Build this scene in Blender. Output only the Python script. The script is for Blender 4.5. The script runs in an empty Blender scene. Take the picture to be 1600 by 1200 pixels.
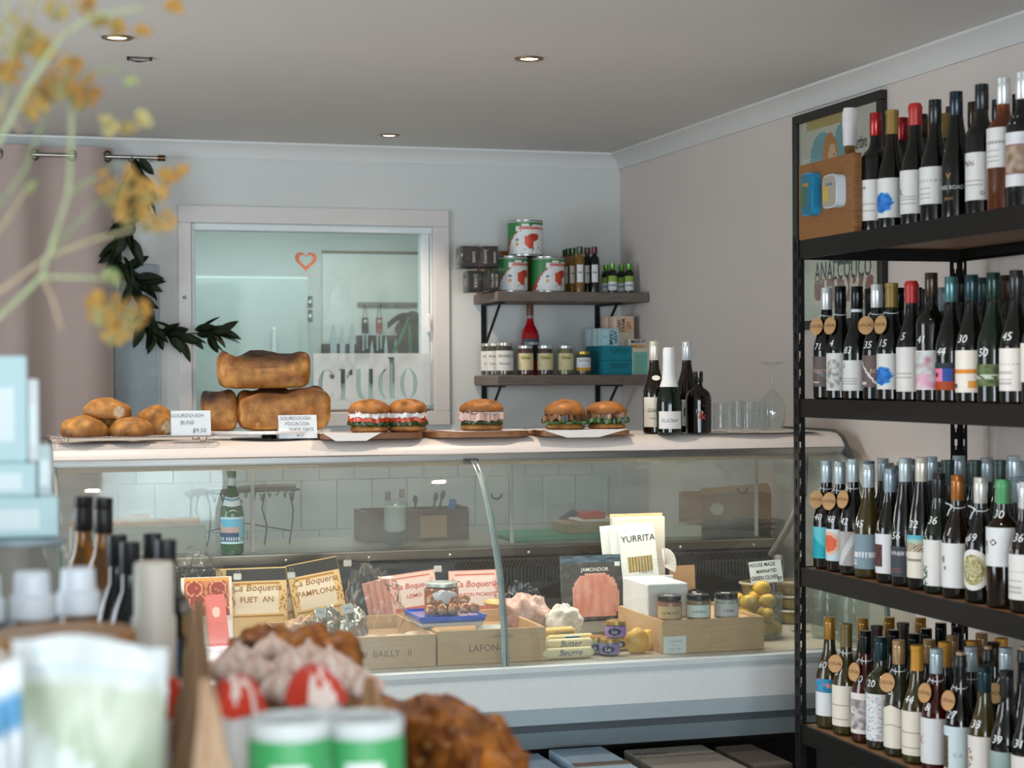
import bpy, math, random
from math import sin, cos, pi, radians as R
from mathutils import Vector, Matrix, noise

S = bpy.context.scene
COL = S.collection

# ------------------------------------------------------------------ camera
YAW, PIT, ROL, FPX, EYE = 0.28993538, -0.00513636, -0.00534293, 2885.86, 1.44
_fw = Vector((sin(YAW)*cos(PIT), cos(YAW)*cos(PIT), sin(PIT)))
_r = Vector((cos(YAW), -sin(YAW), 0)); _u = _r.cross(_fw)
_r, _u = _r*cos(ROL)+_u*sin(ROL), _u*cos(ROL)-_r*sin(ROL)
cd = bpy.data.cameras.new('camera'); cam = bpy.data.objects.new('camera', cd); COL.objects.link(cam)
cam.matrix_world = Matrix(((_r.x, _u.x, -_fw.x, 0), (_r.y, _u.y, -_fw.y, 0), (_r.z, _u.z, -_fw.z, EYE), (0, 0, 0, 1)))
cd.sensor_width = 36; cd.lens = FPX/1600*36
cd.dof.use_dof = True; cd.dof.focus_distance = 5.8; cd.dof.aperture_fstop = 4.4
cd.clip_start = 0.02
S.camera = cam

# ------------------------------------------------------------------ world, daylight, exposure
w = bpy.data.worlds.new('world'); S.world = w; w.use_nodes = True
w.node_tree.nodes['Background'].inputs[0].default_value = (0.72, 0.86, 1.0, 1)
w.node_tree.nodes['Background'].inputs[1].default_value = 1.6
S.view_settings.view_transform = 'Standard'; S.view_settings.look = 'None'
S.view_settings.exposure = 0.23; S.view_settings.gamma = 1; S.view_settings.use_curve_mapping = False
S.cycles.use_denoising = True
S.cycles.max_bounces = 9; S.cycles.transparent_max_bounces = 24; S.cycles.transmission_bounces = 8
S.cycles.caustics_reflective = False; S.cycles.caustics_refractive = False
S.cycles.sample_clamp_indirect = 6

def area(name, loc, rot, sx, sy, power, col):
    l = bpy.data.lights.new(name, 'AREA'); l.shape = 'RECTANGLE'; l.size = sx; l.size_y = sy
    l.energy = power; l.color = col
    o = bpy.data.objects.new(name, l); COL.objects.link(o); o.location = loc; o.rotation_euler = rot
    return o
# daylight through the shop front behind the camera (two panes) plus unseen lights added at the left side and over the kitchen
area('daylight_shop_window', (-1.25, -3.93, 1.35), (R(106), 0, 0), 2.3, 1.9, 150, (0.84, 0.93, 1.0))
area('daylight_shop_door', (1.35, -3.93, 1.25), (R(106), 0, 0), 1.7, 2.1, 120, (0.84, 0.93, 1.0))
area('added_side_fill', (-2.58, 4.4, 1.45), (0, R(-90), 0), 1.5, 2.0, 62, (0.86, 0.94, 1.0))  # added area light out of view, brightens the back of the shop
area('added_kitchen_fill', (1.4, 8.55, 2.35), (0, 0, 0), 1.6, 0.9, 17, (0.93, 1.0, 0.98))  # unseen overhead panel added to give the kitchen its cool tint

# ------------------------------------------------------------------ colour and materials
def c(h):
    h = h.lstrip('#'); v = [int(h[i:i+2], 16)/255 for i in (0, 2, 4)]
    return tuple(x/12.92 if x <= .04045 else ((x+.055)/1.055)**2.4 for x in v)
def mixc(a, b, t): t = max(0, min(1, t)); return tuple(a[i]*(1-t)+b[i]*t for i in range(3))

MATS = {}
def newmat(name):
    m = bpy.data.materials.new(name); m.use_nodes = True
    return m, m.node_tree.nodes, m.node_tree.links, m.node_tree.nodes['Principled BSDF']
def attr_mat(name, rough=.6, metal=0, coat=0, spec=.5, nscale=40, nmix=.08, bump=.0, trans=0, sss=0, sheen=0, stretch=None, wave=0):
    m, n, l, b = newmat(name)
    a = n.new('ShaderNodeAttribute'); a.attribute_name = 'Col'
    tc = n.new('ShaderNodeTexCoord'); mp = n.new('ShaderNodeMapping'); l.new(tc.outputs['Object'], mp.inputs[0])
    if stretch: mp.inputs['Scale'].default_value = stretch
    no = n.new('ShaderNodeTexNoise'); no.inputs['Scale'].default_value = nscale; no.inputs['Detail'].default_value = 5
    l.new(mp.outputs[0], no.inputs['Vector'])
    mr = n.new('ShaderNodeMapRange'); l.new(no.outputs['Fac'], mr.inputs[0])
    mr.inputs[1].default_value = .25; mr.inputs[2].default_value = .75
    mr.inputs[3].default_value = 1-nmix; mr.inputs[4].default_value = 1+nmix*.6
    mx = n.new('ShaderNodeVectorMath'); mx.operation = 'SCALE'
    l.new(a.outputs['Color'], mx.inputs[0]); l.new(mr.outputs[0], mx.inputs['Scale'])
    l.new(mx.outputs[0], b.inputs['Base Color'])
    b.inputs['Roughness'].default_value = rough; b.inputs['Metallic'].default_value = metal
    b.inputs['Coat Weight'].default_value = coat; b.inputs['Coat Roughness'].default_value = .05
    b.inputs['Specular IOR Level'].default_value = spec
    b.inputs['Transmission Weight'].default_value = trans
    b.inputs['Sheen Weight'].default_value = sheen
    if sss: b.inputs['Subsurface Weight'].default_value = sss; b.inputs['Subsurface Scale'].default_value = .01
    if bump:
        bp = n.new('ShaderNodeBump'); bp.inputs['Strength'].default_value = bump; bp.inputs['Distance'].default_value = .002
        l.new(no.outputs['Fac'], bp.inputs['Height']); l.new(bp.outputs[0], b.inputs['Normal'])
    MATS[name] = m
    return m
attr_mat('matte', .85, spec=.25, nmix=.05)
attr_mat('paper', .6, spec=.35, nmix=.03)
attr_mat('satin', .4, nmix=.03)
attr_mat('gloss', .12, coat=.3, nmix=.02)
attr_mat('bottle_glass', .06, coat=0, nmix=.0, spec=.5)
attr_mat('clear_liquid', .04, nmix=.0, trans=.75)
attr_mat('metal', .28, metal=1, nmix=.06, nscale=15, stretch=(1, 30, 30))
attr_mat('dark_metal', .5, metal=0, spec=.25, nmix=.25, nscale=60, bump=.15)
attr_mat('cap_metal', .28, metal=.45, nmix=.03, coat=.2)
attr_mat('wood', .55, nmix=.35, nscale=14, stretch=(1, 9, 9), bump=.25)
attr_mat('pine', .6, nmix=.13, nscale=10, stretch=(1, 12, 12), bump=.1)
attr_mat('cloth', .9, spec=.2, nmix=.06, nscale=300, bump=.3, sheen=.2)
attr_mat('crust', .5, nmix=.45, nscale=45, bump=.7, spec=.35)
attr_mat('food', .35, nmix=.3, nscale=90, bump=.5, sss=.1)
attr_mat('plaster', .8, spec=.3, nmix=.02, nscale=3, bump=.02)
attr_mat('leafy', .6, spec=.25, nmix=.3, nscale=30)
attr_mat('foil', .22, metal=.6, nmix=.25, nscale=50, bump=1.0)
attr_mat('petal', .8, nmix=.2, nscale=60, sss=.2)
attr_mat('corrugated', .75, spec=.2, nmix=.1, nscale=12)

def glass_mat(name, tint=(1, 1, 1), ior=1.45, rough=.01, haze=0):
    m, n, l, b = newmat(name); n.remove(b); out = n['Material Output']
    t = n.new('ShaderNodeBsdfTransparent'); t.inputs[0].default_value = (*tint, 1)
    g = n.new('ShaderNodeBsdfGlossy'); g.inputs['Roughness'].default_value = rough
    ge = n.new('ShaderNodeNewGeometry'); dt = n.new('ShaderNodeVectorMath'); dt.operation = 'DOT_PRODUCT'
    l.new(ge.outputs['Incoming'], dt.inputs[0]); l.new(ge.outputs['Normal'], dt.inputs[1])
    def mth(op, a, v=None):
        q = n.new('ShaderNodeMath'); q.operation = op; l.new(a, q.inputs[0])
        if v is not None: q.inputs[1].default_value = v
        return q.outputs[0]
    f0 = ((ior-1)/(ior+1))**2
    sb = n.new('ShaderNodeMath'); sb.operation = 'SUBTRACT'; sb.inputs[0].default_value = 1; l.new(mth('ABSOLUTE', dt.outputs['Value']), sb.inputs[1])
    fr = mth('ADD', mth('MULTIPLY', mth('POWER', sb.outputs[0], 5), 1-f0), f0)   # Schlick reflectance, same from both faces
    mx = n.new('ShaderNodeMixShader'); l.new(fr, mx.inputs[0]); l.new(t.outputs[0], mx.inputs[1]); l.new(g.outputs[0], mx.inputs[2])
    last = mx
    if haze:
        d = n.new('ShaderNodeBsdfDiffuse'); d.inputs[0].default_value = (.85, .87, .86, 1)
        no = n.new('ShaderNodeTexNoise'); no.inputs['Scale'].default_value = 5; no.inputs['Detail'].default_value = 8
        mr = n.new('ShaderNodeMapRange'); l.new(no.outputs['Fac'], mr.inputs[0])
        mr.inputs[1].default_value = .35; mr.inputs[2].default_value = .8; mr.inputs[3].default_value = haze*.5; mr.inputs[4].default_value = haze*1.6
        m2 = n.new('ShaderNodeMixShader'); l.new(mr.outputs[0], m2.inputs[0]); l.new(mx.outputs[0], m2.inputs[1]); l.new(d.outputs[0], m2.inputs[2])
        last = m2
    l.new(last.outputs[0], out.inputs[0]); MATS[name] = m
glass_mat('case_glass', (.93, .96, .95), 1.5, .015, .035)
glass_mat('door_glass', (.90, .93, .92), 1.45, .03, .07)
glass_mat('window_glass', (.90, .96, .95), 1.5, .01, .06)
glass_mat('jar_glass', (.90, .94, .93), 1.5, .02, .03)
glass_mat('clear_glass', (.96, .98, .98), 1.55, .01, .004)
glass_mat('plastic_wrap', (.95, .95, .94), 1.45, .05, .015)
glass_mat('frosted_film', (.9, .93, .95), 1.3, .3, .62)
m, n, l, b = newmat('lamp_glow'); b.inputs['Emission Color'].default_value = (1, .80, .58, 1); b.inputs['Emission Strength'].default_value = 14; MATS['lamp_glow'] = m

# ------------------------------------------------------------------ mesh builder
class MB:
    def __init__(s): s.V = []; s.F = []; s.C = []; s.M = []
    def add(s, vs, fs, col, mi=0, X=None):
        o = len(s.V)
        vv = [Vector(v) for v in vs]
        cc = [col(v) for v in vv] if callable(col) else None
        if X is not None: vv = [X @ v for v in vv]
        s.V.extend(vv)
        for k, f in enumerate(fs):
            s.F.append([i+o for i in f]); s.M.append(mi)
            if cc: s.C.append([cc[i] for i in f])
            elif isinstance(col, list): s.C.append([col[k]]*len(f))
            else: s.C.append([col]*len(f))
        return s
    def box(s, x0, x1, y0, y1, z0, z1, col, ch=0, mi=0, X=None):
        if ch <= 0:
            vs = [(x, y, z) for z in (z0, z1) for y in (y0, y1) for x in (x0, x1)]
            return s.add(vs, [(0, 2, 3, 1), (4, 5, 7, 6), (0, 1, 5, 4), (2, 6, 7, 3), (0, 4, 6, 2), (1, 3, 7, 5)], col, mi, X)
        ch = min(ch, (x1-x0)/2.2, (y1-y0)/2.2, (z1-z0)/2.2)
        vs = []; idx = {}
        for a, (ix, x) in enumerate(((0, x0), (1, x1))):
            for b_, y in enumerate((y0, y1)):
                for d, z in enumerate((z0, z1)):
                    sx, sy, sz = (1-2*a)*ch, (1-2*b_)*ch, (1-2*d)*ch
                    for k, v in enumerate(((x, y+sy, z+sz), (x+sx, y, z+sz), (x+sx, y+sy, z))):
                        idx[a, b_, d, k] = len(vs); vs.append(v)
        I = idx; fs = []
        fs.append([I[0,0,0,0], I[0,0,1,0], I[0,1,1,0], I[0,1,0,0]]); fs.append([I[1,0,0,0], I[1,1,0,0], I[1,1,1,0], I[1,0,1,0]])
        fs.append([I[0,0,0,1], I[1,0,0,1], I[1,0,1,1], I[0,0,1,1]]); fs.append([I[0,1,0,1], I[0,1,1,1], I[1,1,1,1], I[1,1,0,1]])
        fs.append([I[0,0,0,2], I[0,1,0,2], I[1,1,0,2], I[1,0,0,2]]); fs.append([I[0,0,1,2], I[1,0,1,2], I[1,1,1,2], I[0,1,1,2]])
        for d in (0, 1):
            for b_ in (0, 1): fs.append([I[0,b_,d,1], I[1,b_,d,1], I[1,b_,d,2], I[0,b_,d,2]])
            for a in (0, 1): fs.append([I[a,0,d,0], I[a,1,d,0], I[a,1,d,2], I[a,0,d,2]])
        for a in (0, 1):
            for b_ in (0, 1): fs.append([I[a,b_,0,0], I[a,b_,1,0], I[a,b_,1,1], I[a,b_,0,1]])
            for b_ in (0, 1):
                for d in (0, 1): fs.append([I[a,b_,d,0], I[a,b_,d,1], I[a,b_,d,2]])
        return s.add(vs, fs, col, mi, X)
    def lathe(s, prof, seg, col, mi=0, X=None, cap0=True, cap1=True, closed=False):
        vs = []; fs = []; n = len(prof)
        for r, z in prof:
            for k in range(seg): a = 2*pi*k/seg; vs.append((r*cos(a), r*sin(a), z))
        for i in range(n-1 + (1 if closed else 0)):
            for k in range(seg):
                k2 = (k+1) % seg; j = (i+1) % n
                fs.append([i*seg+k, i*seg+k2, j*seg+k2, j*seg+k])
        if cap0 and not closed: fs.append(list(range(seg))[::-1])
        if cap1 and not closed: fs.append([(n-1)*seg+k for k in range(seg)])
        return s.add(vs, fs, col, mi, X)
    def tube(s, pts, r, seg, col, mi=0, X=None, closed=False):
        pts = [Vector(p) for p in pts]; n = len(pts); vs = []; fs = []
        rr = r if isinstance(r, (list, tuple)) else [r]*n
        up = Vector((0, 0, 1)); prev = None
        for i, p in enumerate(pts):
            if closed: t = pts[(i+1) % n]-pts[i-1]
            else: t = pts[min(i+1, n-1)]-pts[max(i-1, 0)]
            t.normalize()
            if prev is None: a = t.cross(up if abs(t.z) < .9 else Vector((1, 0, 0))).normalized()
            else: a = (prev-t*prev.dot(t)).normalized()
            prev = a; b_ = t.cross(a)
            for k in range(seg): q = 2*pi*k/seg; vs.append(p+(a*cos(q)+b_*sin(q))*rr[i])
        for i in range(n if closed else n-1):
            j = (i+1) % n
            for k in range(seg): k2 = (k+1) % seg; fs.append([i*seg+k, i*seg+k2, j*seg+k2, j*seg+k])
        if not closed: fs.append(list(range(seg))[::-1]); fs.append([(n-1)*seg+k for k in range(seg)])
        return s.add(vs, fs, col, mi, X)
    def prism(s, pts, h, col, mi=0, X=None):   # 2D outline in x,y, extruded 0..h in z
        n = len(pts)
        vs = [(x, y, 0) for x, y in pts]+[(x, y, h) for x, y in pts]
        fs = [list(range(n))[::-1], [n+i for i in range(n)]]+[[i, (i+1) % n, n+(i+1) % n, n+i] for i in range(n)]
        return s.add(vs, fs, col, mi, X)
    def extr(s, prof, x0, x1, col, mi=0, closed=True, X=None):  # profile of (y,z), extruded along x
        n = len(prof)
        vs = [(x0, y, z) for y, z in prof]+[(x1, y, z) for y, z in prof]
        fs = [[i, (i+1) % n, n+(i+1) % n, n+i] for i in range(n if closed else n-1)]
        if closed: fs += [list(range(n))[::-1], [n+i for i in range(n)]]
        return s.add(vs, fs, col, mi, X)
    def grid(s, nu, nv, pos, colf, mi=0, X=None, smooth=False, wrapu=False):
        vs = [pos(i/nu, j/nv) for j in range(nv+1) for i in range(nu+1)]
        fs = []; cs = []
        for j in range(nv):
            for i in range(nu):
                a = j*(nu+1)+i; fs.append([a, a+1, a+nu+2, a+nu+1])
                if not smooth: cs.append(colf((i+.5)/nu, (j+.5)/nv))
        if smooth:
            o = len(s.V); vv = [Vector(v) for v in vs]
            if X is not None: vv = [X @ v for v in vv]
            s.V.extend(vv); cc = [colf(i/nu, j/nv) for j in range(nv+1) for i in range(nu+1)]
            for f in fs: s.F.append([i+o for i in f]); s.M.append(mi); s.C.append([cc[i] for i in f])
            return s
        return s.add(vs, fs, cs, mi, X)
    def text(s, txt, size, place, col, mi=0, bold=0, shear=0):
        vs, fs = text2d(txt, bold, shear)
        return s.add([place(x*size, y*size) for x, y in vs], fs, col, mi)
    def build(s, name, mats, parent=None, sharp=35, loc=None):
        me = bpy.data.meshes.new(name); me.from_pydata([tuple(v) for v in s.V], [], s.F)
        ca = me.color_attributes.new('Col', 'FLOAT_COLOR', 'CORNER')
        buf = []
        for cs in s.C:
            for q in cs: buf.extend((q[0], q[1], q[2], 1.0))
        ca.data.foreach_set('color', buf)
        for m_ in ([mats] if isinstance(mats, str) else mats): me.materials.append(MATS[m_])
        me.polygons.foreach_set('material_index', s.M)
        me.shade_smooth(); me.set_sharp_from_angle(angle=R(sharp)); me.update()
        return link(name, me, parent, loc)
def link(name, me, parent=None, loc=None):
    o = bpy.data.objects.new(name, me); COL.objects.link(o)
    if parent is not None: o.parent = parent
    if loc is not None: o.location = loc
    return o
_T = {}
def text2d(txt, bold=0, shear=0):
    k = (txt, bold, shear)
    if k not in _T:
        cu = bpy.data.curves.new('t', 'FONT'); cu.body = txt; cu.align_x = 'CENTER'; cu.align_y = 'CENTER'
        cu.resolution_u = 2; cu.offset = bold; cu.shear = shear; cu.size = 1.0
        o = bpy.data.objects.new('t', cu)
        me = o.to_mesh()
        _T[k] = ([(v.co.x, v.co.y) for v in me.vertices], [list(p.vertices) for p in me.polygons])
        o.to_mesh_clear(); bpy.data.objects.remove(o); bpy.data.curves.remove(cu)
    return _T[k]

def tag(o, label=None, cat=None, group=None, kind=None):
    if label: o['label'] = label
    if cat: o['category'] = cat
    if group: o['group'] = group
    if kind: o['kind'] = kind
    return o
def thing(name, label, cat, loc=(0, 0, 0), rz=0, group=None, rot=None):
    o = bpy.data.objects.new(name, None); COL.objects.link(o); o.location = loc
    o.rotation_euler = rot if rot else (0, 0, rz)
    o.empty_display_size = .02
    return tag(o, label, cat, group)
def at(px, py, **k):
    d = _fw+((px-800)*_r-(py-600)*_u)/FPX
    ax = 'XYZ'.index(next(iter(k))); v = next(iter(k.values()))-(EYE if ax == 2 else 0)
    p = d*(v/d[ax]); p.z += EYE
    return p
def TR(x=0, y=0, z=0, rz=0, rx=0, ry=0): return Matrix.Translation((x, y, z)) @ Matrix.Rotation(rz, 4, 'Z') @ Matrix.Rotation(ry, 4, 'Y') @ Matrix.Rotation(rx, 4, 'X')
def front(y): return lambda a, b_: (a, y, b_)        # place text on a plane facing -Y
def wrap(r, z=0, phi=0): return lambda a, b_: (r*sin(a/r+phi), -r*cos(a/r+phi), z+b_)
WHITE, BLACK = c('#e8e8e6'), c('#101010')
rnd = random.Random(7)

# ------------------------------------------------------------------ room
RX, BY, CZ = 2.80, 7.70, 2.41
def struct(name, mb, mat): o = mb.build(name, mat); o['kind'] = 'structure'; return o
wallc = c('#d3d6d4'); ceilc = c('#d6d6d4')
b = MB().box(-2.7, 2.9, -4.1, 10.0, -.1, 0, c('#b3aea6')); struct('floor', b, 'satin')
b = MB().box(-2.7, 2.9, -4.1, 7.82, CZ, CZ+.1, ceilc); struct('ceiling', b, 'plaster')
b = MB().box(RX, RX+.1, -4.1, 7.82, 0, CZ, c('#cfc6c0')); struct('wall_right', b, 'plaster')
b = MB(); k = c('#b5aea8')   # with an opening made up for the added side light
for y0, y1, z0, z1 in ((-4.1, 3.4, 0, CZ), (5.4, 7.82, 0, CZ), (3.4, 5.4, 0, .7), (3.4, 5.4, 2.2, CZ)): b.box(-2.7, -2.6, y0, y1, z0, z1, k)
struct('wall_left', b, 'plaster')
# front wall with a wide window and a glazed door opening
b = MB()
for x0, x1, z0, z1 in ((-2.7, -2.45, 0, CZ), (-.05, .45, 0, CZ), (2.25, 2.9, 0, CZ), (-2.45, -.05, 0, .38), (-2.45, -.05, 2.32, CZ), (.45, 2.25, 2.32, CZ)):
    b.box(x0, x1, -4.1, -4.0, z0, z1, c('#a8a29c'))
struct('wall_front', b, 'plaster')
# back wall with the hatch window opening
WX0, WX1, WZ0, WZ1 = .915, 1.945, 1.285, 2.075
b = MB()
for x0, x1, z0, z1 in ((-2.7, WX0, 0, CZ), (WX1, RX+.1, 0, CZ), (WX0, WX1, 0, WZ0), (WX0, WX1, WZ1, CZ)):
    b.box(x0, x1, BY, BY+.12, z0, z1, wallc)
struct('wall_back', b, 'plaster')
# coving
prof = [(0, 0), (-.062, 0), (-.062, -.008), (-.052, -.014), (-.038, -.024), (-.024, -.038), (-.014, -.054), (-.008, -.066), (0, -.066)]
b = MB().extr([(BY+y, CZ+z) for y, z in prof], -2.6, RX, c('#dcdedd')); struct('trim_1', b, 'plaster')
b = MB().extr([(y, z) for y, z in prof], -BY, 4.0, c('#cfd0ce'), X=Matrix.Translation((RX, 0, CZ)) @ Matrix.Rotation(-pi/2, 4, 'Z')); struct('trim_2', b, 'plaster')
# hatch window: casing, track frame, sill, glass
b = MB(); k = c('#d6d2cf')
b.box(WX0-.055, WX1+.07, BY-.018, BY, WZ1, WZ1+.072, k, .003); b.box(WX0-.055, WX0, BY-.018, BY, WZ0, WZ1, k, .003)
b.box(WX1, WX1+.07, BY-.018, BY, WZ0, WZ1, k, .003); b.box(WX0-.055, WX1+.07, BY-.018, BY, WZ0-.06, WZ0, k, .003)
win = struct('window_1', b, 'satin')
b = MB(); k = c('#dfe6e8')
b.box(WX0, WX1, BY+.0, BY+.06, WZ1-.03, WZ1, k, .004); b.box(WX0, WX0+.018, BY+.0, BY+.06, WZ0, WZ1-.03, k, .003)
b.box(WX1-.05, WX1-.015, BY+.0, BY+.06, WZ0, WZ1-.03, k, .003); b.box(WX1-.012, WX1, BY+.01, BY+.08, WZ0, WZ1-.03, k, .002)
b.box(WX0, WX1, BY+.0, BY+.06, WZ0, WZ0+.012, c('#9a8078'), .003)
b.build('window_frame', 'satin', win)
MB().box(WX0+.018, WX1-.05, BY+.028, BY+.034, WZ0+.012, WZ1-.03, WHITE).build('pane', 'window_glass', win)
MB().box(WX1-.03, WX1-.012, BY-.012, BY+.0, 1.62, 1.70, c('#e4e2df'), .004).build('window_latch', 'satin', win)
q = MB(); q.lathe([(.006, 0), (.007, .004), (.003, .009)], 10, c('#77706c'), X=TR(.885, BY-.018, 1.765, rx=pi/2)); q.build('screw', 'metal', win)
# glazed tiles low on the back wall behind the case
tm = {}
tc_ = c('#d5dadb')
for row in range(4):
    off = (.0, .075)[row % 2]
    for i in range(19):
        x = -.15+off+i*.152
        if x+.15 > RX: continue
        b = MB().box(0, .149, 0, .008, 0, .208, tc_, .002)
        if 't' not in tm: o = b.build('tile', 'gloss'); tm['t'] = o.data
        else: o = link('tile', tm['t'])
        o.location = (x, BY-.008, .37+row*.21); o['kind'] = 'structure'
wb = bpy.data.objects['wall_back']
for o in list(bpy.data.objects):
    if o.name.split('.')[0] == 'tile': o.parent = wb; del o['kind']
# kitchen room behind the hatch
kc = c('#d2d8d5')
b = MB()
b.box(-.4, 2.9, 9.6, 9.7, 0, 2.5, kc); struct('wall_kitchen_back', b, 'plaster')
b = MB().box(-.5, -.4, 7.82, 9.7, 0, 2.5, kc); struct('wall_kitchen_left', b, 'plaster')
b = MB().box(2.9, 3.0, 7.82, 9.7, 0, 2.5, kc); struct('wall_kitchen_right', b, 'plaster')
b = MB().box(-.5, 3.0, 7.82, 9.7, 2.5, 2.6, kc); struct('ceiling_kitchen', b, 'plaster')

# ceiling fittings
def downlight(x, y, label, on=True, power=30):
    t = thing('downlight', label, 'ceiling light', (x, y, CZ), 0, 'recessed ceiling downlights')
    b = MB(); b.lathe([(.030, -.001), (.034, -.006), (.043, -.005), (.046, 0)], 28, c('#b09a86'), cap0=False, cap1=False); b.build('trim_ring', 'metal', t)
    b = MB(); b.lathe([(.0, -.003), (.012, -.003), (.028, -.0012)], 24, WHITE, cap0=False, cap1=False); b.build('lamp', 'lamp_glow', t)
    l = bpy.data.lights.new('downlight_lamp', 'SPOT'); l.energy = power; l.spot_size = R(105); l.spot_blend = .6; l.shadow_soft_size = .022; l.color = (1, .80, .62)
    o = bpy.data.objects.new('downlight_lamp', l); COL.objects.link(o); o.location = (0, 0, -.02); o.parent = t
downlight(.434, 5.383, 'lit recessed downlight beside the small metal plate, above the bread end of the counter')
downlight(1.677, 5.418, 'lit recessed downlight in the middle of the ceiling above the sandwiches')
downlight(1.664, 7.295, 'small far downlight just in front of the hatch window wall')
for x, y in ((.434, 3.3), (1.677, 3.3), (-1.0, 5.4), (-1.0, 3.3)):
    l = bpy.data.lights.new('downlight_lamp', 'SPOT'); l.energy = 26; l.spot_size = R(105); l.spot_blend = .6; l.shadow_soft_size = .03; l.color = (1, .80, .62)
    o = bpy.data.objects.new('downlight_lamp', l); COL.objects.link(o); o.location = (x, y, CZ-.02)
p = at(218, 90, Z=CZ)
t = thing('ceiling_plate', 'small curved metal ceiling plate behind the left downlight', 'bracket', (p.x, p.y, CZ), R(-5))
b = MB(); b.grid(12, 2, lambda u, v: ((u-.5)*.075, (v-.5)*.035, -.002-.010*(1-(2*u-1)**2)), lambda u, v: c('#8b7f72'), smooth=True); b.build('curved_plate', 'metal', t)
b = MB(); b.box(-.038, -.03, -.017, .017, -.008, 0, c('#3a332c'), .002); b.box(.03, .038, -.017, .017, -.008, 0, c('#3a332c'), .002); b.build('mount', 'dark_metal', t)
# ------------------------------------------------------------------ bottles
GLASS = {'dark': c('#0b0c09'), 'brown': c('#160d07'), 'green': c('#0d1a10'), 'olive': c('#3a3212'), 'palegreen': c('#55573a'), 'rose': c('#a2501f'), 'pink': c('#6e2414'), 'amber': c('#8a5a1a')}
def bprof(kind, H, r=.0375):
    ch = .003
    if kind == 'B': P = [(r-.006, 0), (r, .006), (r, .60*H), (r*.97, .63*H), (r*.82, .665*H), (r*.55, .695*H), (.0165, .725*H), (.0145, .77*H), (.0140, H-.004), (.012, H-.002)]
    elif kind == 'G': P = [(r-.006, 0), (r, .006), (r, .40*H), (r*.985, .45*H), (r*.90, .51*H), (r*.73, .58*H), (r*.56, .65*H), (r*.45, .71*H), (.0152, .78*H), (.0142, .84*H), (.0140, H-.004), (.012, H-.002)]
    elif kind == 'C': P = [(r-.006, 0), (r*1.12, .007), (r*1.14, .36*H), (r*1.08, .44*H), (r*.9, .53*H), (r*.66, .64*H), (r*.52, .73*H), (.0175, .80*H), (.0165, .93*H), (.0175, H-.004), (.013, H-.002)]
    else: P = [(r-.007, 0), (r*.95, .006), (r*.96, .36*H), (r*.93, .43*H), (r*.82, .52*H), (r*.66, .62*H), (r*.51, .72*H), (.0155, .82*H), (.0142, .88*H), (.0140, H-.004), (.012, H-.002)]
    return P
def rad_at(P, z):
    for (r0, z0), (r1, z1) in zip(P, P[1:]):
        if z0 <= z <= z1: return r0+(r1-r0)*(z-z0)/max(1e-6, z1-z0)
    return P[-1][0]
_cache = {}
def cached(key, name, build, parent):
    if key in _cache: return link(name, _cache[key], parent)
    o = build(); o.parent = parent; _cache[key] = o.data; return o
def cap_mb(kind, H, col):
    b = MB(); r = .0158
    if kind == 'screw':
        h0 = H-.060
        prof = [(r-.0006, h0), (r, h0+.001), (r, H-.020), (r-.0008, H-.0195), (r-.0008, H-.018), (r, H-.0175)]
        for k in range(4): z = H-.014+k*.0032; prof += [(r, z), (r-.0006, z+.0012)]
        prof += [(r, H-.0012), (r-.0012, H), (0.0001, H)]
    elif kind == 'foil':
        prof = [(r+.0006, H-.062), (r, H-.045), (r, H-.012), (r+.0012, H-.011), (r+.0012, H-.001), (r-.001, H), (.0001, H)]
    elif kind == 'wax':
        prof = [(r, H-.055), (r+.0008, H-.052), (r+.0002, H-.028), (r+.0015, H-.022), (r+.002, H-.008), (r-.002, H), (.0001, H+.0005)]
    elif kind == 'cork':
        b.lathe([(.0095, H-.004), (.0098, H+.007), (.0092, H+.008), (.0001, H+.008)], 16, c('#a98465'), cap1=False)
        prof = [(.0146, H-.028), (.0162, H-.027), (.0162, H-.016), (.0150, H-.013), (.0150, H-.001), (.0100, H)]
        b.lathe(prof, 20, GLASS['dark'], cap0=False, cap1=False); return b
    b.lathe(prof, 20, col, cap0=False, cap1=False)
    return b
def spots(u, v, s, k=6): return noise.noise(Vector((u*k+s, v*k*1.3, s*3.1)))
def A_white(u, v): return c('#e2e1dd') if not (.1 < u < .75 and (abs(v-.32) < .012 or abs(v-.24) < .012 or abs(v-.4) < .01)) else c('#b9b3ae')
def A_cream(u, v): return c('#e3ddcf') if not (.15 < u < .8 and (abs(v-.52) < .012 or abs(v-.18) < .01)) else c('#b3a894')
def A_splash(u, v):
    d = math.hypot((u-.42)*1.0, (v-.38)*1.25); e = .30+.05*spots(u, v, 2, 9)
    if d < e: return mixc(c('#0e57b8'), c('#2f86d6'), .5+spots(u, v, 5, 7))
    if d < e+.03: return c('#8ec3e0')
    if u < .18 and v < .25 and spots(u, v, 8, 5) > -.1: return c('#5b2f55')
    return c('#e2e2df')
def A_root(u, v):
    if abs((u*.6+v)-.75) < .06: return c('#6f7678')
    if .1 < u < .5 and abs(v-.14) < .02: return c('#c9c7c2')
    return mixc(c('#5d5350'), c('#6b5f5c'), u)
def A_rootb(u, v):
    if abs(v-(1.0-1.25*u)) < .05 and u < .75: return c('#e4dfda')
    if .1 < u < .4 and abs(v-.12) < .03: return c('#d6d0cb')
    return c('#6d5c58')
def A_statue(u, v):
    d = math.hypot((u-.5)*1.5, (v-.45)*1.0); n = spots(u, v, 3, 8)
    if d < .42 and .08 < v < .85: return mixc(c('#8b8a87'), c('#d0cfca'), .5+n*1.3)
    return c('#dcdcd8')
def A_script(u, v):
    n = noise.noise(Vector((u*9, v*26, 4)))
    return c('#9fb0c2') if n > .25 else (c('#d9a7b6') if n < -.42 else c('#dde0e0'))
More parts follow.
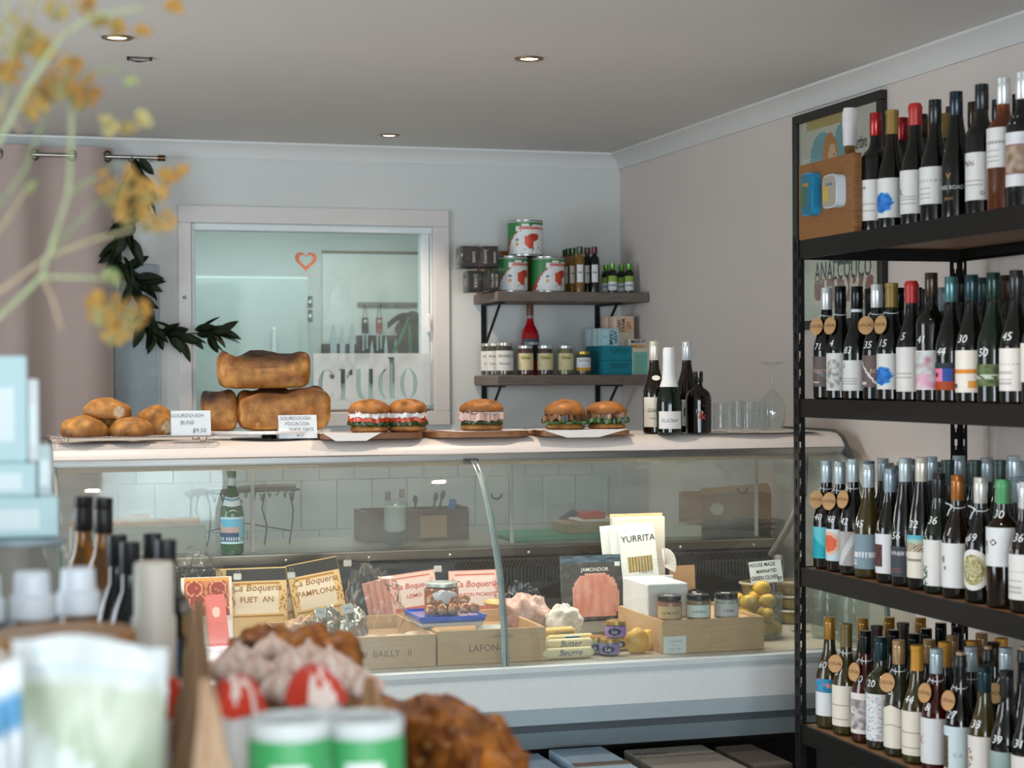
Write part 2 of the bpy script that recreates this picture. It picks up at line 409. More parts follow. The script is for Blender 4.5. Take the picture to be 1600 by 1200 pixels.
def A_art(u, v):
    n = spots(u, v, 11, 4)
    if u < .06 or u > .94 or v < .05 or v > .95: return c('#dedddb')
    if v < .4: return mixc(c('#d88bb3'), c('#dfd3da'), .5+n)
    return mixc(c('#c9d8d6'), c('#b5617c'), .25+n*1.1)
def A_pop(u, v):
    if v > .78: return c('#23303a')
    if v < .3: return c('#a8431f')
    if .05 < u < .5: return c('#de7ba4') if not (abs(u-.27) < .06 and abs(v-.55) < .08) else c('#332a2c')
    return c('#2b4f9c') if u < .75 else c('#6a3b22')
def A_orangetext(u, v):
    if abs(v-.5) < .035 and u > .05: return c('#d98a2f')
    if u > .62 and u < .9 and .12 < v < .28: return c('#e0a04a')
    if .1 < u < .3 and .12 < v < .2: return c('#56524f')
    return c('#e6e3dc')
def A_land(u, v):
    n = spots(u, v, 21, 6)
    return c('#b8c7b9') if (abs(v-.42) < .09 and n > -.2) else mixc(c('#3c4a2a'), c('#6d7c53'), .5+n)
def A_dots(u, v): return c('#bdb9b6') if (abs(v-.62) < .03 and int(u*24) % 2 == 0) or (u < .6 and int(v*20) in (3, 5, 8)) else c('#e3e2e0')
def A_turq(u, v):
    return c('#17a7b6') if v < .95-u*.9 and v > .05 else mixc(c('#39bdc9'), c('#69c6cf'), v)
def A_orange(u, v):
    d = math.hypot((u-.38)*.9, (v-.55)*.9)
    return c('#dd6440') if d < .24 else (c('#e6b8a2') if d < .33 else mixc(c('#bcd6df'), c('#d7e2e4'), v))
def A_diag(u, v):
    t = (u-v*.9) % 1
    return c('#c9cdcd') if abs(u-.25-v*.6) < .1 else (c('#a39f9d') if u > .45 else c('#b1adab'))
def A_grey(u, v): return c('#dfe4e6') if (.35 < v < .5 and u > .1 and int(u*30) % 3) else (c('#cfd6d9') if (.1 < u < .35 and int(v*30) in (3, 5, 7)) else c('#7f95a1'))
def A_darkpic(u, v):
    if u < .5 and .15 < v < .75 and u > .08: return mixc(c('#2b1d1e'), c('#6c3a37'), .5+spots(u, v, 9, 9))
    return c('#dcdfe2')
def A_winery(u, v):
    if int(v*26) in (4, 6, 9) and .1 < u < .6: return c('#7d4a4a')
    return c('#3d444d')
def A_vine(u, v):
    if v > .9: return c('#5fb3c6')
    if v > .82: return c('#a7c4b4')
    if v > .62: return c('#87705c') if int((u+v)*26) % 2 else c('#c9bfae')
    return c('#e4dfd2') if not (abs(v-.42) < .02 and .2 < u < .7) else c('#958d80')
def A_greenw(u, v): return c('#3f6b4c') if (v < .45 and .15 < u < .4 and spots(u, v, 3, 16) > .0) else c('#dfe0de')
def A_thistle(u, v):
    d = math.hypot((u-.3)*1.3, v-.62); e = math.hypot((u-.36)*1.4, v-.45)
    if d < .09: return c('#8c7f83')
    if e < .05: return c('#6d6a78')
    return c('#9b9794') if (u < .18 and v < .45 and spots(u, v, 3, 20) > .1) else c('#e0e2e3')
def A_flower(u, v):
    d = math.hypot((u-.45)*1.1, (v-.62))
    if .04 < d < .085: return c('#1d2b26')
    if math.hypot((u-.2)*1.1, v-.58) < .09: return mixc(c('#5c8f6c'), c('#b2496a'), .5+spots(u, v, 2, 12)*1.5)
    if abs(u-.25) < .03 and .3 < v < .5: return c('#3d6148')
    return c('#dfe3e6')
def A_blueart(u, v):
    if v > .62:
        d = math.hypot((u-.72)*1.0, v-.82)
        if d < .07: return c('#e08a7d')
        return mixc(c('#1f7fae'), c('#c4456c') if spots(u, v, 6, 8) > .2 else c('#3aa3c4'), .5+spots(u, v, 14, 7))
    return c('#dde1e4') if not (.2 < u < .8 and abs(v-.5) < .01) else c('#a9adb0')
def A_sketch(u, v):
    if .15+(.8-v)*.1 < u < .85 and .1 < v < .85 and (u > .9-v or v < .5): return mixc(c('#7b7c7d'), c('#c9c3c0'), .5+spots(u, v, 5, 7)*1.4)
    return c('#e2ddd8')
def A_penta(u, v): return A_cream(u, v*.95) if not (abs(u-.1) < .04 and abs(v-.66) < .025) else c('#27304e')
def A_redx(u, v): return c('#d9dcdf')
def A_rect(u, v):
    if .06 < u < .38 and .1 < v < .8: return mixc(c('#24333c'), c('#6c5636'), .5+spots(u, v, 12, 9))
    return c('#c9dbe0')
def A_plant(u, v):
    n = spots(u, v, 31, 14)
    return c('#8d5a52') if math.hypot((u-.22)*1.6, (v-.5)) < .25 and n > .05 else c('#ddd9d3')
def A_teal(u, v): return mixc(c('#7d9a98'), c('#9aaeab'), v)
def A_pinkbit(u, v): return c('#cf9c94') if math.hypot(u-.2, v-.5) < .12 else c('#dddad6')
def A_picture(u, v):
    if .1 < u < .85 and .22 < v < .78:
        if u < .14 or u > .81 or v < .25 or v > .75: return c('#a56b78')
        return mixc(c('#7a6245'), c('#c9ae9d'), .6+spots(u, v, 41, 5))
    return c('#e4e4e6')
def A_gold(u, v): return c('#c9a46a')
ARTS = {k[2:]: v for k, v in list(globals().items()) if k.startswith('A_')}

def label_mesh(art, r, z0, h, arc, key, texts=(), shape=None):
    b = MB(); nu, nv = max(8, int(arc*9)), max(8, int(h*300))
    f = ARTS[art]
    def pos(u, v):
        a = (u-.5)*arc; vv = v
        if shape == 'penta': vv = v*(.82+.18*(1-abs(2*u-1))) if True else v
        return ((r+.0007)*sin(a), -(r+.0007)*cos(a), z0+h*vv)
    if shape == 'round':
        n = 28; vs = [((r+.0007)*sin(0), -(r+.0007), z0+h/2)]; fs = []; cols = []
        for j in range(1, 9):
            for i in range(n):
                q = 2*pi*i/n; a = cos(q)*j/8*arc/2; vs.append(((r+.0007)*sin(a), -(r+.0007)*cos(a), z0+h/2+sin(q)*j/8*h/2))
        for j in range(8):
            for i in range(n):
                i2 = (i+1) % n
                if j == 0: fs.append([0, 1+i, 1+i2])
                else: fs.append([1+(j-1)*n+i, 1+j*n+i, 1+j*n+i2, 1+(j-1)*n+i2])
                m_ = noise.noise(Vector((i*.7, j*.9, 3)))
                cols.append(mixc(c('#8f7a3c'), c('#cfd0a8'), .5+m_*1.3) if j < 6 else c('#e3e3df'))
        b.add(vs, fs, cols)
    else: b.grid(nu, nv, pos, lambda u, v: f(u, v))
    for (s_, sz, cx, cy, col) in texts:
        b.text(s_, sz, lambda x, y, cx=cx, cy=cy: ((r+.0011)*sin((x+cx)/r), -(r+.0011)*cos((x+cx)/r), z0+h/2+cy+y), col)
    return b

def bottle(name, label, cat, loc, H, kind='G', glass='dark', cap='screw', capcol='#20252a', art=None, lab=(.075, .105, 2.3), price=None, tagged=False, face=-61, group=None, texts=(), shape=None, r=.0375, ring=None, string=False, full=True):
    """lab = (z0, height, arc); face = world angle of the label, degrees"""
    t = thing(name, label, cat, loc, R(face), group)
    Hq = round(H*200)/200; P = bprof(kind, Hq, r)
    gk = glass
    mat = 'clear_liquid' if glass in ('rose', 'amber', 'pink', 'palegreen') else 'bottle_glass'
    seg = 28 if full else 16
    cached(('gb', kind, Hq, glass, r, seg), 'glass_body', lambda: MB().lathe(P, seg, GLASS[gk], cap1=False).build('glass_body', mat), t)
    cm = 'satin' if cap in ('wax', 'foil') else 'cap_metal'
    if cap == 'cork': cm = 'satin'
    cn = {'screw': 'screw_cap', 'foil': 'foil_capsule', 'wax': 'wax_seal', 'cork': 'cork_stopper'}[cap]
    cached(('cap', cap, Hq, capcol), cn, lambda: cap_mb(cap, Hq, c(capcol)).build(cn, cm), t)
    if ring:
        cached(('ring', Hq, ring), 'cap_band', lambda: MB().lathe([(.0155, Hq-.068), (.0166, Hq-.067), (.0166, Hq-.061), (.0155, Hq-.060)], 20, c(ring)).build('cap_band', 'satin'), t)
    if art:
        z0, h, arc = lab
        key = ('lab', art, r, z0, h, arc, tuple(texts), shape, kind if kind == 'F' else '')
        rr = r if kind != 'F' else r*.96
        if kind == 'C': rr = r*1.135
        if z0+h > rad_zmax(P): h = rad_zmax(P)-z0
        cached(key, 'paper_label', lambda: label_mesh(art, rr, z0, h, arc, key, texts, shape).build('paper_label', 'paper'), t)
    if price:
        z = (lab[0]+lab[1]+.026) if art else .17
        rp = rad_at(P, z)
        q = MB(); phi = .18
        q.text(price, .026, lambda x, y: ((rad_at(P, z+y)+.0012)*sin(x/rp-phi), -(rad_at(P, z+y)+.0012)*cos(x/rp-phi), z+y), c('#e9eef0'), bold=.0, shear=.2)
        q.build('price_mark', 'paper', t)
    if tagged or string:
        zt = Hq-.070; q = MB(); rn = rad_at(P, zt)+.0012
        ring_ = [((rn)*cos(a), (rn)*sin(a), zt-.004*(1-cos(a-2.2))) for a in [2*pi*k/14 for k in range(14)]]
        q.tube(ring_, .0011, 5, c('#dfe6ea'), closed=True)
        loc_ang = R(-100 if tagged is not True else -115)  # hangs on the aisle side
        dx, dy = cos(loc_ang), sin(loc_ang)
        if tagged:
            zd = zt-.012; rb = rad_at(P, zd-.022)
            hx, hy = (rb+.004)*dx, (rb+.004)*dy
            q.tube([(rn*dx, rn*dy, zt-.004), (hx*.9, hy*.9, zd+.006), (hx, hy, zd)], .0010, 5, c('#dfe6ea'))
        else:
            q.tube([(rn*dx, rn*dy, zt-.003), ((rn+.008)*dx-.004, (rn+.006)*dy, zt-.012), ((rn+.012)*dx-.008, (rn+.008)*dy, zt-.026)], .0013, 5, c('#dfe6ea'))
            q.tube([(rn*dx, rn*dy, zt-.003), ((rn+.006)*dx-.016, (rn+.004)*dy, zt+.004)], .0013, 5, c('#dfe6ea'))
        q.build('string', 'paper', t)
        if tagged:
            yaw = rnd.uniform(.15, 1.0); tilt = R(9)
            g = MB(); n = 26
            pts = [(.021*cos(2*pi*k/n), .024*sin(2*pi*k/n)) for k in range(n)]
            g.prism(pts, .0022, c('#b98e5c'))
            tg = g.build('wooden_tag', 'pine', t)
            g = MB(); g.text('LOCAL', .0125, lambda x, y: (x, y, .0026), c('#5b3d22'), bold=.01); g.build('tag_lettering', 'paper', tg)
            tg.location = (hx*1.3, hy*1.3, zd-.024)
            tg.rotation_euler = (R(90)-tilt, 0, loc_ang+pi/2+yaw)
    return t
def rad_zmax(P):
    r = P[1][0]; z = 0
    for a, b_ in P[1:]:
        if a >= r*.955: z = b_
    return z

# ------------------------------------------------------------------ boltless shelving rack on the right wall
RZ = [1.80, 1.367, .905, .473, .05]
RXF, RXB, RY0, RY1 = 2.2, 2.72, 2.98, 4.66
rk = thing('shelving_rack', 'black slotted metal shelving rack filled with wine bottles along the right wall', 'shelving', (RXF, RY1, 0))
kk = c('#0f0c0a')
def slotted(x, y, sx, sy):
    """an L post with a row of keyhole slots in both flanges, built of strips around real openings"""
    q = MB(); wdt = .034; th = .002; zt = 1.815
    def flange(M):
        n = int(zt/.05)
        q.box(0, .012, 0, th, 0, zt, kk, X=M); q.box(.022, wdt, 0, th, 0, zt, kk, X=M)
        for i in range(n+1):
            z = .012+i*.05
            q.box(.012, .022, 0, th, z-.012 if i else 0, min(z+.008, zt), kk, X=M)
            q.box(.012, .015, 0, th, z+.008, min(z+.02, zt), kk, X=M) if z+.02 < zt else None
            q.box(.019, .022, 0, th, z+.008, min(z+.02, zt), kk, X=M) if z+.02 < zt else None
    flange(Matrix.Translation((x, y, 0)) @ Matrix.Scale(sx, 4, (1, 0, 0)) @ Matrix.Scale(sy, 4, (0, 1, 0)))
    flange(Matrix.Translation((x, y, 0)) @ Matrix.Scale(sx, 4, (1, 0, 0)) @ Matrix.Scale(sy, 4, (0, 1, 0)) @ Matrix(((0, 1, 0, 0), (1, 0, 0, 0), (0, 0, 1, 0), (0, 0, 0, 1))))
    return q
for x, y, sx, sy in ((0, 0, 1, -1), (RXB-RXF, 0, -1, -1), (0, RY0-RY1, 1, 1), (RXB-RXF, RY0-RY1, -1, 1)):
    slotted(x, y, sx, sy).build('post', 'dark_metal', rk)
for z in RZ:
    for x in (0, RXB-RXF):
        q = MB(); s = 1 if x == 0 else -1
        pr = [(0, .0), (0, .002), (.012, .002), (.012, -.014), (.004, -.018), (.004, -.040), (.014, -.046), (.014, -.048), (0, -.048)]
        M = Matrix.Translation((x+.003*s, 0, z)) @ Matrix.Scale(s, 4, (1, 0, 0)) @ Matrix.Rotation(pi/2, 4, 'Z') @ Matrix.Scale(-1, 4, (0, 1, 0))
        q.extr([(a*1.0, b_) for a, b_ in pr], RY0-RY1+.004, -.004, kk, X=M); q.build('long_beam', 'dark_metal', rk)
    for y in (-.004, RY0-RY1+.014):
        q = MB().box(.004, RXB-RXF-.004, y-.010, y, z-.048, z+.002, kk, .001); q.build('end_beam', 'dark_metal', rk)
    q = MB().box(.018, RXB-RXF-.018, RY0-RY1+.016, -.016, z-.014, z-.001, c('#8a6647'), .001)
    q.build('shelf_board', 'wood', rk)

ORD = ['first', 'second', 'third', 'fourth', 'fifth', 'sixth', 'seventh', 'eighth', 'ninth', 'tenth', 'eleventh', 'twelfth', 'thirteenth', 'fourteenth', 'fifteenth', 'sixteenth']
SH = ['top', 'second', 'third', 'fourth']
HEXN = {'red': '#a01f1c', 'olive gold': '#8a6f24', 'charcoal': '#25282b', 'brown': '#3a2a1c', 'white': '#dfe3e4', 'pale blue': '#c4d6de', 'black': '#0f1215', 'teal': '#4f7c80', 'dark green': '#12332c',
        'cream': '#d9d5c6', 'copper': '#a5682f', 'light green': '#4f9a63', 'gold': '#b08239', 'champagne': '#b6966c', 'mustard': '#c58a1c', 'dark teal': '#1b3a42', 'cork': '#a98465', 'grey': '#7a8288', 'deep blue': '#1c2a38', 'silver': '#9fb0ba'}
def shelf_rows(si, rows):
    z = RZ[si]+.0005
    for ri, row in enumerate(rows):
        X = 2.268+.094*ri
        it = []
        for e in row:
            e = dict(e); p = at(e['px'], e['ty'], X=X); e['y'] = p.y; e['H'] = max(.285, min(.335, p.z-z)); it.append(e)
        it.sort(key=lambda e: -e['y'])
        it[0]['y'] = min(it[0]['y'], 4.59)
        for _ in range(60):
            for a, b_ in zip(it, it[1:]):
                d = .0785-(a['y']-b_['y'])
                if d > 0: a['y'] += d/2; b_['y'] -= d/2
            it[0]['y'] = min(it[0]['y'], 4.595)
        for i, e in enumerate(it):
            look = e.get('d', '')
            rown = ['front', 'second', 'third', 'back'][ri]
            body = {'dark': 'dark', 'brown': 'brown', 'green': 'dark green', 'olive': 'olive', 'palegreen': 'pale green', 'rose': 'amber rosé', 'pink': 'pink rosé'}[e.get('g', 'dark')]
            if ri == 0: lb = f"{e['cap']}-capped {body} wine bottle{look}, {ORD[i]} from corner post, {SH[si]} shelf"
            else: lb = f"{e['cap']}-capped wine bottle, {ORD[i]} from corner post in {rown} row of {SH[si]} shelf"
            bottle('wine_bottle', lb, 'wine bottle', (X, e['y'], z), e['H'], e.get('k', 'G'), e.get('g', 'dark'), e.get('ct', 'screw'), e.get('cc', HEXN[e['cap']]),
                   e.get('art'), e.get('lab', (.05, .095, 2.4)), e.get('p'), e.get('tag', False), e.get('f', -61), f'wine bottles on the {SH[si]} shelf of the rack',
                   e.get('tx', ()), e.get('sh'), ring=e.get('ring'), string=e.get('st', False), full=ri == 0)
def B(px, ty, cap, **k): k.update(px=px, ty=ty, cap=cap); return k
ink = c('#2b2724')
shelf_rows(0, [[
    B(1368, 178, 'red', k='B', art='white', d=' with small emblem label', lab=(.03, .105, 2.2), tx=(('M', .014, -.012, .03, ink),)),
    B(1394, 171, 'olive gold', ct='foil', art='splash', d=' with blue splash label', lab=(.03, .10, 2.6)),
    B(1430, 163, 'red', ct='wax', cc='#b5261f', art='white', d=' with plain white label', lab=(.03, .12, 2.3), tx=(('IL', .022, -.022, .0, ink),)),
    B(1461, 156, 'charcoal', art='dots', d=' with wide pale label', lab=(.045, .092, 2.5)),
    B(1494, 143, 'deep blue', k='F', d=' printed without paper label', art=None),
    B(1534, 133, 'charcoal', k='B', art='white', d=' with white rounded label', lab=(.035, .11, 2.5), tx=(('Mahi', .02, -.018, .03, ink), ('o', .02, .02, -.038, ink))),
    B(1568, 121, 'white', g='rose', k='B', art='dots', d='', lab=(.10, .09, 2.5), tx=(('MAHANA', .009, 0, .012, c('#8d8a86')),)),
    B(1598, 112, 'white', k='B', art='picture', d=' with framed picture label', lab=(.05, .12, 2.5), p='11'),
    B(1636, 105, 'black', k='G', art='white')],
    [B(1410, 183, 'red', k='B'), B(1440, 179, 'brown'), B(1478, 178, 'olive gold', ct='foil'), B(1522, 161, 'brown'), B(1560, 165, 'charcoal'), B(1592, 160, 'black')],
    [B(1422, 184, 'charcoal'), B(1456, 180, 'red'), B(1487, 168, 'brown'), B(1526, 178, 'olive gold'), B(1562, 176, 'brown')],
    ])
# white lettering printed straight on the fifth bottle of the top shelf
for o in list(bpy.data.objects):
    if 'printed without paper label' in o.get('label', ''):
        P = bprof('F', .315)
        q = MB(); q.text('JONES ROAD', .013, wrap(.0372, .075), c('#c9ccca'), bold=.01); q.text('v', .03, wrap(.0372, .105), c('#b08a3a')); q.text('pinot', .012, wrap(.0372, .05), c('#a88a5a'))
        q.build('printed_lettering', 'paper', o)
shelf_rows(1, [[
    B(1285, 450, 'white', art='root', d=' with grey-brown striped label', tag=True, p='71', lab=(.035, .082, 2.5), tx=(('ROOT', .015, 0, .0, c('#d9a58c')),)),
    B(1313, 447, 'black', art='statue', d=' with pale statue label', tag=True, p='4', lab=(.025, .10, 2.4)),
    B(1339, 447, 'black', ring='#d4e0e4', art='white', d=' with white neck ring', p='83', lab=(.025, .08, 2.3), tx=(('G', .018, -.02, .025, ink),)),
    B(1370, 443, 'white', art='rootb', d=' with brown swoosh label', tag=True, p='35', lab=(.035, .082, 2.5), tx=(('ROO', .015, .02, .0, c('#d8b7a5')),)),
    B(1393, 441, 'olive gold', ct='foil', art='splash', d=' with blue splash label', tag=True, p='15', lab=(.03, .09, 2.6)),
    B(1424, 438, 'red', ct='wax', cc='#b5261f', art='white', d=' with tall white label', p='5', lab=(.025, .11, 2.3)),
    B(1455, 427, 'brown', k='B', art='art', d=' with pink watercolour label', p='41', lab=(.03, .095, 2.4)),
    B(1486, 434, 'teal', k='G', art='pop', d=' with pink and orange picture label', p='44', lab=(.03, .065, 2.4)),
    B(1518, 430, 'dark teal', k='G', art='orangetext', d=' with orange lettered label', p='30', lab=(.025, .098, 2.4)),
    B(1552, 425, 'dark green', k='G', g='green', art='land', d=' with green landscape label', p='50', lab=(.04, .05, 2.4)),
    B(1588, 424, 'charcoal', k='G', art='dots', d=' with dotted white label', p='45', lab=(.03, .095, 2.5)),
    B(1622, 423, 'black', k='G', art='white', p='55')],
    [B(1412, 446, 'silver'), B(1441, 452, 'black'), B(1470, 448, 'silver'), B(1502, 433, 'black'), B(1536, 434, 'teal', cc='#2c4a4e'), B(1574, 431, 'brown'), B(1300, 455, 'black'), B(1328, 455, 'charcoal'), B(1360, 452, 'charcoal'), B(1385, 450, 'black'), B(1602, 432, 'black')],
    [B(1432, 449, 'black'), B(1461, 452, 'charcoal'), B(1493, 446, 'black'), B(1527, 440, 'charcoal'), B(1562, 441, 'black')]])
shelf_rows(2, [[
    B(1285, 718, 'pale blue', g='brown', art='turq', d=' with turquoise label', tag=True, p='40', lab=(.03, .085, 2.5)),
    B(1308, 722, 'pale blue', art='orange', d=' with orange sun label', tag=True, p='48', lab=(.03, .085, 2.5)),
    B(1333, 717, 'pale blue', art='diag', d=' with grey diagonal label', tag=True, p='42', lab=(.025, .09, 2.5)),
    B(1357, 727, 'pale blue', g='olive', art='grey', d=' with slate blue label', p='45', lab=(.025, .09, 2.5), tx=(('BIANCO NOIR', .0095, .008, -.004, c('#e8eef0')),)),
    B(1391, 731, 'pale blue', cc='#9fb3c4', art='darkpic', d=' with small dark picture', lab=(.025, .10, 2.5)),
    B(1414, 714, 'pale blue', ring='#1d262c', k='F', art='winery', d=' with black winery label', p='56', lab=(.025, .075, 2.6), tx=(('WINERY', .014, .0, .02, c('#e6e6e6')),)),
    B(1440, 716, 'cream', k='F', art='vine', d=' with vineyard picture label', p='32', lab=(.03, .105, 2.4)),
    B(1467, 738, 'charcoal', k='G', g='green', art='greenw', d=' with green writing label', p='36', lab=(.02, .13, 2.4)),
    B(1496, 743, 'copper', art='thistle', d=' with thistle label', p='1', lab=(.025, .105, 2.6), st=True, g='brown'),
    B(1532, 746, 'white', cc='#d9dcd8', art='gold', sh='round', d=' with round floral label', p='69', lab=(.03, .095, 2.3), st=True),
    B(1567, 750, 'light green', ct='wax', g='brown', k='B', art='flower', d=' with black flower label', p='30', lab=(.095, .09, 2.5)),
    B(1603, 752, 'white', k='G', g='brown', art='dots', d=' with faint grey label', p='36', lab=(.03, .11, 2.5))],
    [B(1361, 719, 'pale blue', cc='#8fa7b6'), B(1380, 716, 'pale blue', ct='screw'), B(1398, 727, 'grey'), B(1426, 716, 'grey'), B(1455, 713, 'pale blue', ring='#26404a'), B(1481, 719, 'dark green', g='green', ct='foil'), B(1523, 718, 'dark green', g='green', ct='foil'), B(1565, 719, 'dark green', g='green', ct='foil'), B(1585, 745, 'silver')],
    [B(1402, 722, 'silver'), B(1430, 722, 'grey'), B(1468, 720, 'grey'), B(1498, 713, 'pale blue'), B(1541, 714, 'pale blue'), B(1583, 713, 'pale blue'), B(1342, 724, 'pale blue')],
    [B(1480, 724, 'grey'), B(1516, 722, 'grey'), B(1556, 720, 'grey'), B(1590, 720, 'silver')]])
shelf_rows(3, [[
    B(1296, 965, 'gold', g='olive', art='blueart', d=' with blue artwork label', p='60', lab=(.035, .11, 2.5)),
    B(1322, 975, 'olive gold', g='olive', cc='#6b5a26', ct='foil', art='cream', d=' with cream label', tag=True, p='31', lab=(.025, .115, 2.6)),
    B(1352, 984, 'black', g='pink', art='sketch', d=' with grey sketch label', tag=True, p='30', lab=(.025, .115, 2.5)),
    B(1376, 999, 'dark teal', g='palegreen', k='B', art='script', d=' with blue script label', p='20', lab=(.022, .12, 2.5)),
    B(1404, 999, 'champagne', g='palegreen', art='penta', sh='penta', d=' with pointed cream label', tag=True, p='5', lab=(.022, .115, 2.5)),
    B(1433, 1008, 'mustard', ct='foil', g='olive', art='cream', d=' with tall cream label', p='44', lab=(.022, .11, 2.6)),
    B(1463, 1014, 'pale blue', cc='#b7cbd4', g='pink', art='redx', d=' with red cross label', tag=True, p='&', lab=(.02, .11, 2.3), tx=(('X', .03, -.026, .0, c('#c23b2e')),)),
    B(1500, 1024, 'cork', ct='cork', art='rect', d=' with pale blue label', tag=True, p='27', lab=(.02, .11, 2.6), tx=(('G A', .014, .014, -.012, c('#7f9aa8')),)),
    B(1538, 1040, 'dark teal', g='olive', k='G', art='plant', d=' with brown plant label', p='33', lab=(.022, .105, 2.6)),
    B(1573, 1046, 'charcoal', art='teal', d=' with grey-green label', p='39', lab=(.03, .08, 2.6)),
    B(1607, 1050, 'charcoal', art='pinkbit', p='31', lab=(.022, .095, 2.6))],
    [B(1348, 966, 'gold', g='olive'), B(1370, 977, 'brown', ct='foil'), B(1396, 986, 'black'), B(1431, 990, 'black'), B(1450, 1000, 'champagne'), B(1475, 1003, 'mustard', ct='foil'), B(1520, 1012, 'pale blue', tag=True), B(1545, 1016, 'cork', ct='cork'), B(1571, 1011, 'pale blue', tag=True), B(1595, 1014, 'cork', ct='cork')],
    [B(1387, 963, 'gold'), B(1409, 973, 'brown', ct='foil'), B(1447, 982, 'black'), B(1488, 999, 'champagne'), B(1520, 1005, 'mustard', ct='foil'), B(1552, 1003, 'brown')],
    [B(1430, 967, 'gold'), B(1470, 985, 'black'), B(1496, 980, 'black'), B(1534, 998, 'champagne'), B(1565, 1000, 'mustard', ct='foil')]])

# things on the lowest shelf of the rack
def carton(name, label, x0, x1, y0, y1, z0, z1, col, texts=(), cat='box', rz=0, flap=None, mat='corrugated', group=None, ch=.003):
    cx, cy = (x0+x1)/2, (y0+y1)/2
    t = thing(name, label, cat, (cx, cy, z0), rz, group)
    hx, hy, h = (x1-x0)/2, (y1-y0)/2, z1-z0
    MB().box(-hx, hx, -hy, hy, 0, h, col, ch).build('box_body', mat, t)
    if texts:
        q = MB()
        for s_, sz, pl, tc2 in texts: q.text(s_, sz, pl, tc2, bold=.01)
        q.build('printed_lettering', 'paper', t)
    return t, hx, hy, h
t, hx, hy, h = carton('wine_carton', 'open white wine carton on the lowest rack shelf', 2.25, 2.6, 4.0, 4.5, RZ[4]+.001, .30, c('#cbb9a4'))
q = MB(); q.box(-hx, -hx+.004, -hy, hy, h, h+.07, c('#d8cec2'), X=TR(-.0, 0, 0)); q.box(-hx, hx, -hy, -hy+.004, h, h+.06, c('#c8a57c')); q.build('flap', 'corrugated', t)
t, hx, hy, h = carton('wine_carton', 'black wine carton with cream emblem at the back of the lowest rack shelf', 2.62, 2.70, 3.95, 4.55, RZ[4]+.001, .40, c('#191614'))
q = MB(); q.text('WINERY', .04, lambda x, y: (-hx-.001, -x, h-.06+y), c('#c8b48f'), bold=.01); q.text('&', .07, lambda x, y: (-hx-.001, -x+.14, h-.07+y), c('#c8b48f')); q.build('printed_lettering', 'paper', t)

# wooden crate end with two tins on the top shelf and a vermouth bottle behind it
p0, p1 = at(1253, 372, X=2.212), at(1338, 360, X=2.212)
yb, ya = min(p0.y, 4.655), p1.y
p2 = at(1256, 260, X=2.212)
t = thing('wooden_crate', 'shallow oiled wooden crate lid standing on edge at the corner of the rack top', 'crate', (2.2035, yb, 1.8025))
hh = p2.z-1.80
MB().box(0, .012, ya-yb, 0, 0, hh, c('#8a5a2c'), .001).build('face_board', 'wood', t)
b = MB(); b.box(.012, .025, ya-yb, ya-yb+.012, 0, hh, c('#7c4f26'), .001); b.box(.012, .025, -.012, 0, 0, hh, c('#7c4f26'), .001); b.build('side_board', 'wood', t)
MB().box(.012, .025, ya-yb+.012, -.012, hh-.012, hh, c('#80532a'), .001).build('top_board', 'wood', t)
MB().box(.012, .025, ya-yb+.012, -.012, 0, .012, c('#80532a'), .001).build('bottom_board', 'wood', t)
def tin(px, py, w_, h_, colr, lid, label, texts, tilt):
    p = at(px, py, X=2.19)
    tt = thing('fish_tin', label, 'tin', (2.203, p.y, p.z), 0, 'tins fixed to the wooden crate', rot=(0, R(-90), 0))
    n = 24; pts = []
    for k in range(n):
        a = 2*pi*k/n; e = .45
        pts.append((h_/2*abs(cos(a))**e*(1 if cos(a) > 0 else -1), w_/2*abs(sin(a))**e*(1 if sin(a) > 0 else -1)))
    MB().prism(pts, .026, colr).build('tin_body', 'gloss', tt)
    q = MB(); q.prism([(x*.93, y*.93) for x, y in pts], .0275, lid); q.build('tin_lid', 'cap_metal', tt)
    q = MB(); q.prism([(x*.55-h_*.03, y*.32+w_*.22) for x, y in pts], .0279, texts[1])
    q.text(texts[0], .014, lambda x, y: (y-.001+h_*.22, -x, .0284), texts[2], bold=.01)
    q.build('tin_print', 'paper', tt)
tin(1267, 304, .072, .115, c('#1f8fc0'), c('#2c7f9c'), 'bright blue fish tin fixed to the wooden crate', ('MARE', c('#4d6a35'), c('#d9a038')), 0)
tin(1303, 299, .085, .088, c('#c9d4dd'), c('#bdb6a8'), 'silver-white fish tin beside the blue tin on the wooden crate', ('Sardina', c('#c2a13f'), c('#3f7fa5')), 0)
p = at(1323, 176, X=2.345)
t = bottle('aperitif_bottle', 'tall white stoppered amber bottle behind the wooden crate on the top shelf', 'bottle', (2.345, min(p.y, 4.60), 1.8005), .325, 'B', 'amber', 'screw', '#dcd6d6', face=-50)
q = MB(); q.lathe([(.0172, .262), (.019, .268), (.0195, .30), (.021, .322), (.0205, .352), (.017, .366), (.0001, .367)], 20, c('#e4dcdd'), cap1=False); q.build('stopper', 'satin', t)

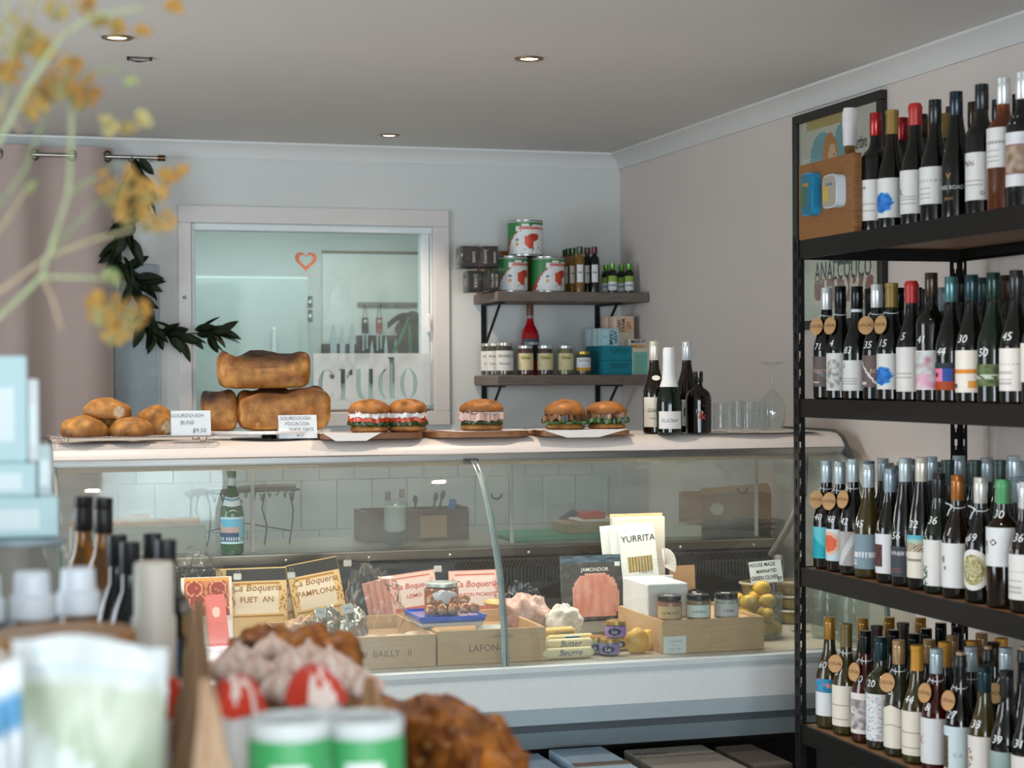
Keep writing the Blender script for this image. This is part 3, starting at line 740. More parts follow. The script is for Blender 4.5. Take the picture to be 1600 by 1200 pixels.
# framed poster on the right wall, behind the rack
PY0, PY1, PZ0, PZ1 = 5.235, 5.880, 1.588, 2.330
t = thing('framed_poster', 'black-framed vintage aperitif poster on the right wall behind the top of the rack', 'picture', (RX-.001, PY1, PZ0))
W_, H_ = PY1-PY0, PZ1-PZ0
b = MB(); k = c('#16130f')
b.box(-.024, 0, -W_, 0, 0, .03, k, .002); b.box(-.024, 0, -W_, 0, H_-.03, H_, k, .002); b.box(-.024, 0, -.03, 0, .03, H_-.03, k, .002); b.box(-.024, 0, -W_, -W_+.03, .03, H_-.03, k, .002)
b.build('frame', 'satin', t)
def poster(u, v):
    bg = c('#c9c4b4')
    x, y = u, v
    if y > .955 and .1+0*x < x < .72: return c('#b29a52')
    if math.hypot((x-.30)*1.0, (y-.80)*1.2) < .155: bg = c('#6fa3ab')
    if math.hypot((x-.56), (y-.86)*1.1) < .10 and y > .78: bg = c('#6fa3ab')
    if math.hypot((x-.40)*1.25, (y-.79)) < .125: bg = c('#bf7c2e')          # hair
    if math.hypot((x-.43)*1.6, (y-.775)*1.05) < .088:
        bg = c('#e0b48f')
        if math.hypot((x-.405)*1.2, (y-.785)*2.2) < .014 or math.hypot((x-.45)*1.2, (y-.80)*2.2) < .014: bg = c('#3a2a22')
        if math.hypot((x-.435), (y-.735)*2.4) < .016: bg = c('#b0443a')
    if abs(x-.45) < .035 and .64 < y < .695: bg = c('#dba983')
    if math.hypot((x-.55)*.8, (y-.585)*1.2) < .10: bg = c('#3f8588')
    if math.hypot((x-.16)*2.2, (y-.71)) < .04: bg = c('#8e5a38')
    if abs(x-.17) < .055 and .56 < y < .665: bg = c('#d08a62')
    if abs(x-.30) < .018 and .62 < y < .68: bg = c('#a24d3b')
    # a big plate with crossed tools and the red ribbon
    if math.hypot((x-.58)*.62, (y-.42)*1.3) < .205:
        bg = c('#2f5a50') if y < .42-.085+(x-.58)**2*.7 else c('#b9bcab')
        if y > .42 and .74 < x < .9: bg = c('#a8483c')
        elif y > .44 and .40 < x < .6: bg = c('#8d9389')
        elif y > .40 and .64 < x < .72: bg = c('#56757a')
    if abs(x-.12)+abs(y-.36)*.6 < .045 and not (abs(x-.12) < .014 and y < .345): bg = c('#9a3627')
    if .20 < x < .92 and .085 < y < .20: bg = c('#8b4240')
    return bg
b = MB(); iw, ih = W_-.06, H_-.06
b.grid(72, 84, lambda u, v: (-.010, -.03-u*iw, .03+v*ih), poster)
pl = lambda cx, cy, sc=1: (lambda x, y: (-.0108, -.03-cx*iw-x, .03+cy*ih+y*sc))
b.text('aperitivo', .031, pl(.76, .83, 2.0), BLACK, bold=.012); b.text('degli sportivi', .028, pl(.78, .75, 2.0), BLACK, bold=.012)
b.text('ANALCOLICO', .064, pl(.55, .235, 1.4), BLACK, bold=.01); b.text('CEDRO', .15, pl(.56, .14), c('#d9c9b4'), bold=.02); b.text('1 litro', .03, pl(.8, .06), BLACK)
b.build('printed_sheet', 'paper', t)
MB().box(-.014, -.0128, -W_+.03, -.03, .03, H_-.03, WHITE).build('glazing', 'clear_glass', t)
# ------------------------------------------------------------------ deli case
CX0, CX1 = .25, 2.70
GP = [(5.400, 1.185), (5.345, 1.168), (5.275, 1.118), (5.205, 1.040), (5.150, .955), (5.108, .870), (5.080, .793), (5.060, .700), (5.050, .605)]
steel, white = c('#8f8a82'), c('#dfe2e0')
cs = thing('deli_case', 'long white curved-glass deli display case across the shop', 'display case', (0, 0, 0))
b = MB()   # top canopy with soft sloping front
prof = [(5.405, 1.188), (5.400, 1.196), (5.403, 1.206), (5.425, 1.228), (5.455, 1.243), (5.50, 1.248), (5.88, 1.248), (5.88, 1.205), (5.44, 1.205), (5.42, 1.188)]
b.extr(prof, CX0, CX1+.03, c('#e3dcd7')); b.build('top_canopy', 'satin', cs)
b = MB().extr([(5.398, 1.180), (5.396, 1.199), (5.403, 1.203), (5.412, 1.180)], CX0, CX1+.03, c('#a9aaa8')); b.build('front_rail', 'metal', cs)
b = MB().extr([(5.42, 1.165), (5.42, 1.188), (5.47, 1.188), (5.47, 1.175)], CX0+.01, CX1, c('#cbb594')); b.build('lamp_housing', 'satin', cs)
# end cap on the right
for x0, x1, nm in ((CX1+.03, CX1+.045, 'end_cap'), (CX0-.012, CX0, 'end_cap')):
    MB().extr([(5.36, 1.165), (5.395, 1.20), (5.43, 1.235), (5.50, 1.256), (5.88, 1.256), (5.88, 1.19), (5.44, 1.17)], x0, x1, c('#4a4f50')).build(nm, 'satin', cs)
# curved front glass, two panes, with thickness
def gpane(x0, x1):
    b = MB(); n = len(GP); th = .006
    inn = []
    for i, (y, z) in enumerate(GP):
        y0, z0 = GP[max(i-1, 0)]; y1, z1 = GP[min(i+1, n-1)]
        d = Vector((z1-z0, -(y1-y0))).normalized(); inn.append((y-d.x*th, z-d.y*th))
    b.extr(GP+inn[::-1], x0, x1, WHITE); return b
def smooth_gp():
    out = []
    P = GP
    for i in range(len(P)-1):
        p0, p1, p2, p3 = P[max(i-1, 0)], P[i], P[i+1], P[min(i+2, len(P)-1)]
        for k in range(4):
            t = k/4
            out.append(tuple(.5*((2*p1[j])+(-p0[j]+p2[j])*t+(2*p0[j]-5*p1[j]+4*p2[j]-p3[j])*t*t+(-p0[j]+3*p1[j]-3*p2[j]+p3[j])*t**3) for j in (0, 1)))
    return out+[P[-1]]
GP = smooth_gp()
gpane(CX0+.006, 1.484).build('front_glass', 'case_glass', cs)
gpane(1.489, CX1).build('front_glass', 'case_glass', cs)
# polished edges of the two panes at the seam
b = MB()
n = len(GP)
for x0, x1 in ((1.476, 1.4845), (1.4885, 1.493)):
    inn = [(y+.012, z-.002) for y, z in GP]
    b.extr(GP+inn[::-1], x0, x1, c('#9fb5b4'))
b.build('glass_edge', 'satin', cs)
b = MB(); b.box(1.455, 1.50, 5.385, 5.40, 1.172, 1.186, c('#3b3f40'), .002); b.build('glass_hinge', 'dark_metal', cs)
# end glasses with a curved outline
for x in (CX0, CX1):
    pts = [(y, z) for y, z in GP]+[(5.10, .60), (5.88, .60), (5.88, 1.19), (5.42, 1.19)]
    MB().extr(pts, x, x+.006, WHITE).build('end_glass', 'case_glass', cs)
    inn = [(y+.016, z-.006) for y, z in GP]
    MB().extr(GP+inn[::-1], x-.002, x+.009, c('#7f8d8a')).build('end_trim', 'satin', cs)
# lower body: sill, front panel, stepped plinth
b = MB()
b.extr([(5.035, .577), (5.028, .590), (5.030, .604), (5.044, .608), (5.075, .606), (5.075, .577)], CX0-.01, CX1+.01, c('#ccd6d8')); b.build('sill', 'satin', cs)
b = MB().extr([(5.030, .484), (5.030, .560), (5.045, .577), (5.075, .577), (5.075, .484)], CX0, CX1, c('#dfe4e4')); b.build('front_panel', 'satin', cs)
b = MB().extr([(5.050, .434), (5.030, .484), (5.075, .484), (5.10, .434)], CX0, CX1, c('#b6c6cc')); b.build('front_bumper', 'satin', cs)
b = MB().extr([(5.085, .405), (5.080, .434), (5.12, .434), (5.12, .405)], CX0, CX1, c('#596266')); b.build('bumper_groove', 'satin', cs)
b = MB().extr([(5.145, .345), (5.105, .385), (5.085, .405), (5.14, .405), (5.18, .345)], CX0, CX1, c('#9fb0b5')); b.build('lower_bumper', 'satin', cs)
b = MB().extr([(5.20, .318), (5.150, .345), (5.30, .345), (5.30, .318)], CX0, CX1, c('#2c2724')); b.build('underside_lip', 'matte', cs)
b = MB(); b.box(CX0+.1, CX1-.1, 5.35, 5.80, 0, .34, c('#201d1b')); b.build('plinth', 'matte', cs)
for x in (CX0, CX1-.02):
    MB().box(x, x+.02, 5.20, 5.93, .318, .60, c('#8b8f8e'), .002).build('side_panel', 'satin', cs)
MB().box(CX0+.006, CX1, 5.072, 5.90, .585, .608, c('#c8beb0')).build('deck', 'satin', cs)
MB().box(CX0+.006, CX1-.02, 5.15, 5.90, .345, .58, c('#77736d')).build('tub', 'satin', cs)
# rear duct with real slots, ledge, sliding doors
b = MB()
zt0, zt1 = .745, .792
b.box(CX0+.01, CX1-.01, 5.88, 5.90, .608, zt0, c('#574a3d')); b.box(CX0+.01, CX1-.01, 5.88, 5.90, zt1, .80, c('#574a3d'))
b.box(CX0+.01, CX1-.01, 5.905, 5.91, zt0, zt1, c('#0d0b0a'))
b.build('rear_duct', 'metal', cs)
b = MB(); x = CX0+.03
while x < CX1-.03: b.box(x, x+.006, 5.878, 5.892, zt0, zt1, c('#6e6254')); x += .0125
o = b.build('vent_slats', 'metal', cs); o['kind'] = 'stuff'
b = MB().extr([(5.88, .80), (5.845, .838), (5.852, .842), (5.89, .80)], CX0+.01, CX1-.01, c('#3a352f')); b.build('vent_hood', 'metal', cs)
b = MB(); x = CX0+.03
while x < CX1-.03: b.add([(x, 5.8775, .802), (x+.005, 5.8775, .802), (x+.012, 5.846, .836), (x+.007, 5.846, .836), (x, 5.8755, .799), (x+.005, 5.8755, .799), (x+.012, 5.844, .833), (x+.007, 5.844, .833)], [(4, 5, 6, 7), (0, 1, 5, 4), (1, 2, 6, 5), (3, 0, 4, 7)], c('#77695a')); x += .0125
o = b.build('hood_slats', 'metal', cs); o['kind'] = 'stuff'
b = MB().box(CX0+.01, CX1-.01, 5.85, 5.865, .826, .872, c('#77695a'), .002); b.box(CX0+.01, CX1-.01, 5.846, 5.935, .866, .872, c('#a69a8c'), .001); b.build('ledge_rail', 'metal', cs)
for i in range(9):
    q = MB(); q.lathe([(.005, 0), (.005, .002), (.003, .003)], 8, c('#c9c2b8'), X=TR(CX0+.2+i*.27, 5.85, .85, rx=pi/2)); q.build('screw', 'metal', cs)
MB().box(CX0+.01, CX1-.01, 5.90, 6.42, .845, .870, c('#9b9791'), .003).build('work_shelf', 'satin', cs)
MB().box(CX0+.05, CX1-.05, 6.05, 6.38, .0, .845, c('#8c8882')).build('service_side', 'satin', cs)
for i, (x0, x1) in enumerate(((CX0+.02, .905), (.895, 1.78), (1.77, CX1-.03))):
    MB().box(x0, x1, 5.945+.012*(i % 2), 5.950+.012*(i % 2), .872, 1.205, WHITE).build('sliding_door', 'door_glass', cs)
    MB().box(x1-.012, x1, 5.943+.012*(i % 2), 5.952+.012*(i % 2), .872, 1.205, c('#b6b3ab'), .001).build('door_edge', 'satin', cs)
    q = MB(); q.tube([(x1-.06+.018*cos(a), 5.942+.012*(i % 2), 1.04+.018*sin(a)) for a in [pi+pi*k/10 for k in range(11)]], .003, 6, c('#5d5953')); q.build('finger_pull', 'satin', cs)
# dark support arms inside the right end
b = MB(); b.tube([(2.60, 5.42, 1.17), (2.585, 5.40, 1.05), (2.57, 5.50, .93), (2.56, 5.60, .84)], .011, 8, c('#6b6963')); b.build('support_arm', 'satin', cs)
# strip of warm light under the canopy (the case's own lamp)
l = bpy.data.lights.new('case_lamp', 'AREA'); l.shape = 'RECTANGLE'; l.size = 2.3; l.size_y = .02; l.energy = 11; l.color = (1, .91, .80)
o = bpy.data.objects.new('case_lamp', l); COL.objects.link(o); o.location = (1.47, 5.455, 1.16); o.rotation_euler = (R(-12), 0, 0); o.parent = cs

CT = 1.2485
def cx(px, py=684, Y=5.56): return at(px, py, Y=Y).x
def sz(px0, px1, Y): return at(px1, 600, Y=Y).x-at(px0, 600, Y=Y).x

# ------------------------------------------------------------------ breads
def blobmesh(rx, ry, rz, seed, amp=.08, flat=.55, nu=40, nv=22, colf=None, e=1.0, nk=3.0):
    b = MB()
    def pos(u, v):
        a = 2*pi*u; t = pi*v-pi/2
        ct, st = cos(t), sin(t)
        sx = (abs(cos(a))**e)*(1 if cos(a) >= 0 else -1); sy = (abs(sin(a))**e)*(1 if sin(a) >= 0 else -1)
        cte = abs(ct)**e
        p = Vector((sx*cte, sy*cte, (abs(st)**e)*(1 if st > 0 else -1)))
        d = 1+amp*noise.noise(p*nk*.5+Vector((seed, 0, 0)))+amp*.4*noise.noise(p*nk*1.7+Vector((0, seed, 0)))
        z = p.z*d*rz
        if z < -flat*rz: z = -flat*rz
        return (p.x*d*rx, p.y*d*ry, z+flat*rz)
    b.grid(nu, nv, pos, lambda u, v: colf(Vector(pos(u, v)), u, v) if colf else WHITE, smooth=True)
    return b
def bunc(seed, top, low=None, zz=.06, flour=False):
    low = low or c('#9c6233')
    def f(p, u, v):
        n = noise.noise(p*38+Vector((seed, 0, 0)))*.5+.5; t = p.z/zz
        k = mixc(mixc(low, c('#7a3f18'), .3), top, min(1, t*1.9))
        k = mixc(k, c('#5a3216'), max(0, n-.45)*2.0)
        if flour and math.hypot(p.x-.03, p.z-.022) < .016 and p.y < 0: k = c('#e2cdb0')
        return k
    return f
def bun(px, py0, py1, pw, Y, z, label, seed, flour=False, rz=0, tilt=0):
    x = cx(px, py1, Y); w_ = sz(px-pw/2, px+pw/2, Y); h = (py1-py0)/FPX*5.5*1.0
    o = blobmesh(w_/2, w_/2*.92, h/1.45, seed, .10, .45, colf=bunc(seed, c('#c28845'), zz=h, flour=flour)).build('focaccia_bun', 'crust')
    o.location = (x, Y, z); o.rotation_euler = (0, tilt, rz)
    return tag(o, label, 'bread', 'round bread rolls on the wire rack')
# wire cooling rack under the rolls
xl, xr = cx(77, 690, 5.50), cx(335, 692, 5.50)
t = thing('cooling_rack', 'thin chrome wire cooling rack holding the bread rolls on the counter', 'cooling rack', ((xl+xr)/2, 5.53, CT))
w_ = (xr-xl)/2; zr = .016; b = MB()
b.tube([(-w_, -.10, zr), (w_-.02, -.10, zr), (w_, -.085, zr), (w_, .12, zr), (-w_, .12, zr)], .0022, 6, c('#b8a9a2'), closed=True)
b.build('rim', 'metal', t)
b = MB()
for i in range(40): x = -w_+(i+.5)*2*w_/40; b.box(x-.0008, x+.0008, -.10, .12, zr-.001, zr+.0006, c('#a3948c'))
for j in range(5): y = -.09+j*.05; b.box(-w_, w_, y-.001, y+.001, zr-.0025, zr-.001, c('#a3948c'))
b.build('wires', 'metal', t)
for x in (-w_+.04, w_-.04):
    for y in (-.08, .10): MB().tube([(x-.012, y, zr-.002), (x-.008, y, .0015), (x+.008, y, .0015), (x+.012, y, zr-.002)], .0018, 6, c('#8d8078')).build('foot', 'metal', t)
BZ = CT+.018
bun(131, 655, 687, 77, 5.49, BZ, 'flat golden bread roll at the front left of the wire rack', 1)
bun(204, 657, 687, 72, 5.49, BZ, 'darker bread roll in front, between the front left roll and the handwritten card', 2)
bun(243, 640, 686, 66, 5.585, BZ, 'tall bread roll with floury spot just behind the buns price card', 3, True)
bun(165, 645, 686, 76, 5.585, BZ-.001, 'bread roll mostly hidden underneath the uppermost roll', 5)
bun(167, 631, 663, 76, 5.53, BZ+.050, 'bread roll with floury spot lying on top of the other rolls', 4, True, tilt=R(4))
def card(px0, px1, py0, py1, Y, z, lines, label, cat='price card', rz=0):
    xa, xb = at(px0, py1, Y=Y).x, at(px1, py1, Y=Y).x; h = (py1-py0)/FPX*at(px0, py1, Y=Y).y/.985
    t = thing('price_card', label, cat, ((xa+xb)/2, Y, z), rz, 'handwritten cards')
    w_ = xb-xa; b = MB()
    for s, tl in ((-1, 1),):
        b.add([(-w_/2, 0, 0), (w_/2, 0, 0), (w_/2, h*.22, h), (-w_/2, h*.22, h), (-w_/2, .0008, 0), (w_/2, .0008, 0), (w_/2, h*.22+.0008, h), (-w_/2, h*.22+.0008, h)],
              [(0, 1, 2, 3), (7, 6, 5, 4), (0, 4, 5, 1), (3, 2, 6, 7), (1, 5, 6, 2), (0, 3, 7, 4)], c('#e6edf2'))
        b.add([(-w_/2, h*.44, 0), (w_/2, h*.44, 0), (w_/2, h*.22+.001, h), (-w_/2, h*.22+.001, h)], [(3, 2, 1, 0)], c('#dfe6ea'))
    b.build('folded_sheet', 'paper', t)
    q = MB(); ln = math.hypot(h, h*.22)
    for s_, sz_, fx, fy in lines:
        q.text(s_, sz_*h, lambda x, y, fx=fx, fy=fy: (x+fx*w_, (y/h+fy)*h*.22*.97-.0008, (y+fy*h)), c('#6b6f76'), shear=.1)
    q.build('handwriting', 'paper', t)
    return t
card(268, 330, 648, 686, 5.455, BZ-.0005, [('GOURDOUGH', .20, -.10, .80), ('BUNS', .22, -.1, .52), ('$9.50', .24, .2, .2)], 'white handwritten card reading buns leaning beside the bread rolls')
# cake stand with the tin loaves
x0, x1 = cx(326, 683, 5.52), cx(523, 683, 5.52); xm = cx(424, 690, 5.52)
t = thing('cake_stand', 'low white-topped stand on a chrome stem holding the tin loaves', 'cake stand', ((x0+x1)/2, 5.58, CT))
w_ = (x1-x0)/2
MB().lathe([(.115, 0), (.118, .002), (.115, .004), (.02, .005)], 40, c('#2c2b29')).build('base', 'gloss', t)
MB().lathe([(.022, .004), (.025, .008), (.022, .014), (.022, .017)], 24, c('#c9ccce')).build('stem', 'metal', t)
MB().lathe([(w_-.004, .017), (w_, .019), (w_, .025), (w_-.003, .027), (.01, .027)], 56, c('#e9e7e4'), X=Matrix.Scale(.62, 4, (0, 1, 0))).build('plate', 'gloss', t)
LZ = CT+.0275
def loafc(seed, h, burn=()):
    def f(p, u, v):
        n = noise.noise(p*30+Vector((seed, 0, 0))); t = p.z/h
        side = mixc(c('#9a5c24'), c('#c88e48'), .5+n*1.3)
        k = mixc(side, c('#4e240c'), max(0, (t-.58)*2.6))
        for bx, br in burn:
            d = math.hypot((p.x-bx)/br, (p.z-h)/(.35*h))
            k = mixc(k, c('#21120b'), min(1, max(0, 1.5-d)))
        m_ = noise.noise(p*75+Vector((0, seed, 0)))
        return mixc(k, c('#e2b26c') if t < .5 else c('#3c1f0d'), max(0, m_-.28)*1.4)
    return f
def loaf(px0, px1, py0, py1, Y, z, depth, label, seed, burn=(), dome=.14, rz=0):
    xa, xb = at(px0, py1, Y=Y).x, at(px1, py1, Y=Y).x; W = xb-xa; H = (py1-py0)/FPX*5.72
    b = MB(); e = .24
    def pos(u, v):
        a = 2*pi*u; t = pi*v-pi/2; ct, st = cos(t), sin(t)
        sg = lambda q, k: (abs(q)**k)*(1 if q >= 0 else -1)
        x, y, zz = sg(cos(a), e)*abs(ct)**.24, sg(sin(a), e)*abs(ct)**.24, sg(st, .55)
        fl = .965+.035*max(0, min(1, (zz+1)/1.6))
        p = Vector((x*W/2*fl, y*depth/2*fl, (zz+1)/2*H*(1-dome)))
        if zz > .1: p.z += dome*H*(.62+1.25*noise.noise(Vector((p.x*17+seed, p.y*12, seed))))*(zz-.1)
        n = .0035*noise.noise(p*28+Vector((seed, 0, 0)))
        # a shrunken waist under the crust
        return (p.x+n*x, p.y+n*y, max(0, p.z))
    cf = loafc(seed, H, burn)
    b.grid(120, 48, pos, lambda u, v: cf(Vector(pos(u, v)), u, v), smooth=True)
    o = b.build('tin_loaf', 'crust', sharp=75); o.location = ((xa+xb)/2, Y, z); o.rotation_euler = (0, 0, rz)
    return tag(o, label, 'bread', 'tin loaves on the stand')
loaf(316, 369, 613, 676, 5.60, LZ, .11, 'tin loaf at the left of the stand partly behind the larger loaf', 3, ((-.035, .05),))
loaf(371, 514, 610, 677, 5.55, LZ, .115, 'wide dark-topped tin loaf under the top loaf and behind the focaccia card', 8, ((-.03, .04),), dome=.2)
loaf(341, 483, 560, 619, 5.57, LZ+.1255, .12, 'burnished tin loaf lying on top of the two others', 12, ((-.05, .035), (.0, .03), (.07, .035)), dome=.2)
card(436, 496, 640, 676, 5.475, CT+.004, [('SOURDOUGH', .21, -.06, .86), ('FOCACCIA', .21, -.02, .62), ('THESE DAYS', .2, .08, .38), ('$12', .2, .05, .15)], 'white handwritten card in front of the wide tin loaf')

def plank(name, px0, px1, Y0, Y1, z, h, col, label, rnd_=.04, handle=None):
    xa, xb = at(px0, 686, Y=Y0).x, at(px1, 686, Y=Y0).x; W = (xb-xa)/2; D = (Y1-Y0)/2
    t = thing(name, label, 'serving board', ((xa+xb)/2, (Y0+Y1)/2, z))
    pts = []
    for sx, sy, a0 in ((1, -1, -90), (1, 1, 0), (-1, 1, 90), (-1, -1, 180)):
        for k in range(7):
            a = R(a0+15*k); pts.append((sx*(W-rnd_)+rnd_*cos(a), sy*(D-rnd_)+rnd_*sin(a)))
    b = MB(); b.prism([(x*.97, y*.97) for x, y in pts], h, c(col)); b.prism(pts, h*.8, c(col), X=TR(0, 0, h*.1)); b.build('board', 'wood', t)
    if handle:
        q = MB(); q.box(W-.01, W+handle, -.025, .025, h*.15, h*.85, c(col), .006); q.build('handle', 'wood', t)
    return t, W, D
BH = .018
plank('serving_board', 505, 664, 5.42, 5.68, CT, BH, '#8a5a3a', 'dark wooden board under the two tomato sandwiches')
plank('serving_board', 674, 838, 5.42, 5.66, CT, BH, '#a06f48', 'round-ended wooden board under the ham sandwich', rnd_=.10, handle=.03)
plank('serving_board', 850, 988, 5.42, 5.66, CT, BH, '#96683f', 'wooden board at the right under the mushroom sandwiches', rnd_=.03)
def sheet(px0, px1, Y0, Y1, z, drop0, drop1, label, hang=.022):
    xa, xb = at(px0, 686, Y=Y0).x, at(px1, 686, Y=Y0).x
    d0, d1 = at(drop0, 686, Y=Y0).x, at(drop1, 686, Y=Y0).x
    b = MB()
    def pos(u, v):
        y = Y0+(Y1-Y0)*v; x = xa+(xb-xa)*u
        return (x, y, z+.0012*noise.noise(Vector((x*20, y*20, 1)))+.001)
    b.grid(16, 6, pos, lambda u, v: c('#eceae6'), smooth=True)
    b.add([(xa+.01, Y0, z+.001), (xb-.01, Y0, z+.001), (d1, Y0-.006, z-hang), (d0, Y0-.006, z-hang), ], [(0, 3, 2, 1)], c('#eceae6'))
    o = b.build('greaseproof_paper', 'paper'); return tag(o, label, 'paper', 'greaseproof sheets')
sheet(500, 600, 5.415, 5.60, CT+BH, 524, 572, 'white greaseproof sheet hanging over the edge of the tomato sandwich board')
sheet(845, 985, 5.415, 5.60, CT+BH, 885, 935, 'white greaseproof sheet hanging off the mushroom sandwich board')
sheet(700, 835, 5.435, 5.60, CT+BH+.0003, 712, 728, 'crumpled greaseproof sheet under the ham sandwich', hang=.0)

def frill(b, r, z, th, amp, seed, col, col2, sq=.9, zw=.004):
    n = 64; vs = [(0, 0, z+th)]; fs = []; cs_ = []
    for ring, (rr, dz) in enumerate(((.6, th), (1.0, th*.8), (1.02, 0), (.6, -.0))):
        for k in range(n):
            a = 2*pi*k/n; q = 1+amp*(noise.noise(Vector((cos(a)*3+seed, sin(a)*3, rr)))+.5*noise.noise(Vector((cos(a)*11, sin(a)*11, seed))))
            w2 = zw*noise.noise(Vector((cos(a)*7+seed, sin(a)*7, 5)))*(rr > .9)
            vs.append((r*rr*q*cos(a), r*rr*q*sin(a)*sq, z+dz+w2))
    for k in range(n): fs.append([0, 1+k, 1+(k+1) % n]); cs_.append(col)
    for j in range(3):
        for k in range(n):
            k2 = (k+1) % n; fs.append([1+j*n+k, 1+(j+1)*n+k, 1+(j+1)*n+k2, 1+j*n+k2]); cs_.append(mixc(col, col2, .5+noise.noise(Vector((k*.5, j, seed)))*1.3))
    b.add(vs, fs, cs_)
def sandwich(px, py0, pw, Y, z, label, seed, fill):
    x = cx(px, 680, Y); r = sz(px-pw/2, px+pw/2, Y)/2; H = (683-py0)/FPX*5.65
    t = thing('sandwich', label, 'sandwich', (x, Y, z), rnd.uniform(-.3, .3), 'filled rolls on the boards')
    bh = H*.22
    blobmesh(r*.97, r*.9, bh*.75, seed, .05, .5, 36, 12, colf=bunc(seed, c('#c08c50'), zz=bh)).build('bottom_bun', 'crust', t)
    zz = bh*.92
    for nm, th, k, k2, amp, rr in fill:
        q = MB(); th *= 1.4; amp = amp*1.5+.03; frill(q, r*rr, zz, th, amp, seed+th*100, c(k), c(k2), zw=.012); q.build(nm, 'food', t); zz += th*.85
    o = blobmesh(r, r*.92, (H-zz)*.80, seed+9, .06, .25, 40, 18, colf=bunc(seed+2, c('#b8793c'), zz=(H-zz)*.9)).build('top_bun', 'crust', t); o.location.z = zz-.003
    return t
SZ = CT+BH+.0015
tom = [('spinach_leaves', .008, '#1f3a1a', '#3b5a26', .08, 1.0), ('tomato_slices', .011, '#b3341f', '#d4572f', .05, .97), ('white_cheese', .013, '#dfe0e2', '#f0eeea', .07, .96)]
sandwich(577, 630, 63, 5.50, SZ, 'left of the two tomato and white cheese sandwiches on the dark board', 1, tom)
sandwich(637, 630, 61, 5.50, SZ, 'right of the two tomato and white cheese sandwiches on the dark board', 5, tom)
sandwich(753, 632, 68, 5.50, SZ+.001, 'ham sandwich with pink slices alone on the round-ended board', 9, [('green_leaves', .008, '#2a3b1c', '#4a5a2c', .08, .92), ('ham_slices', .019, '#c99a8e', '#e3c2b6', .13, 1.0), ('white_sauce', .006, '#e2d6cc', '#efe8e0', .05, .9)])
mush = [('green_leaves', .007, '#23401f', '#4f7a3a', .15, 1.08), ('roast_mushrooms', .016, '#2c1a12', '#a86f45', .12, .98)]
sandwich(883, 634, 63, 5.50, SZ, 'upright mushroom sandwich at the left of the rightmost board', 13, mush)
sandwich(948, 637, 60, 5.51, SZ, 'tilted mushroom sandwich with long green leaves on the rightmost board', 17, [('green_leaves', .012, '#1f3a1a', '#527d3c', .18, 1.10), ('roast_mushrooms', .014, '#3a2013', '#b98a64', .14, .98)])

# ------------------------------------------------------------------ bottles and glasses on the counter
def cbot(px, ty, Y, **k):
    p = at(px, ty, Y=Y); return bottle(loc=(p.x, Y, CT), H=p.z-CT, **k)
camf = lambda x: 0
g = 'bottles at the right end of the counter'
cbot(1022, 534, 5.535, name='wine_bottle', label='cream-capped white wine bottle with a long cream label on the counter', cat='wine bottle', glass='brown', capcol='#dcd8c9', art='cream', lab=(.022, .095, 2.2), face=-18, group=g, texts=(('CHABLIS', .015, .006, .006, c('#4a4238')), ('GRAND VIN', .007, .0, -.02, c('#6a6258'))))
p = at(1016, 588, Y=5.5)
q = MB(); n = 20; rr = .0312
q.prism([(.0135*cos(2*pi*k/n), .0085*sin(2*pi*k/n)) for k in range(n)], .001, c('#e4ded2'))
for o in list(bpy.data.objects):
    if o.get('label', '').startswith('cream-capped white wine'):
        e = q.build('neck_label', 'paper', o); e.location = (.004, -.0318, .178); e.rotation_euler = (R(72), 0, R(4))
t = cbot(1045, 549, 5.462, name='sparkling_wine_bottle', label='sparkling wine bottle with white foil neck and gold emblem', cat='wine bottle', kind='C', glass='green', cap='foil', capcol='#d8dcdc', art='white', lab=(.018, .055, 2.0), face=-15, group=g, r=.036, texts=(('M. d Meyer', .012, 0, .0, c('#5b6a78')),))
q = MB(); P = bprof('C', .27, .036)
q.lathe([(.0300, .150), (.0235, .170), (.0205, .192), (.0190, .235), (.0195, .262), (.0165, .274), (.0001, .275)], 24, lambda v: c('#dfe2e2'), cap0=False, cap1=False); q.build('foil_collar', 'satin', t)
q = MB(); q.grid(10, 6, lambda u, v: ((.0318-.006*v)*sin((u-.5)*1.9), -(.0325-.006*v)*cos((u-.5)*1.9), .138+.024*v-.012*(1-(2*u-1)**2)), lambda u, v: c('#b08a4a') if math.hypot(u-.5, (v-.5)*.6) > .14 else c('#5a3a20'), smooth=False); q.build('gold_emblem', 'satin', t)
cbot(1073, 534, 5.60, name='wine_bottle', label='pale-blue-capped dark wine bottle behind the sparkling wine and the round black bottle', cat='wine bottle', glass='brown', capcol='#cfdbdf', art='white', lab=(.022, .085, 2.0), face=-25, group=g, texts=(('I', .04, -.006, 0, BLACK),))
p = at(1091, 580, Y=5.50); Hs = p.z-CT
t = thing('spirit_bottle', 'squat round-shouldered black spirit bottle with small red print', 'bottle', (p.x, 5.50, CT), R(-12), g)
MB().lathe([(.036, 0), (.041, .004), (.0415, .105), (.0405, .118), (.036, .130), (.027, .140), (.0165, .146), (.0135, .152), (.0135, Hs-.03), (.0145, Hs-.028)], 36, c('#120a08'), cap1=False).build('glass_body', 'bottle_glass', t)
MB().lathe([(.0152, Hs-.034), (.0156, Hs-.033), (.0156, Hs-.012), (.0148, Hs-.011), (.0156, Hs-.010), (.0156, Hs-.001), (.001, Hs)], 24, c('#14171a'), cap1=False).build('stopper', 'gloss', t)
q = MB(); q.text('fra', .022, wrap(.0419, .070, -.1), c('#b9b4ad')); q.text('&', .040, wrap(.0419, .058, .1), c('#b4373a'), bold=.01); q.text('* * *', .014, wrap(.0419, .086, .2), c('#a8474b')); q.build('printed_lettering', 'paper', t)
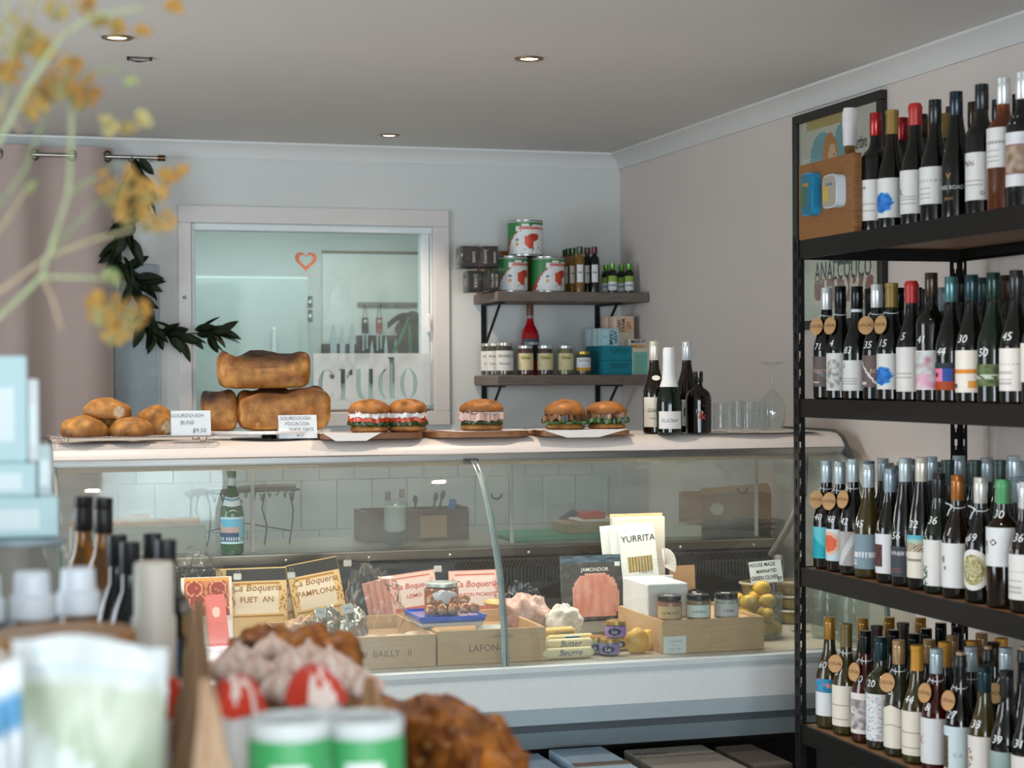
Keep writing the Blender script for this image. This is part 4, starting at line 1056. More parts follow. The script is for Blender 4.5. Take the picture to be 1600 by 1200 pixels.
# paper sheet and glassware
xa, xb = cx(1068, 686, 5.45), cx(1282, 680, 5.45)
b = MB(); b.grid(26, 8, lambda u, v: (xa+(xb-xa)*u, 5.435+.26*v+.008*sin(u*9), CT+.0005+.004*abs(noise.noise(Vector((u*7, v*2, 2))))), lambda u, v: c('#d9d5cf'), smooth=True)
# edges turned down so the sheet has a visible border
o = b.build('paper_sheet', 'paper'); tag(o, 'long wavy white paper sheet under the glassware at the right end of the counter', 'paper')
def tumbler(px, py0, Y, r, label):
    p = at(px, 684, Y=Y); H = (684-py0)/FPX*5.95
    t = thing('tumbler', label, 'drinking glass', (p.x, Y, CT+.004), 0, 'tumblers on the counter')
    b = MB(); n = 24; prof = [(r*.86, .0), (r*.92, .003), (r, H*.95), (r*1.02, H), (r*.97, H), (r*.93, H*.9), (r*.84, .012), (.002, .010)]
    b.lathe(prof, n, WHITE, cap1=False); b.build('glass_wall', 'clear_glass', t)
    q = MB()
    for k in range(12):
        a = 2*pi*k/12; q.box(-.0012, .0012, -.0010, .0010, .006, H*.72, c('#d5dcdd'), X=Matrix.Rotation(a, 4, 'Z') @ Matrix.Translation((0, -r*.97, 0)))
    q.lathe([(r*1.0, H-.001), (r*1.025, H+.0006), (r*1.0, H+.001)], n, c('#c8ced0'), cap0=False, cap1=False)
    q.build('cut_flutes', 'clear_glass', t)
    return t
tumbler(1126, 640, 5.50, .0265, 'leftmost tumbler beside the round black bottle'); tumbler(1152, 637, 5.60, .0265, 'tumbler in the back row between the leftmost and front right tumblers')
tumbler(1168, 638, 5.50, .0265, 'front right tumbler next to the upturned wine glass'); tumbler(1190, 640, 5.615, .0265, 'back tumbler partly behind the upturned wine glass')
p = at(1207, 684, Y=5.55); ptop = at(1205, 568, Y=5.55); H = ptop.z-CT
t = thing('wine_glass', 'large clear wine glass standing upside down on the counter', 'drinking glass', (p.x, 5.55, CT+.004))
prof = [(.033, 0), (.040, .03), (.0425, .060), (.040, .085), (.030, .108), (.016, .124), (.005, .134)]
MB().lathe(prof+[(r_-.0012, z_) for r_, z_ in prof[::-1]], 32, WHITE, cap0=False, cap1=False).build('bowl', 'clear_glass', t)
MB().lathe([(.006, .130), (.0042, .145), (.0038, .20), (.005, H-.018), (.010, H-.010)], 12, WHITE).build('stem', 'clear_glass', t)
MB().lathe([(.010, H-.011), (.022, H-.006), (.036, H-.001), (.036, H), (.01, H-.004), (.001, H-.004)], 32, WHITE, cap0=False, cap1=False).build('foot', 'clear_glass', t)
q = MB(); q.lathe([(.0360, H-.0015), (.0368, H-.0005), (.0360, H+.0005)], 32, c('#b8b3ac'), cap0=False, cap1=False); q.build('foot_rim', 'clear_glass', t)
# ------------------------------------------------------------------ wall shelves
SX0, SX1, SD = 2.125, 2.795, 7.335
def wall_shelf(z, label, br):
    t = thing('wall_shelf', label, 'shelf', (SX0, BY, z))
    MB().box(0, SX1-SX0, SD-BY, -.001, -.042, 0, c('#6d625a'), .004).build('shelf_board', 'wood', t)
    for x in br:
        q = MB(); q.box(x-.012, x+.012, -.007, -.001, -.295, -.043, c('#15181a'), .002); q.box(x-.012, x+.012, -.30, -.001, -.049, -.043, c('#15181a'), .002)
        q.tube([(x, -.006, -.235), (x, -.255, -.048)], .006, 8, c('#15181a')); q.build('bracket', 'dark_metal', t)
    return t
Z1, Z2 = 1.785, 1.436
wall_shelf(Z1, 'upper rustic grey-brown wall shelf carrying tomato cans and oil bottles', (.045, .565))
wall_shelf(Z2, 'lower rustic grey-brown wall shelf carrying jars and teal boxes', (.045, .565))
def canlabel(r, h, big=True):
    def f(p):
        a = math.atan2(p.x, -p.y)/1.25; v = p.z/h
        if abs(a) > 1 or v < .03: return c('#2f7a3e')
        return None
    def col(u, v):
        # u across -1..1 of the visible face
        x = u+.22; y = v
        if y > .98 or y < .02: return c('#c9ccca')
        bx = x-.25
        inside = (y < .72 and (x > .0-.75*(1-((y)/.72)**2)**.5+.0 if y < .72 else False)) or x > .55 and y < .9
        edge = (y < .72 and abs(x-(-.75*(1-((y)/.72)**2)**.5)) < .04)
        if edge: return c('#b5453d')
        if .70 < y < .86 and x > -.35: return c('#e4e2df') if not (.74 < y < .82 and x > -.2) else c('#d98f8f')
        if .86 <= y < .93 and abs(x-.2) < .22: return c('#dfe3e0')
        if not inside: return c('#2f7d3f')
        d1 = math.hypot((x-.36+.5*(y-.4))*1.9, (y-.36)*2.5); d2 = math.hypot((x-.62-.6*(y-.55))*1.6, (y-.50)*4.2)
        if d1 < .5: return mixc(c('#d8502a'), c('#a82a1c'), (x-.2)*1.4)
        if d2 < .55: return c('#b23422')
        if math.hypot((x+.28)*1.2, (y-.30)*2.2) < .13: return c('#d9934a')
        if math.hypot((x+.28)*1.2, (y-.44)*2.2) < .09: return c('#5f6f76')
        if y < .22 and x > .1 and noise.noise(Vector((x*9, y*22, 3))) > .25: return c('#4b5a55')
        return c('#e1e4e4')
    return col
def can(px, Y, z, label, rz, r=.0752, h=.152):
    p = at(px, 450, Y=Y)
    t = thing('tomato_can', label, 'can', (p.x, Y, z), rz, 'large tomato cans on the upper shelf')
    MB().lathe([(r-.003, 0), (r, .001), (r, .005), (r-.0015, .007), (r-.0015, h-.007), (r, h-.005), (r, h-.001), (r-.003, h), (r-.005, h-.004), (.001, h-.004)], 40, c('#b9bdb9'), cap1=False).build('can_body', 'metal', t)
    cf = canlabel(r, h); b = MB()
    b.grid(72, 40, lambda u, v: ((r-.0005)*sin((u-.5)*2*pi), -(r-.0005)*cos((u-.5)*2*pi), .0075+(h-.015)*v), lambda u, v: cf(sin((u-.5)*2*pi)*1.0, v) if abs(u-.5) < .26 else c('#2f7d3f'))
    b.text('POMODORI', .016, lambda x, y: (r*sin((x+.018)/r), -r*cos((x+.018)/r), h*.775+y), c('#c8474a'), bold=.01)
    b.build('printed_label', 'satin', t)
    return t
can(797, 7.475, Z1, 'left tomato can in the bottom row of the upper wall shelf', R(14)); can(855, 7.475, Z1, 'right tomato can in the bottom row of the upper wall shelf', R(14))
can(821, 7.47, Z1+.1525, 'tomato can standing on top of the two others on the upper wall shelf', R(-14))
def simple_bottle(name, label, cat, px, Y, z, prof, glass, cap, capmat, group, rz=0, lab=None, mat='bottle_glass', texts=()):
    p = at(px, 450, Y=Y); t = thing(name, label, cat, (p.x, Y, z), rz, group)
    cached(('sb', tuple(prof), glass), 'glass_body', lambda: MB().lathe(prof, 24, c(glass), cap1=False).build('glass_body', mat), t)
    cached(('sc', tuple(cap), capmat), 'cap', lambda: MB().lathe(list(cap), 20, c(capmat), cap1=False).build('cap', 'cap_metal', t), t)
    if lab:
        kind, r, z0, h, arc, fn = lab
        def mk():
            b = MB(); b.grid(16, 20, lambda u, v: ((r+.0006)*sin((u-.5)*arc), -(r+.0006)*cos((u-.5)*arc), z0+h*v), fn)
            for s_, s2, cx_, cy_, cc_ in texts: b.text(s_, s2, lambda x, y, cx_=cx_, cy_=cy_: ((r+.001)*sin((x+cx_)/r), -(r+.001)*cos((x+cx_)/r), z0+h/2+cy_+y), cc_)
            return b.build('paper_label', 'paper')
        cached(('sl', kind, r, z0, h), 'paper_label', mk, t)
    return t
BPR = ((.018, 0), (.0215, .003), (.0215, .135), (.019, .150), (.010, .162), (.0095, .172), (.0115, .174), (.0115, .178), (.0095, .18))
CPR = ((.0125, .168), (.0128, .169), (.0128, .196), (.0115, .197), (.0001, .197))
def ovallab(u, v):
    if u < .06 or u > .94: return c('#c9cfcf')
    return c('#dfe3e3') if not (abs(v-.55) < .05 and .25 < u < .75) else c('#9aa5a3')
for i, (px, Y) in enumerate(((884, 7.64), (888, 7.59), (895, 7.53), (906, 7.45))):
    simple_bottle('oil_bottle', f'amber oil bottle with dark green cap, {ORD[i]} from the wall in the receding row', 'bottle', px, Y, Z1, BPR, '#7b5a22', CPR, '#2c4a20', 'amber oil bottles on the upper shelf', R(-14), ('oval', .0215, .045, .075, 1.3, ovallab), texts=(('OLIO', .010, 0, .005, c('#6a746e')),))
for i, (px, Y) in enumerate(((918, 7.50), (929, 7.44))):
    simple_bottle('vinegar_bottle', ('dark vinegar bottle with burgundy cap standing behind its twin', 'dark vinegar bottle with burgundy cap nearest the shelf edge')[i], 'bottle', px, Y, Z1, BPR, '#11100f', CPR, '#4a1620', 'vinegar bottles on the upper shelf', R(-14), ('oval', .0215, .045, .075, 1.3, ovallab), texts=(('OLIO', .010, 0, .005, c('#6a746e')),))
SPR = ((.017, 0), (.020, .003), (.020, .080), (.018, .092), (.009, .104), (.0085, .112)); SCP = ((.0105, .100), (.011, .101), (.011, .128), (.010, .1285), (.0001, .1285))
def grlab(u, v): return c('#8eb04a') if v > .62 else (c('#dfe6ea') if not (abs(v-.35) < .05 and .15 < u < .85) else c('#7b8b97'))
for i, (px, Y, nm) in enumerate(((947, 7.58, 'leftmost rear'), (957, 7.45, 'front left'), (971, 7.56, 'rear right'), (983, 7.45, 'front right'))):
    simple_bottle('small_oil_bottle', f'small dark bottle with bright green cap, {nm} of the four', 'bottle', px, Y, Z1, SPR, '#12150c', SCP, '#5fa02a', 'small green-capped bottles on the upper shelf', R(-14), ('gr', .020, .012, .062, 2.3, grlab))
# chocolate packets and a cardboard box at the left end
p = at(718, 450, Y=7.6)
carton('cardboard_box', 'flat brown cardboard box behind the chocolate packets on the upper wall shelf', 2.135, 2.36, 7.60, 7.685, Z1, Z1+.185, c('#94653a'))
def packet(x, y, z, w_, h_, d_, label, lines, tilt=0, rz=0):
    t = thing('chocolate_packet', label, 'packet', (x, y, z), rz, 'black packets in clear wrap on the upper shelf', rot=(0, tilt, rz))
    MB().box(-w_/2, w_/2, -d_/2, d_/2, 0, h_, c('#1d1916'), .004).build('card_sleeve', 'satin', t)
    q = MB()
    def pos(u, v):
        a = 2*pi*u; n = .006*noise.noise(Vector((cos(a)*5+x*9, sin(a)*5, v*7)))
        e = .3; sx = abs(cos(a))**e*(1 if cos(a) > 0 else -1); sy = abs(sin(a))**e*(1 if sin(a) > 0 else -1)
        s_ = 1-.5*max(0, v-.9)*8*.6-.4*max(0, .08-v)*6
        return (sx*(w_/2+.010+n), sy*(d_/2+.008+n)*max(.15, s_), -.0+(h_+.010)*v)
    q.grid(40, 16, pos, lambda u, v: WHITE, smooth=True); q.build('clear_wrap', 'plastic_wrap', t)
    q = MB()
    for s_, s2, cx_, cz_, ang in lines: q.text(s_, s2, lambda px_, py_, cx_=cx_, cz_=cz_: (cx_+py_, -d_/2-.001, cz_-px_), c('#cfc9bd'), bold=.01)
    q.build('printed_lettering', 'paper', t)
packet(2.060, 7.48, Z1+.0, .060, .088, .10, 'lower left black packet overhanging the end of the upper shelf', [('DARK', .022, .0, .045, 0)])
packet(2.122, 7.42, Z1+.0, .048, .088, .10, 'lower right black packet beside the left tomato can', [('BATTEN', .015, -.006, .045, 0), ('KLOEIN', .015, .012, .045, 0)])
packet(2.035, 7.47, Z1+.0995, .075, .092, .10, 'upper left black packet lying on the lower packets', [('DARK', .018, .015, .045, 0)])
packet(2.112, 7.43, Z1+.0995, .07, .090, .09, 'upper right black packet with cream stripe', [('DARKS', .018, -.022, .045, 0)])
for o in list(bpy.data.objects):
    if o.get('label', '').startswith('upper right black packet'):
        MB().box(.015, .022, -.047, -.0455, .02, .065, c('#b7a98f')).build('cream_stripe', 'paper', o)
# lower shelf: jars
def jar(px, Y, z, r, h, label, content, lid, lablines, group, rz=R(-14), base=450, lz=(.18, .74), labc=None, arc=3.0, name='jar', locx=None, lidh=.012, mat='food'):
    x = locx if locx is not None else at(px, base, Y=Y).x
    t = thing(name, label, 'jar', (x, Y, z), rz, group)
    lc, cc_ = c(lid), c(content)
    MB().lathe([(r*.85, 0), (r, .004), (r, h*.78), (r*.88, h-lidh-.002), (r*.88, h-.003), (.001, h-.003)], 30, WHITE, cap1=False).build('glass_body', 'jar_glass', t)
    b = MB(); b.lathe([(r*.82, .004), (r*.965, .007), (r*.965, h*.76), (r*.84, h-lidh-.003), (.001, h-lidh-.003)], 30, lambda p: mixc(cc_, mixc(cc_, BLACK, .45), noise.noise(p*90)*.9+.3), cap1=False); b.build('contents', mat, t)
    MB().lathe([(r*.90, h-lidh), (r*.93, h-lidh+.001), (r*.93, h-.001), (r*.90, h), (.001, h)], 30, lc, cap1=False).build('lid', 'cap_metal', t)
    z0, z1 = lz[0]*h, lz[1]*h; L = labc or (lambda u, v: c('#dcd6c4')); q = MB()
    q.grid(20, 12, lambda u, v: ((r+.0006)*sin((u-.5)*arc), -(r+.0006)*cos((u-.5)*arc), z0+(z1-z0)*v), L)
    for s_, s2, cx_, cy_, tc2 in lablines: q.text(s_, s2, lambda x_, y_, cx_=cx_, cy_=cy_: ((r+.001)*sin((x_+cx_)/r), -(r+.001)*cos((x_+cx_)/r), z0+(z1-z0)*cy_+y_), tc2, bold=.008)
    q.build('paper_label', 'paper', t)
    return t
ol = c('#44513c')
for i, (px, Y) in enumerate(((764, 7.60), (773, 7.53), (788, 7.43))):
    jar(px, Y, Z2, .036, .137, f'tall green-filled jar with white label, {ORD[i]} from the wall in the left row', '#3a2f12', '#b9b7b0', [('FRIARIELLI', .016, .006, .72, ol), ('Fiorente', .014, .0, .35, ol)], 'green-filled jars in the left row of the lower shelf', labc=lambda u, v: c('#dcdcd6'), lz=(.15, .76), arc=3.2)
for px, nm, ct in ((820, 'left red pepper jar with cream label beside the tall jars', '#5a1f0c'), (851, 'middle dark red antipasto jar directly below the aperitif bottle', '#54200f'), (883, 'pale artichoke jar with white lid right of the red jars', '#8d8648')):
    jar(px, 7.43, Z2, .0335, .125, nm, ct, '#c9cdd0', [('Cirsa', .018, .0, .72, c('#2c3a20')), ('=', .03, -.022, .28, c('#4a5a60'))], 'cream-labelled antipasto jars on the lower shelf', labc=lambda u, v: c('#d8cda2') if not (abs(v-.75) < .1 and .3 < u < .8) else c('#c2bf6a'))
jar(911, 7.42, Z2, .031, .100, 'short jar with yellow lid and white label at the end of the jar row', '#3a2f14', '#b79a2f', [('ECCOCI', .013, .004, .75, c('#1d2a5a')), ('capperi', .008, .0, .4, c('#5a5a6a'))], 'short jar', labc=lambda u, v: c('#e2e6ea') if v > .22 else c('#c99a3a'))
# red aperitif bottle behind
p = at(829, 475, Y=7.55)
t = thing('aperitif_bottle', 'bright red aperitif bottle standing behind the jars on the lower wall shelf', 'bottle', (p.x, 7.56, Z2))
Hh = p.z-Z2
MB().lathe([(.034, 0), (.039, .004), (.039, .170), (.034, .190), (.020, .215), (.0145, .235), (.0135, Hh-.02)], 30, c('#a3121c'), cap1=False).build('glass_body', 'bottle_glass', t)
MB().lathe([(.0150, Hh-.05), (.0153, Hh-.002), (.0145, Hh), (.001, Hh)], 20, c('#6a4632'), cap1=False).build('screw_cap', 'satin', t)
MB().lathe([(.0142, Hh-.075), (.0145, Hh-.05)], 20, c('#9a8f8c'), cap0=False, cap1=False).build('neck_band', 'satin', t)
q = MB(); q.grid(16, 8, lambda u, v: (.0396*sin((u-.5)*2.4), -.0396*cos((u-.5)*2.4), .06+.095*v), lambda u, v: c('#3d5564') if v > .75 else c('#14202c'))
q.text('CAMPARI', .019, lambda x, y: (.040*sin(x/.040), -.040*cos(x/.040), .135+y), c('#e8e8e8'), bold=.015); q.build('paper_label', 'paper', t)
# teal boxes and recipe-card boxes
tb = c('#0f7f90')
def shbox(name, label, px0, px1, Y0, Y1, z0, z1, col, texts=(), rz=0, group=None, cat='box'):
    xa, xb = at(px0, 580, Y=Y0).x, at(px1, 580, Y=Y0).x
    return carton(name, label, xa, xb, Y0, Y1, z0, z1, col, texts, cat, rz, mat='paper', group=group, ch=.0015)
lines = lambda hy, h: [(s_, .0085, (lambda k: (lambda x, y: (x+.006, -hy-.001, h*(.78-.13*k)+y)))(k), c('#0b3f4c')) for k, s_ in enumerate(('artisan biscuits made with', 'extra virgin olive oil and', 'sea salt - small batch'))]
shbox('teal_box', 'lower of the two stacked teal boxes', 942, 988, 7.38, 7.60, Z2, Z2+.061, tb, lines(.11, .061), R(0), 'stacked teal boxes on the lower shelf')
shbox('teal_box', 'upper of the two stacked teal boxes', 942, 988, 7.38, 7.60, Z2+.0615, Z2+.1225, tb, lines(.11, .061), R(0), 'stacked teal boxes on the lower shelf')
mint = c('#6fb5a5')
t, hx, hy, h = shbox('mint_box', 'pale mint box with tiny orange lines right of the teal boxes', 989, 1018, 7.37, 7.58, Z2, Z2+.115, c('#c9c3b2'))
q = MB(); q.box(-hx+.002, hx-.004, -hy-.001, -hy, .004, h-.018, mint)
for k in range(7): q.text('sal oliva', .008, lambda x, y, k=k: (x-.014, -hy-.0015, h-.032-k*.0115+y), c('#c0764a'))
q.build('printed_panel', 'paper', t)
for i in range(5):
    x0 = at(924+i*4.2, 560, Y=7.47-.03*i+.05).x
    t = thing('cracker_box', f'pale blue cracker box, {ORD[i]} from the left in the leaning row on the teal boxes', 'box', (x0+.03, 7.545-.034*i, Z2+.123), 0, 'pale blue cracker boxes')
    col = (c('#9fc3c9'), c('#c5d3d0'))[i % 2]
    MB().box(-.048, .046, -.013, .013, 0, .075, col, .001).build('box_body', 'paper', t)
    if i == 4:
        q = MB(); q.box(-.03, .040, -.0145, -.0135, .006, .068, c('#a9cfdb'))
        q.text('MARY', .024, lambda x, y: (.008+y, -.015, .037+x), c('#17384a'), bold=.02); q.text('PEPA', .024, lambda x, y: (.027+y, -.015, .037+x), c('#17384a'), bold=.02); q.text('olive', .014, lambda x, y: (-.018+x*.7, -.015, .04+y), c('#4b8b96'))
        q.build('printed_panel', 'paper', t)
for i in range(4):
    x0 = at(962+i*5.0, 540, Y=7.60).x
    t = thing('cracker_box', f'peach cracker box, {ORD[i]} from the left in the upright row behind the blue ones', 'box', (2.702+.007*i, 7.535-.0255*i, Z2+.123), 0, 'peach cracker boxes')
    MB().box(-.048, .046, -.0125, .0125, 0, .128, (c('#c9a48c'), c('#d9cbb8'))[i % 2], .001).build('box_body', 'paper', t)
    if i == 3:
        q = MB(); q.box(-.036, .042, -.0140, -.0128, .056, .122, c('#dcb79a')); q.text('MARY', .022, lambda x, y: (-.002-y, -.0145, .088-x), c('#1d2c3a'), bold=.02); q.text('PEPA', .022, lambda x, y: (-.020-y, -.0145, .088-x), c('#1d2c3a'), bold=.02); q.text('&', .045, lambda x, y: (.022+x, -.0145, .088+y), c('#b5734b'), bold=.01)
        q.build('printed_panel', 'paper', t)
t, hx, hy, h = shbox('cracker_box', 'lying cream cracker box with bold dark lettering on the mint box', 984, 1022, 7.395, 7.438, Z2+.1155, Z2+.152, c('#dcd8cd'))
q = MB(); q.box(-hx, hx, -hy-.0012, -hy, 0, .014, c('#c98d57')); q.text('MARYPEPA', .022, lambda x, y: (x*.95, -hy-.0016, .025+y), c('#15222c'), bold=.02); q.text('CRACKERS', .009, lambda x, y: (x, -hy-.0016, .007+y), c('#e9dcc5')); q.build('printed_panel', 'paper', t)

# ------------------------------------------------------------------ hatch window details
t = thing('window_film', 'frosted film with large cut-out serif lettering on the hatch glass', 'sign', (0, 0, 0))
FX0, FZ0 = at(489, 650, Y=7.715).x, WZ0+.012; FX1, FZ1 = at(672, 555, Y=7.695).x, at(580, 552, Y=7.695).z
cu = bpy.data.curves.new('film', 'CURVE'); cu.dimensions = '2D'; cu.fill_mode = 'BOTH'; cu.extrude = .0006
def poly(pts):
    s_ = cu.splines.new('POLY'); s_.points.add(len(pts)-1); s_.use_cyclic_u = True
    for i, (x, y) in enumerate(pts): s_.points[i].co = (x, y, 0, 1)
FW, FH = FX1-FX0, FZ1-FZ0
poly([(0, 0), (FW, 0), (FW, FH), (0, FH)])
k = FW/183.0   # picture widths measured across the film
def E(cx_, cy_, rx_, ry_, a0=0, a1=360, n=28): return [(cx_+rx_*cos(R(a0+(a1-a0)*i/n)), cy_+ry_*sin(R(a0+(a1-a0)*i/n))) for i in range(n+1)]
base = FH-(622-552)*k; xh = 46*k      # baseline and x-height
def cres(cx_, w0, w1, side):          # thick/thin half bowl
    a = (90, 270) if side < 0 else (-90, 90)
    o_ = E(cx_, base+xh/2, w0, xh/2, *a); i_ = E(cx_, base+xh/2, w1, xh/2-1.2*k, *a)
    poly(o_+i_[::-1])
cres(21*k, 14*k, 7.5*k, -1); poly(E(21*k, base+xh/2, 11*k, xh/2, 88, 40, 8)+E(21*k, base+xh/2, 10*k, xh/2-2*k, 40, 88, 8)); poly(E(28*k, base+xh*.76, 4.2*k, 4.2*k, 0, 345, 16)); poly(E(21*k, base+xh/2, 12*k, xh/2, -88, -35, 8)+E(21*k, base+xh/2, 11*k, xh/2-2*k, -35, -88, 8))
poly([(42*k, base), (49*k, base), (49*k, base+xh), (38*k, base+xh), (38*k, base+xh-2*k), (42*k, base+xh-2*k)]); poly([(38*k, base-1.5*k), (53*k, base-1.5*k), (53*k, base-.3*k), (38*k, base-.3*k)])
poly([(50*k, base+xh*.72), (54*k, base+xh*.93), (60*k, base+xh), (60*k, base+xh*.8), (56*k, base+xh*.78), (52*k, base+xh*.66)])
poly([(66*k, base+xh), (73*k, base+xh), (73*k, base+xh*.3), (77*k, base+3*k), (82*k, base+1.5*k), (75*k, base-1*k), (69*k, base+xh*.08), (66*k, base+xh*.3)])
poly([(85*k, base), (94*k, base), (94*k, base+1.4*k), (92*k, base+1.5*k), (92*k, base+xh), (85*k, base+xh)])
cres(114*k, 14*k, 7*k, -1); poly([(118*k, base), (131*k, base), (131*k, base+1.5*k), (126*k, base+1.5*k), (126*k, base+64*k), (114*k, base+64*k), (114*k, base+62*k), (118*k, base+62*k)])
cres(147.5*k, 12.5*k, 6*k, -1); cres(148.5*k, 14*k, 7.5*k, 1)
o = bpy.data.objects.new('f', cu); me = bpy.data.meshes.new_from_object(o); bpy.data.objects.remove(o); me.materials.clear(); me.materials.append(MATS['frosted_film'])
fo = link('film_sheet', me, t); fo.location = (FX0, 7.694, FZ0); fo.rotation_euler = (R(90), 0, 0)
q = MB(); q.text('salumi & provisions', 15.5*k, lambda x, y: (FX0+138*k+x*.95, 7.692, FZ1-83*k+y), c('#6f9ba0')); q.build('small_lettering', 'paper', t)
# heart decal
p = at(478, 407, Y=7.722)
q = MB()
def heart(s_): return [(s_*16*sin(a)**3/16, s_*(13*cos(a)-5*cos(2*a)-2*cos(3*a)-cos(4*a))/16) for a in [2*pi*i/48 for i in range(48)]]
ho, hi = heart(.047), heart(.029)
vs = [(x, 0, y) for x, y in ho]+[(x, 0, y+.002) for x, y in hi]; n = 48
q.add(vs, [[i, (i+1) % n, n+(i+1) % n, n+i] for i in range(n)], [mixc(c('#d98a63'), c('#c96f48'), .5+noise.noise(Vector((i*.6, 0, 0)))*1.4) for i in range(n)])
q.text('con amore', .016, lambda x, y: (x+.0, 0, y-.062), c('#c9a58c'), shear=.3)
o = q.build('heart_decal', 'satin'); o.location = (p.x, 7.722, p.z); tag(o, 'orange outlined heart decal on the glass of the hatch window', 'decal')

# kitchen things seen through the hatch
KY = 9.595
def kat(px, py, Y=KY): return at(px, py, Y=Y)
a, b2 = kat(300, 430, 8.95), kat(482, 700, 8.95)
t = thing('fridge', 'tall grey-white fridge in the kitchen behind the left half of the hatch', 'fridge', (a.x-.05, 8.95, 0))
W_ = b2.x-a.x+.05; H_ = a.z
MB().box(0, W_, 0, .6, .02, H_, c('#a9b5b2')).build('cabinet_body', 'satin', t)
dr_ = MB().box(.004, W_-.004, -.04, -.004, .05, H_-.01, c('#a6b4b1'), .003).build('door', 'satin', t)
MB().box(W_*.70, W_*.73, -.065, -.04, .9, H_-.25, c('#c9d6d4'), .008).build('door_handle', 'gloss', dr_)
for zz in (kat(482, 472, 8.95).z, kat(482, 494, 8.95).z):
    q = MB(); q.box(W_-.002, W_+.016, -.05, -.01, zz-.03, zz+.03, c('#53666a'), .004); q.lathe([(.012, 0), (.012, .01), (.004, .012)], 12, c('#aebfc0'), X=TR(W_+.006, -.05, zz, rx=pi/2)); q.build('hinge', 'metal', t)
a, b2 = kat(503, 393), kat(662, 700)
t = thing('splash_panel', 'large white wipeable panel with browned top edge on the kitchen wall', 'panel', (a.x, KY, .9))
MB().box(0, b2.x-a.x+.1, -.012, -.001, 0, a.z-.9, c('#dfe5e1')).build('sheet', 'satin', t)
q = MB(); q.box(-.004, b2.x-a.x+.1, -.016, -.012, a.z-.9-.010, a.z-.9+.004, lambda v: c('#77684f'), .001); q.build('top_trim', 'satin', t)
a, b2 = kat(502, 532, KY-.02), kat(664, 552, KY-.02); az = kat(560, 523, KY-.02).z
t = thing('knife_rack', 'dark magnetic knife rack in the kitchen behind the lettered film', 'rack', (a.x, KY-.014, b2.z-.04))
MB().box(.0, b2.x-a.x, -.018, -.0, 0, .05+.04, c('#15191b'), .003).build('bar', 'satin', t)
MB().box(.37*(b2.x-a.x)-.02, b2.x-a.x, -.012, -.0, .092, .135, c('#39322a'), .003).build('upper_bar', 'satin', t)
KN = [(521, 505, 11), (535, 510, 9), (550, 501, 8), (581, 530, 6), (603, 523, 6), (618, 528, 5)]
for i, (px, py, wpx) in enumerate(KN):
    p = kat(px, py, KY-.04); w_ = wpx*8.9/2886*.5; zb = b2.z-.05
    t = thing('kitchen_knife', f'steel kitchen knife, {ORD[i]} from the left on the magnetic rack', 'knife', (p.x, KY-.040, zb), 0, 'knives on the magnetic rack')
    L = p.z-zb
    q = MB(); q.add([(-w_, 0, 0), (w_, 0, 0), (w_, 0, L*.5), (w_*.6, 0, L*.8), (0, 0, L), (-w_, 0, L*.6), (-w_, .002, 0), (w_, .002, 0), (w_, .002, L*.5), (w_*.6, .002, L*.8), (0, .002, L), (-w_, .002, L*.6)], [(0, 1, 2, 3, 4, 5), (11, 10, 9, 8, 7, 6), (0, 6, 7, 1), (1, 7, 8, 2), (2, 8, 9, 3), (3, 9, 10, 4), (4, 10, 11, 5), (5, 11, 6, 0)], c('#b9c8cc')); q.build('blade', 'satin', t)
    MB().box(-.012, .012, -.006, .012, -.11, 0, c('#15181a'), .004).build('handle', 'satin', t)
a, b2 = kat(557, 476), kat(650, 476)
t = thing('hook_rail', 'small wooden hook rail holding tools on the kitchen wall', 'rail', (a.x, KY-.013, a.z))
MB().box(0, b2.x-a.x, -.018, 0, -.012, .012, c('#7b8178'), .003).build('rail_board', 'wood', t)
hk = []
for i in range(4):
    x = (b2.x-a.x)*(.1+.27*i); hk.append(a.x+x)
    q = MB(); q.tube([(x, -.018, .004), (x, -.035, 0), (x, -.038, -.012), (x, -.045, -.004)], .003, 6, c('#4a5252')); q.build('hook', 'metal', t)
def tool(px, py0, py1, label, name, colr, build):
    p, p2 = kat(px, py0, KY-.045), kat(px, py1, KY-.045)
    t = thing(name, label, 'tool', (p.x, KY-.050, p2.z)); build(t, p.z-p2.z, c(colr)); return t
def bt(t, L, col):
    MB().tube([(-.012, 0, L*.72), (-.004, -.002, L), (.004, 0, L), (.012, 0, L*.72)], .0018, 5, c('#3f4a4a')).build('hanging_loop', 'metal', t)
    q = MB(); q.box(-.017, .017, -.006, .006, L*.38, L*.74, col, .005); q.build('handle', 'satin', t)
    q = MB(); q.lathe([(.010, -.007), (.010, .007)], 14, c('#b9c7c4'), X=TR(0, 0, L*.66, rx=pi/2)); q.build('grip_ring', 'satin', t)
    q = MB(); q.box(-.015, -.004, -.002, .002, 0, L*.4, c('#a9b7b7'), .001); q.box(.004, .015, -.002, .002, .01, L*.4, c('#a9b7b7'), .001); q.build('blade', 'satin', t)
tool(570, 478, 548, 'black-handled peeler hanging from the kitchen hook rail', 'peeler', '#15191a', bt)
tool(592, 478, 548, 'rust-red-handled tool hanging from the kitchen hook rail', 'bottle_opener', '#9a4236', bt)
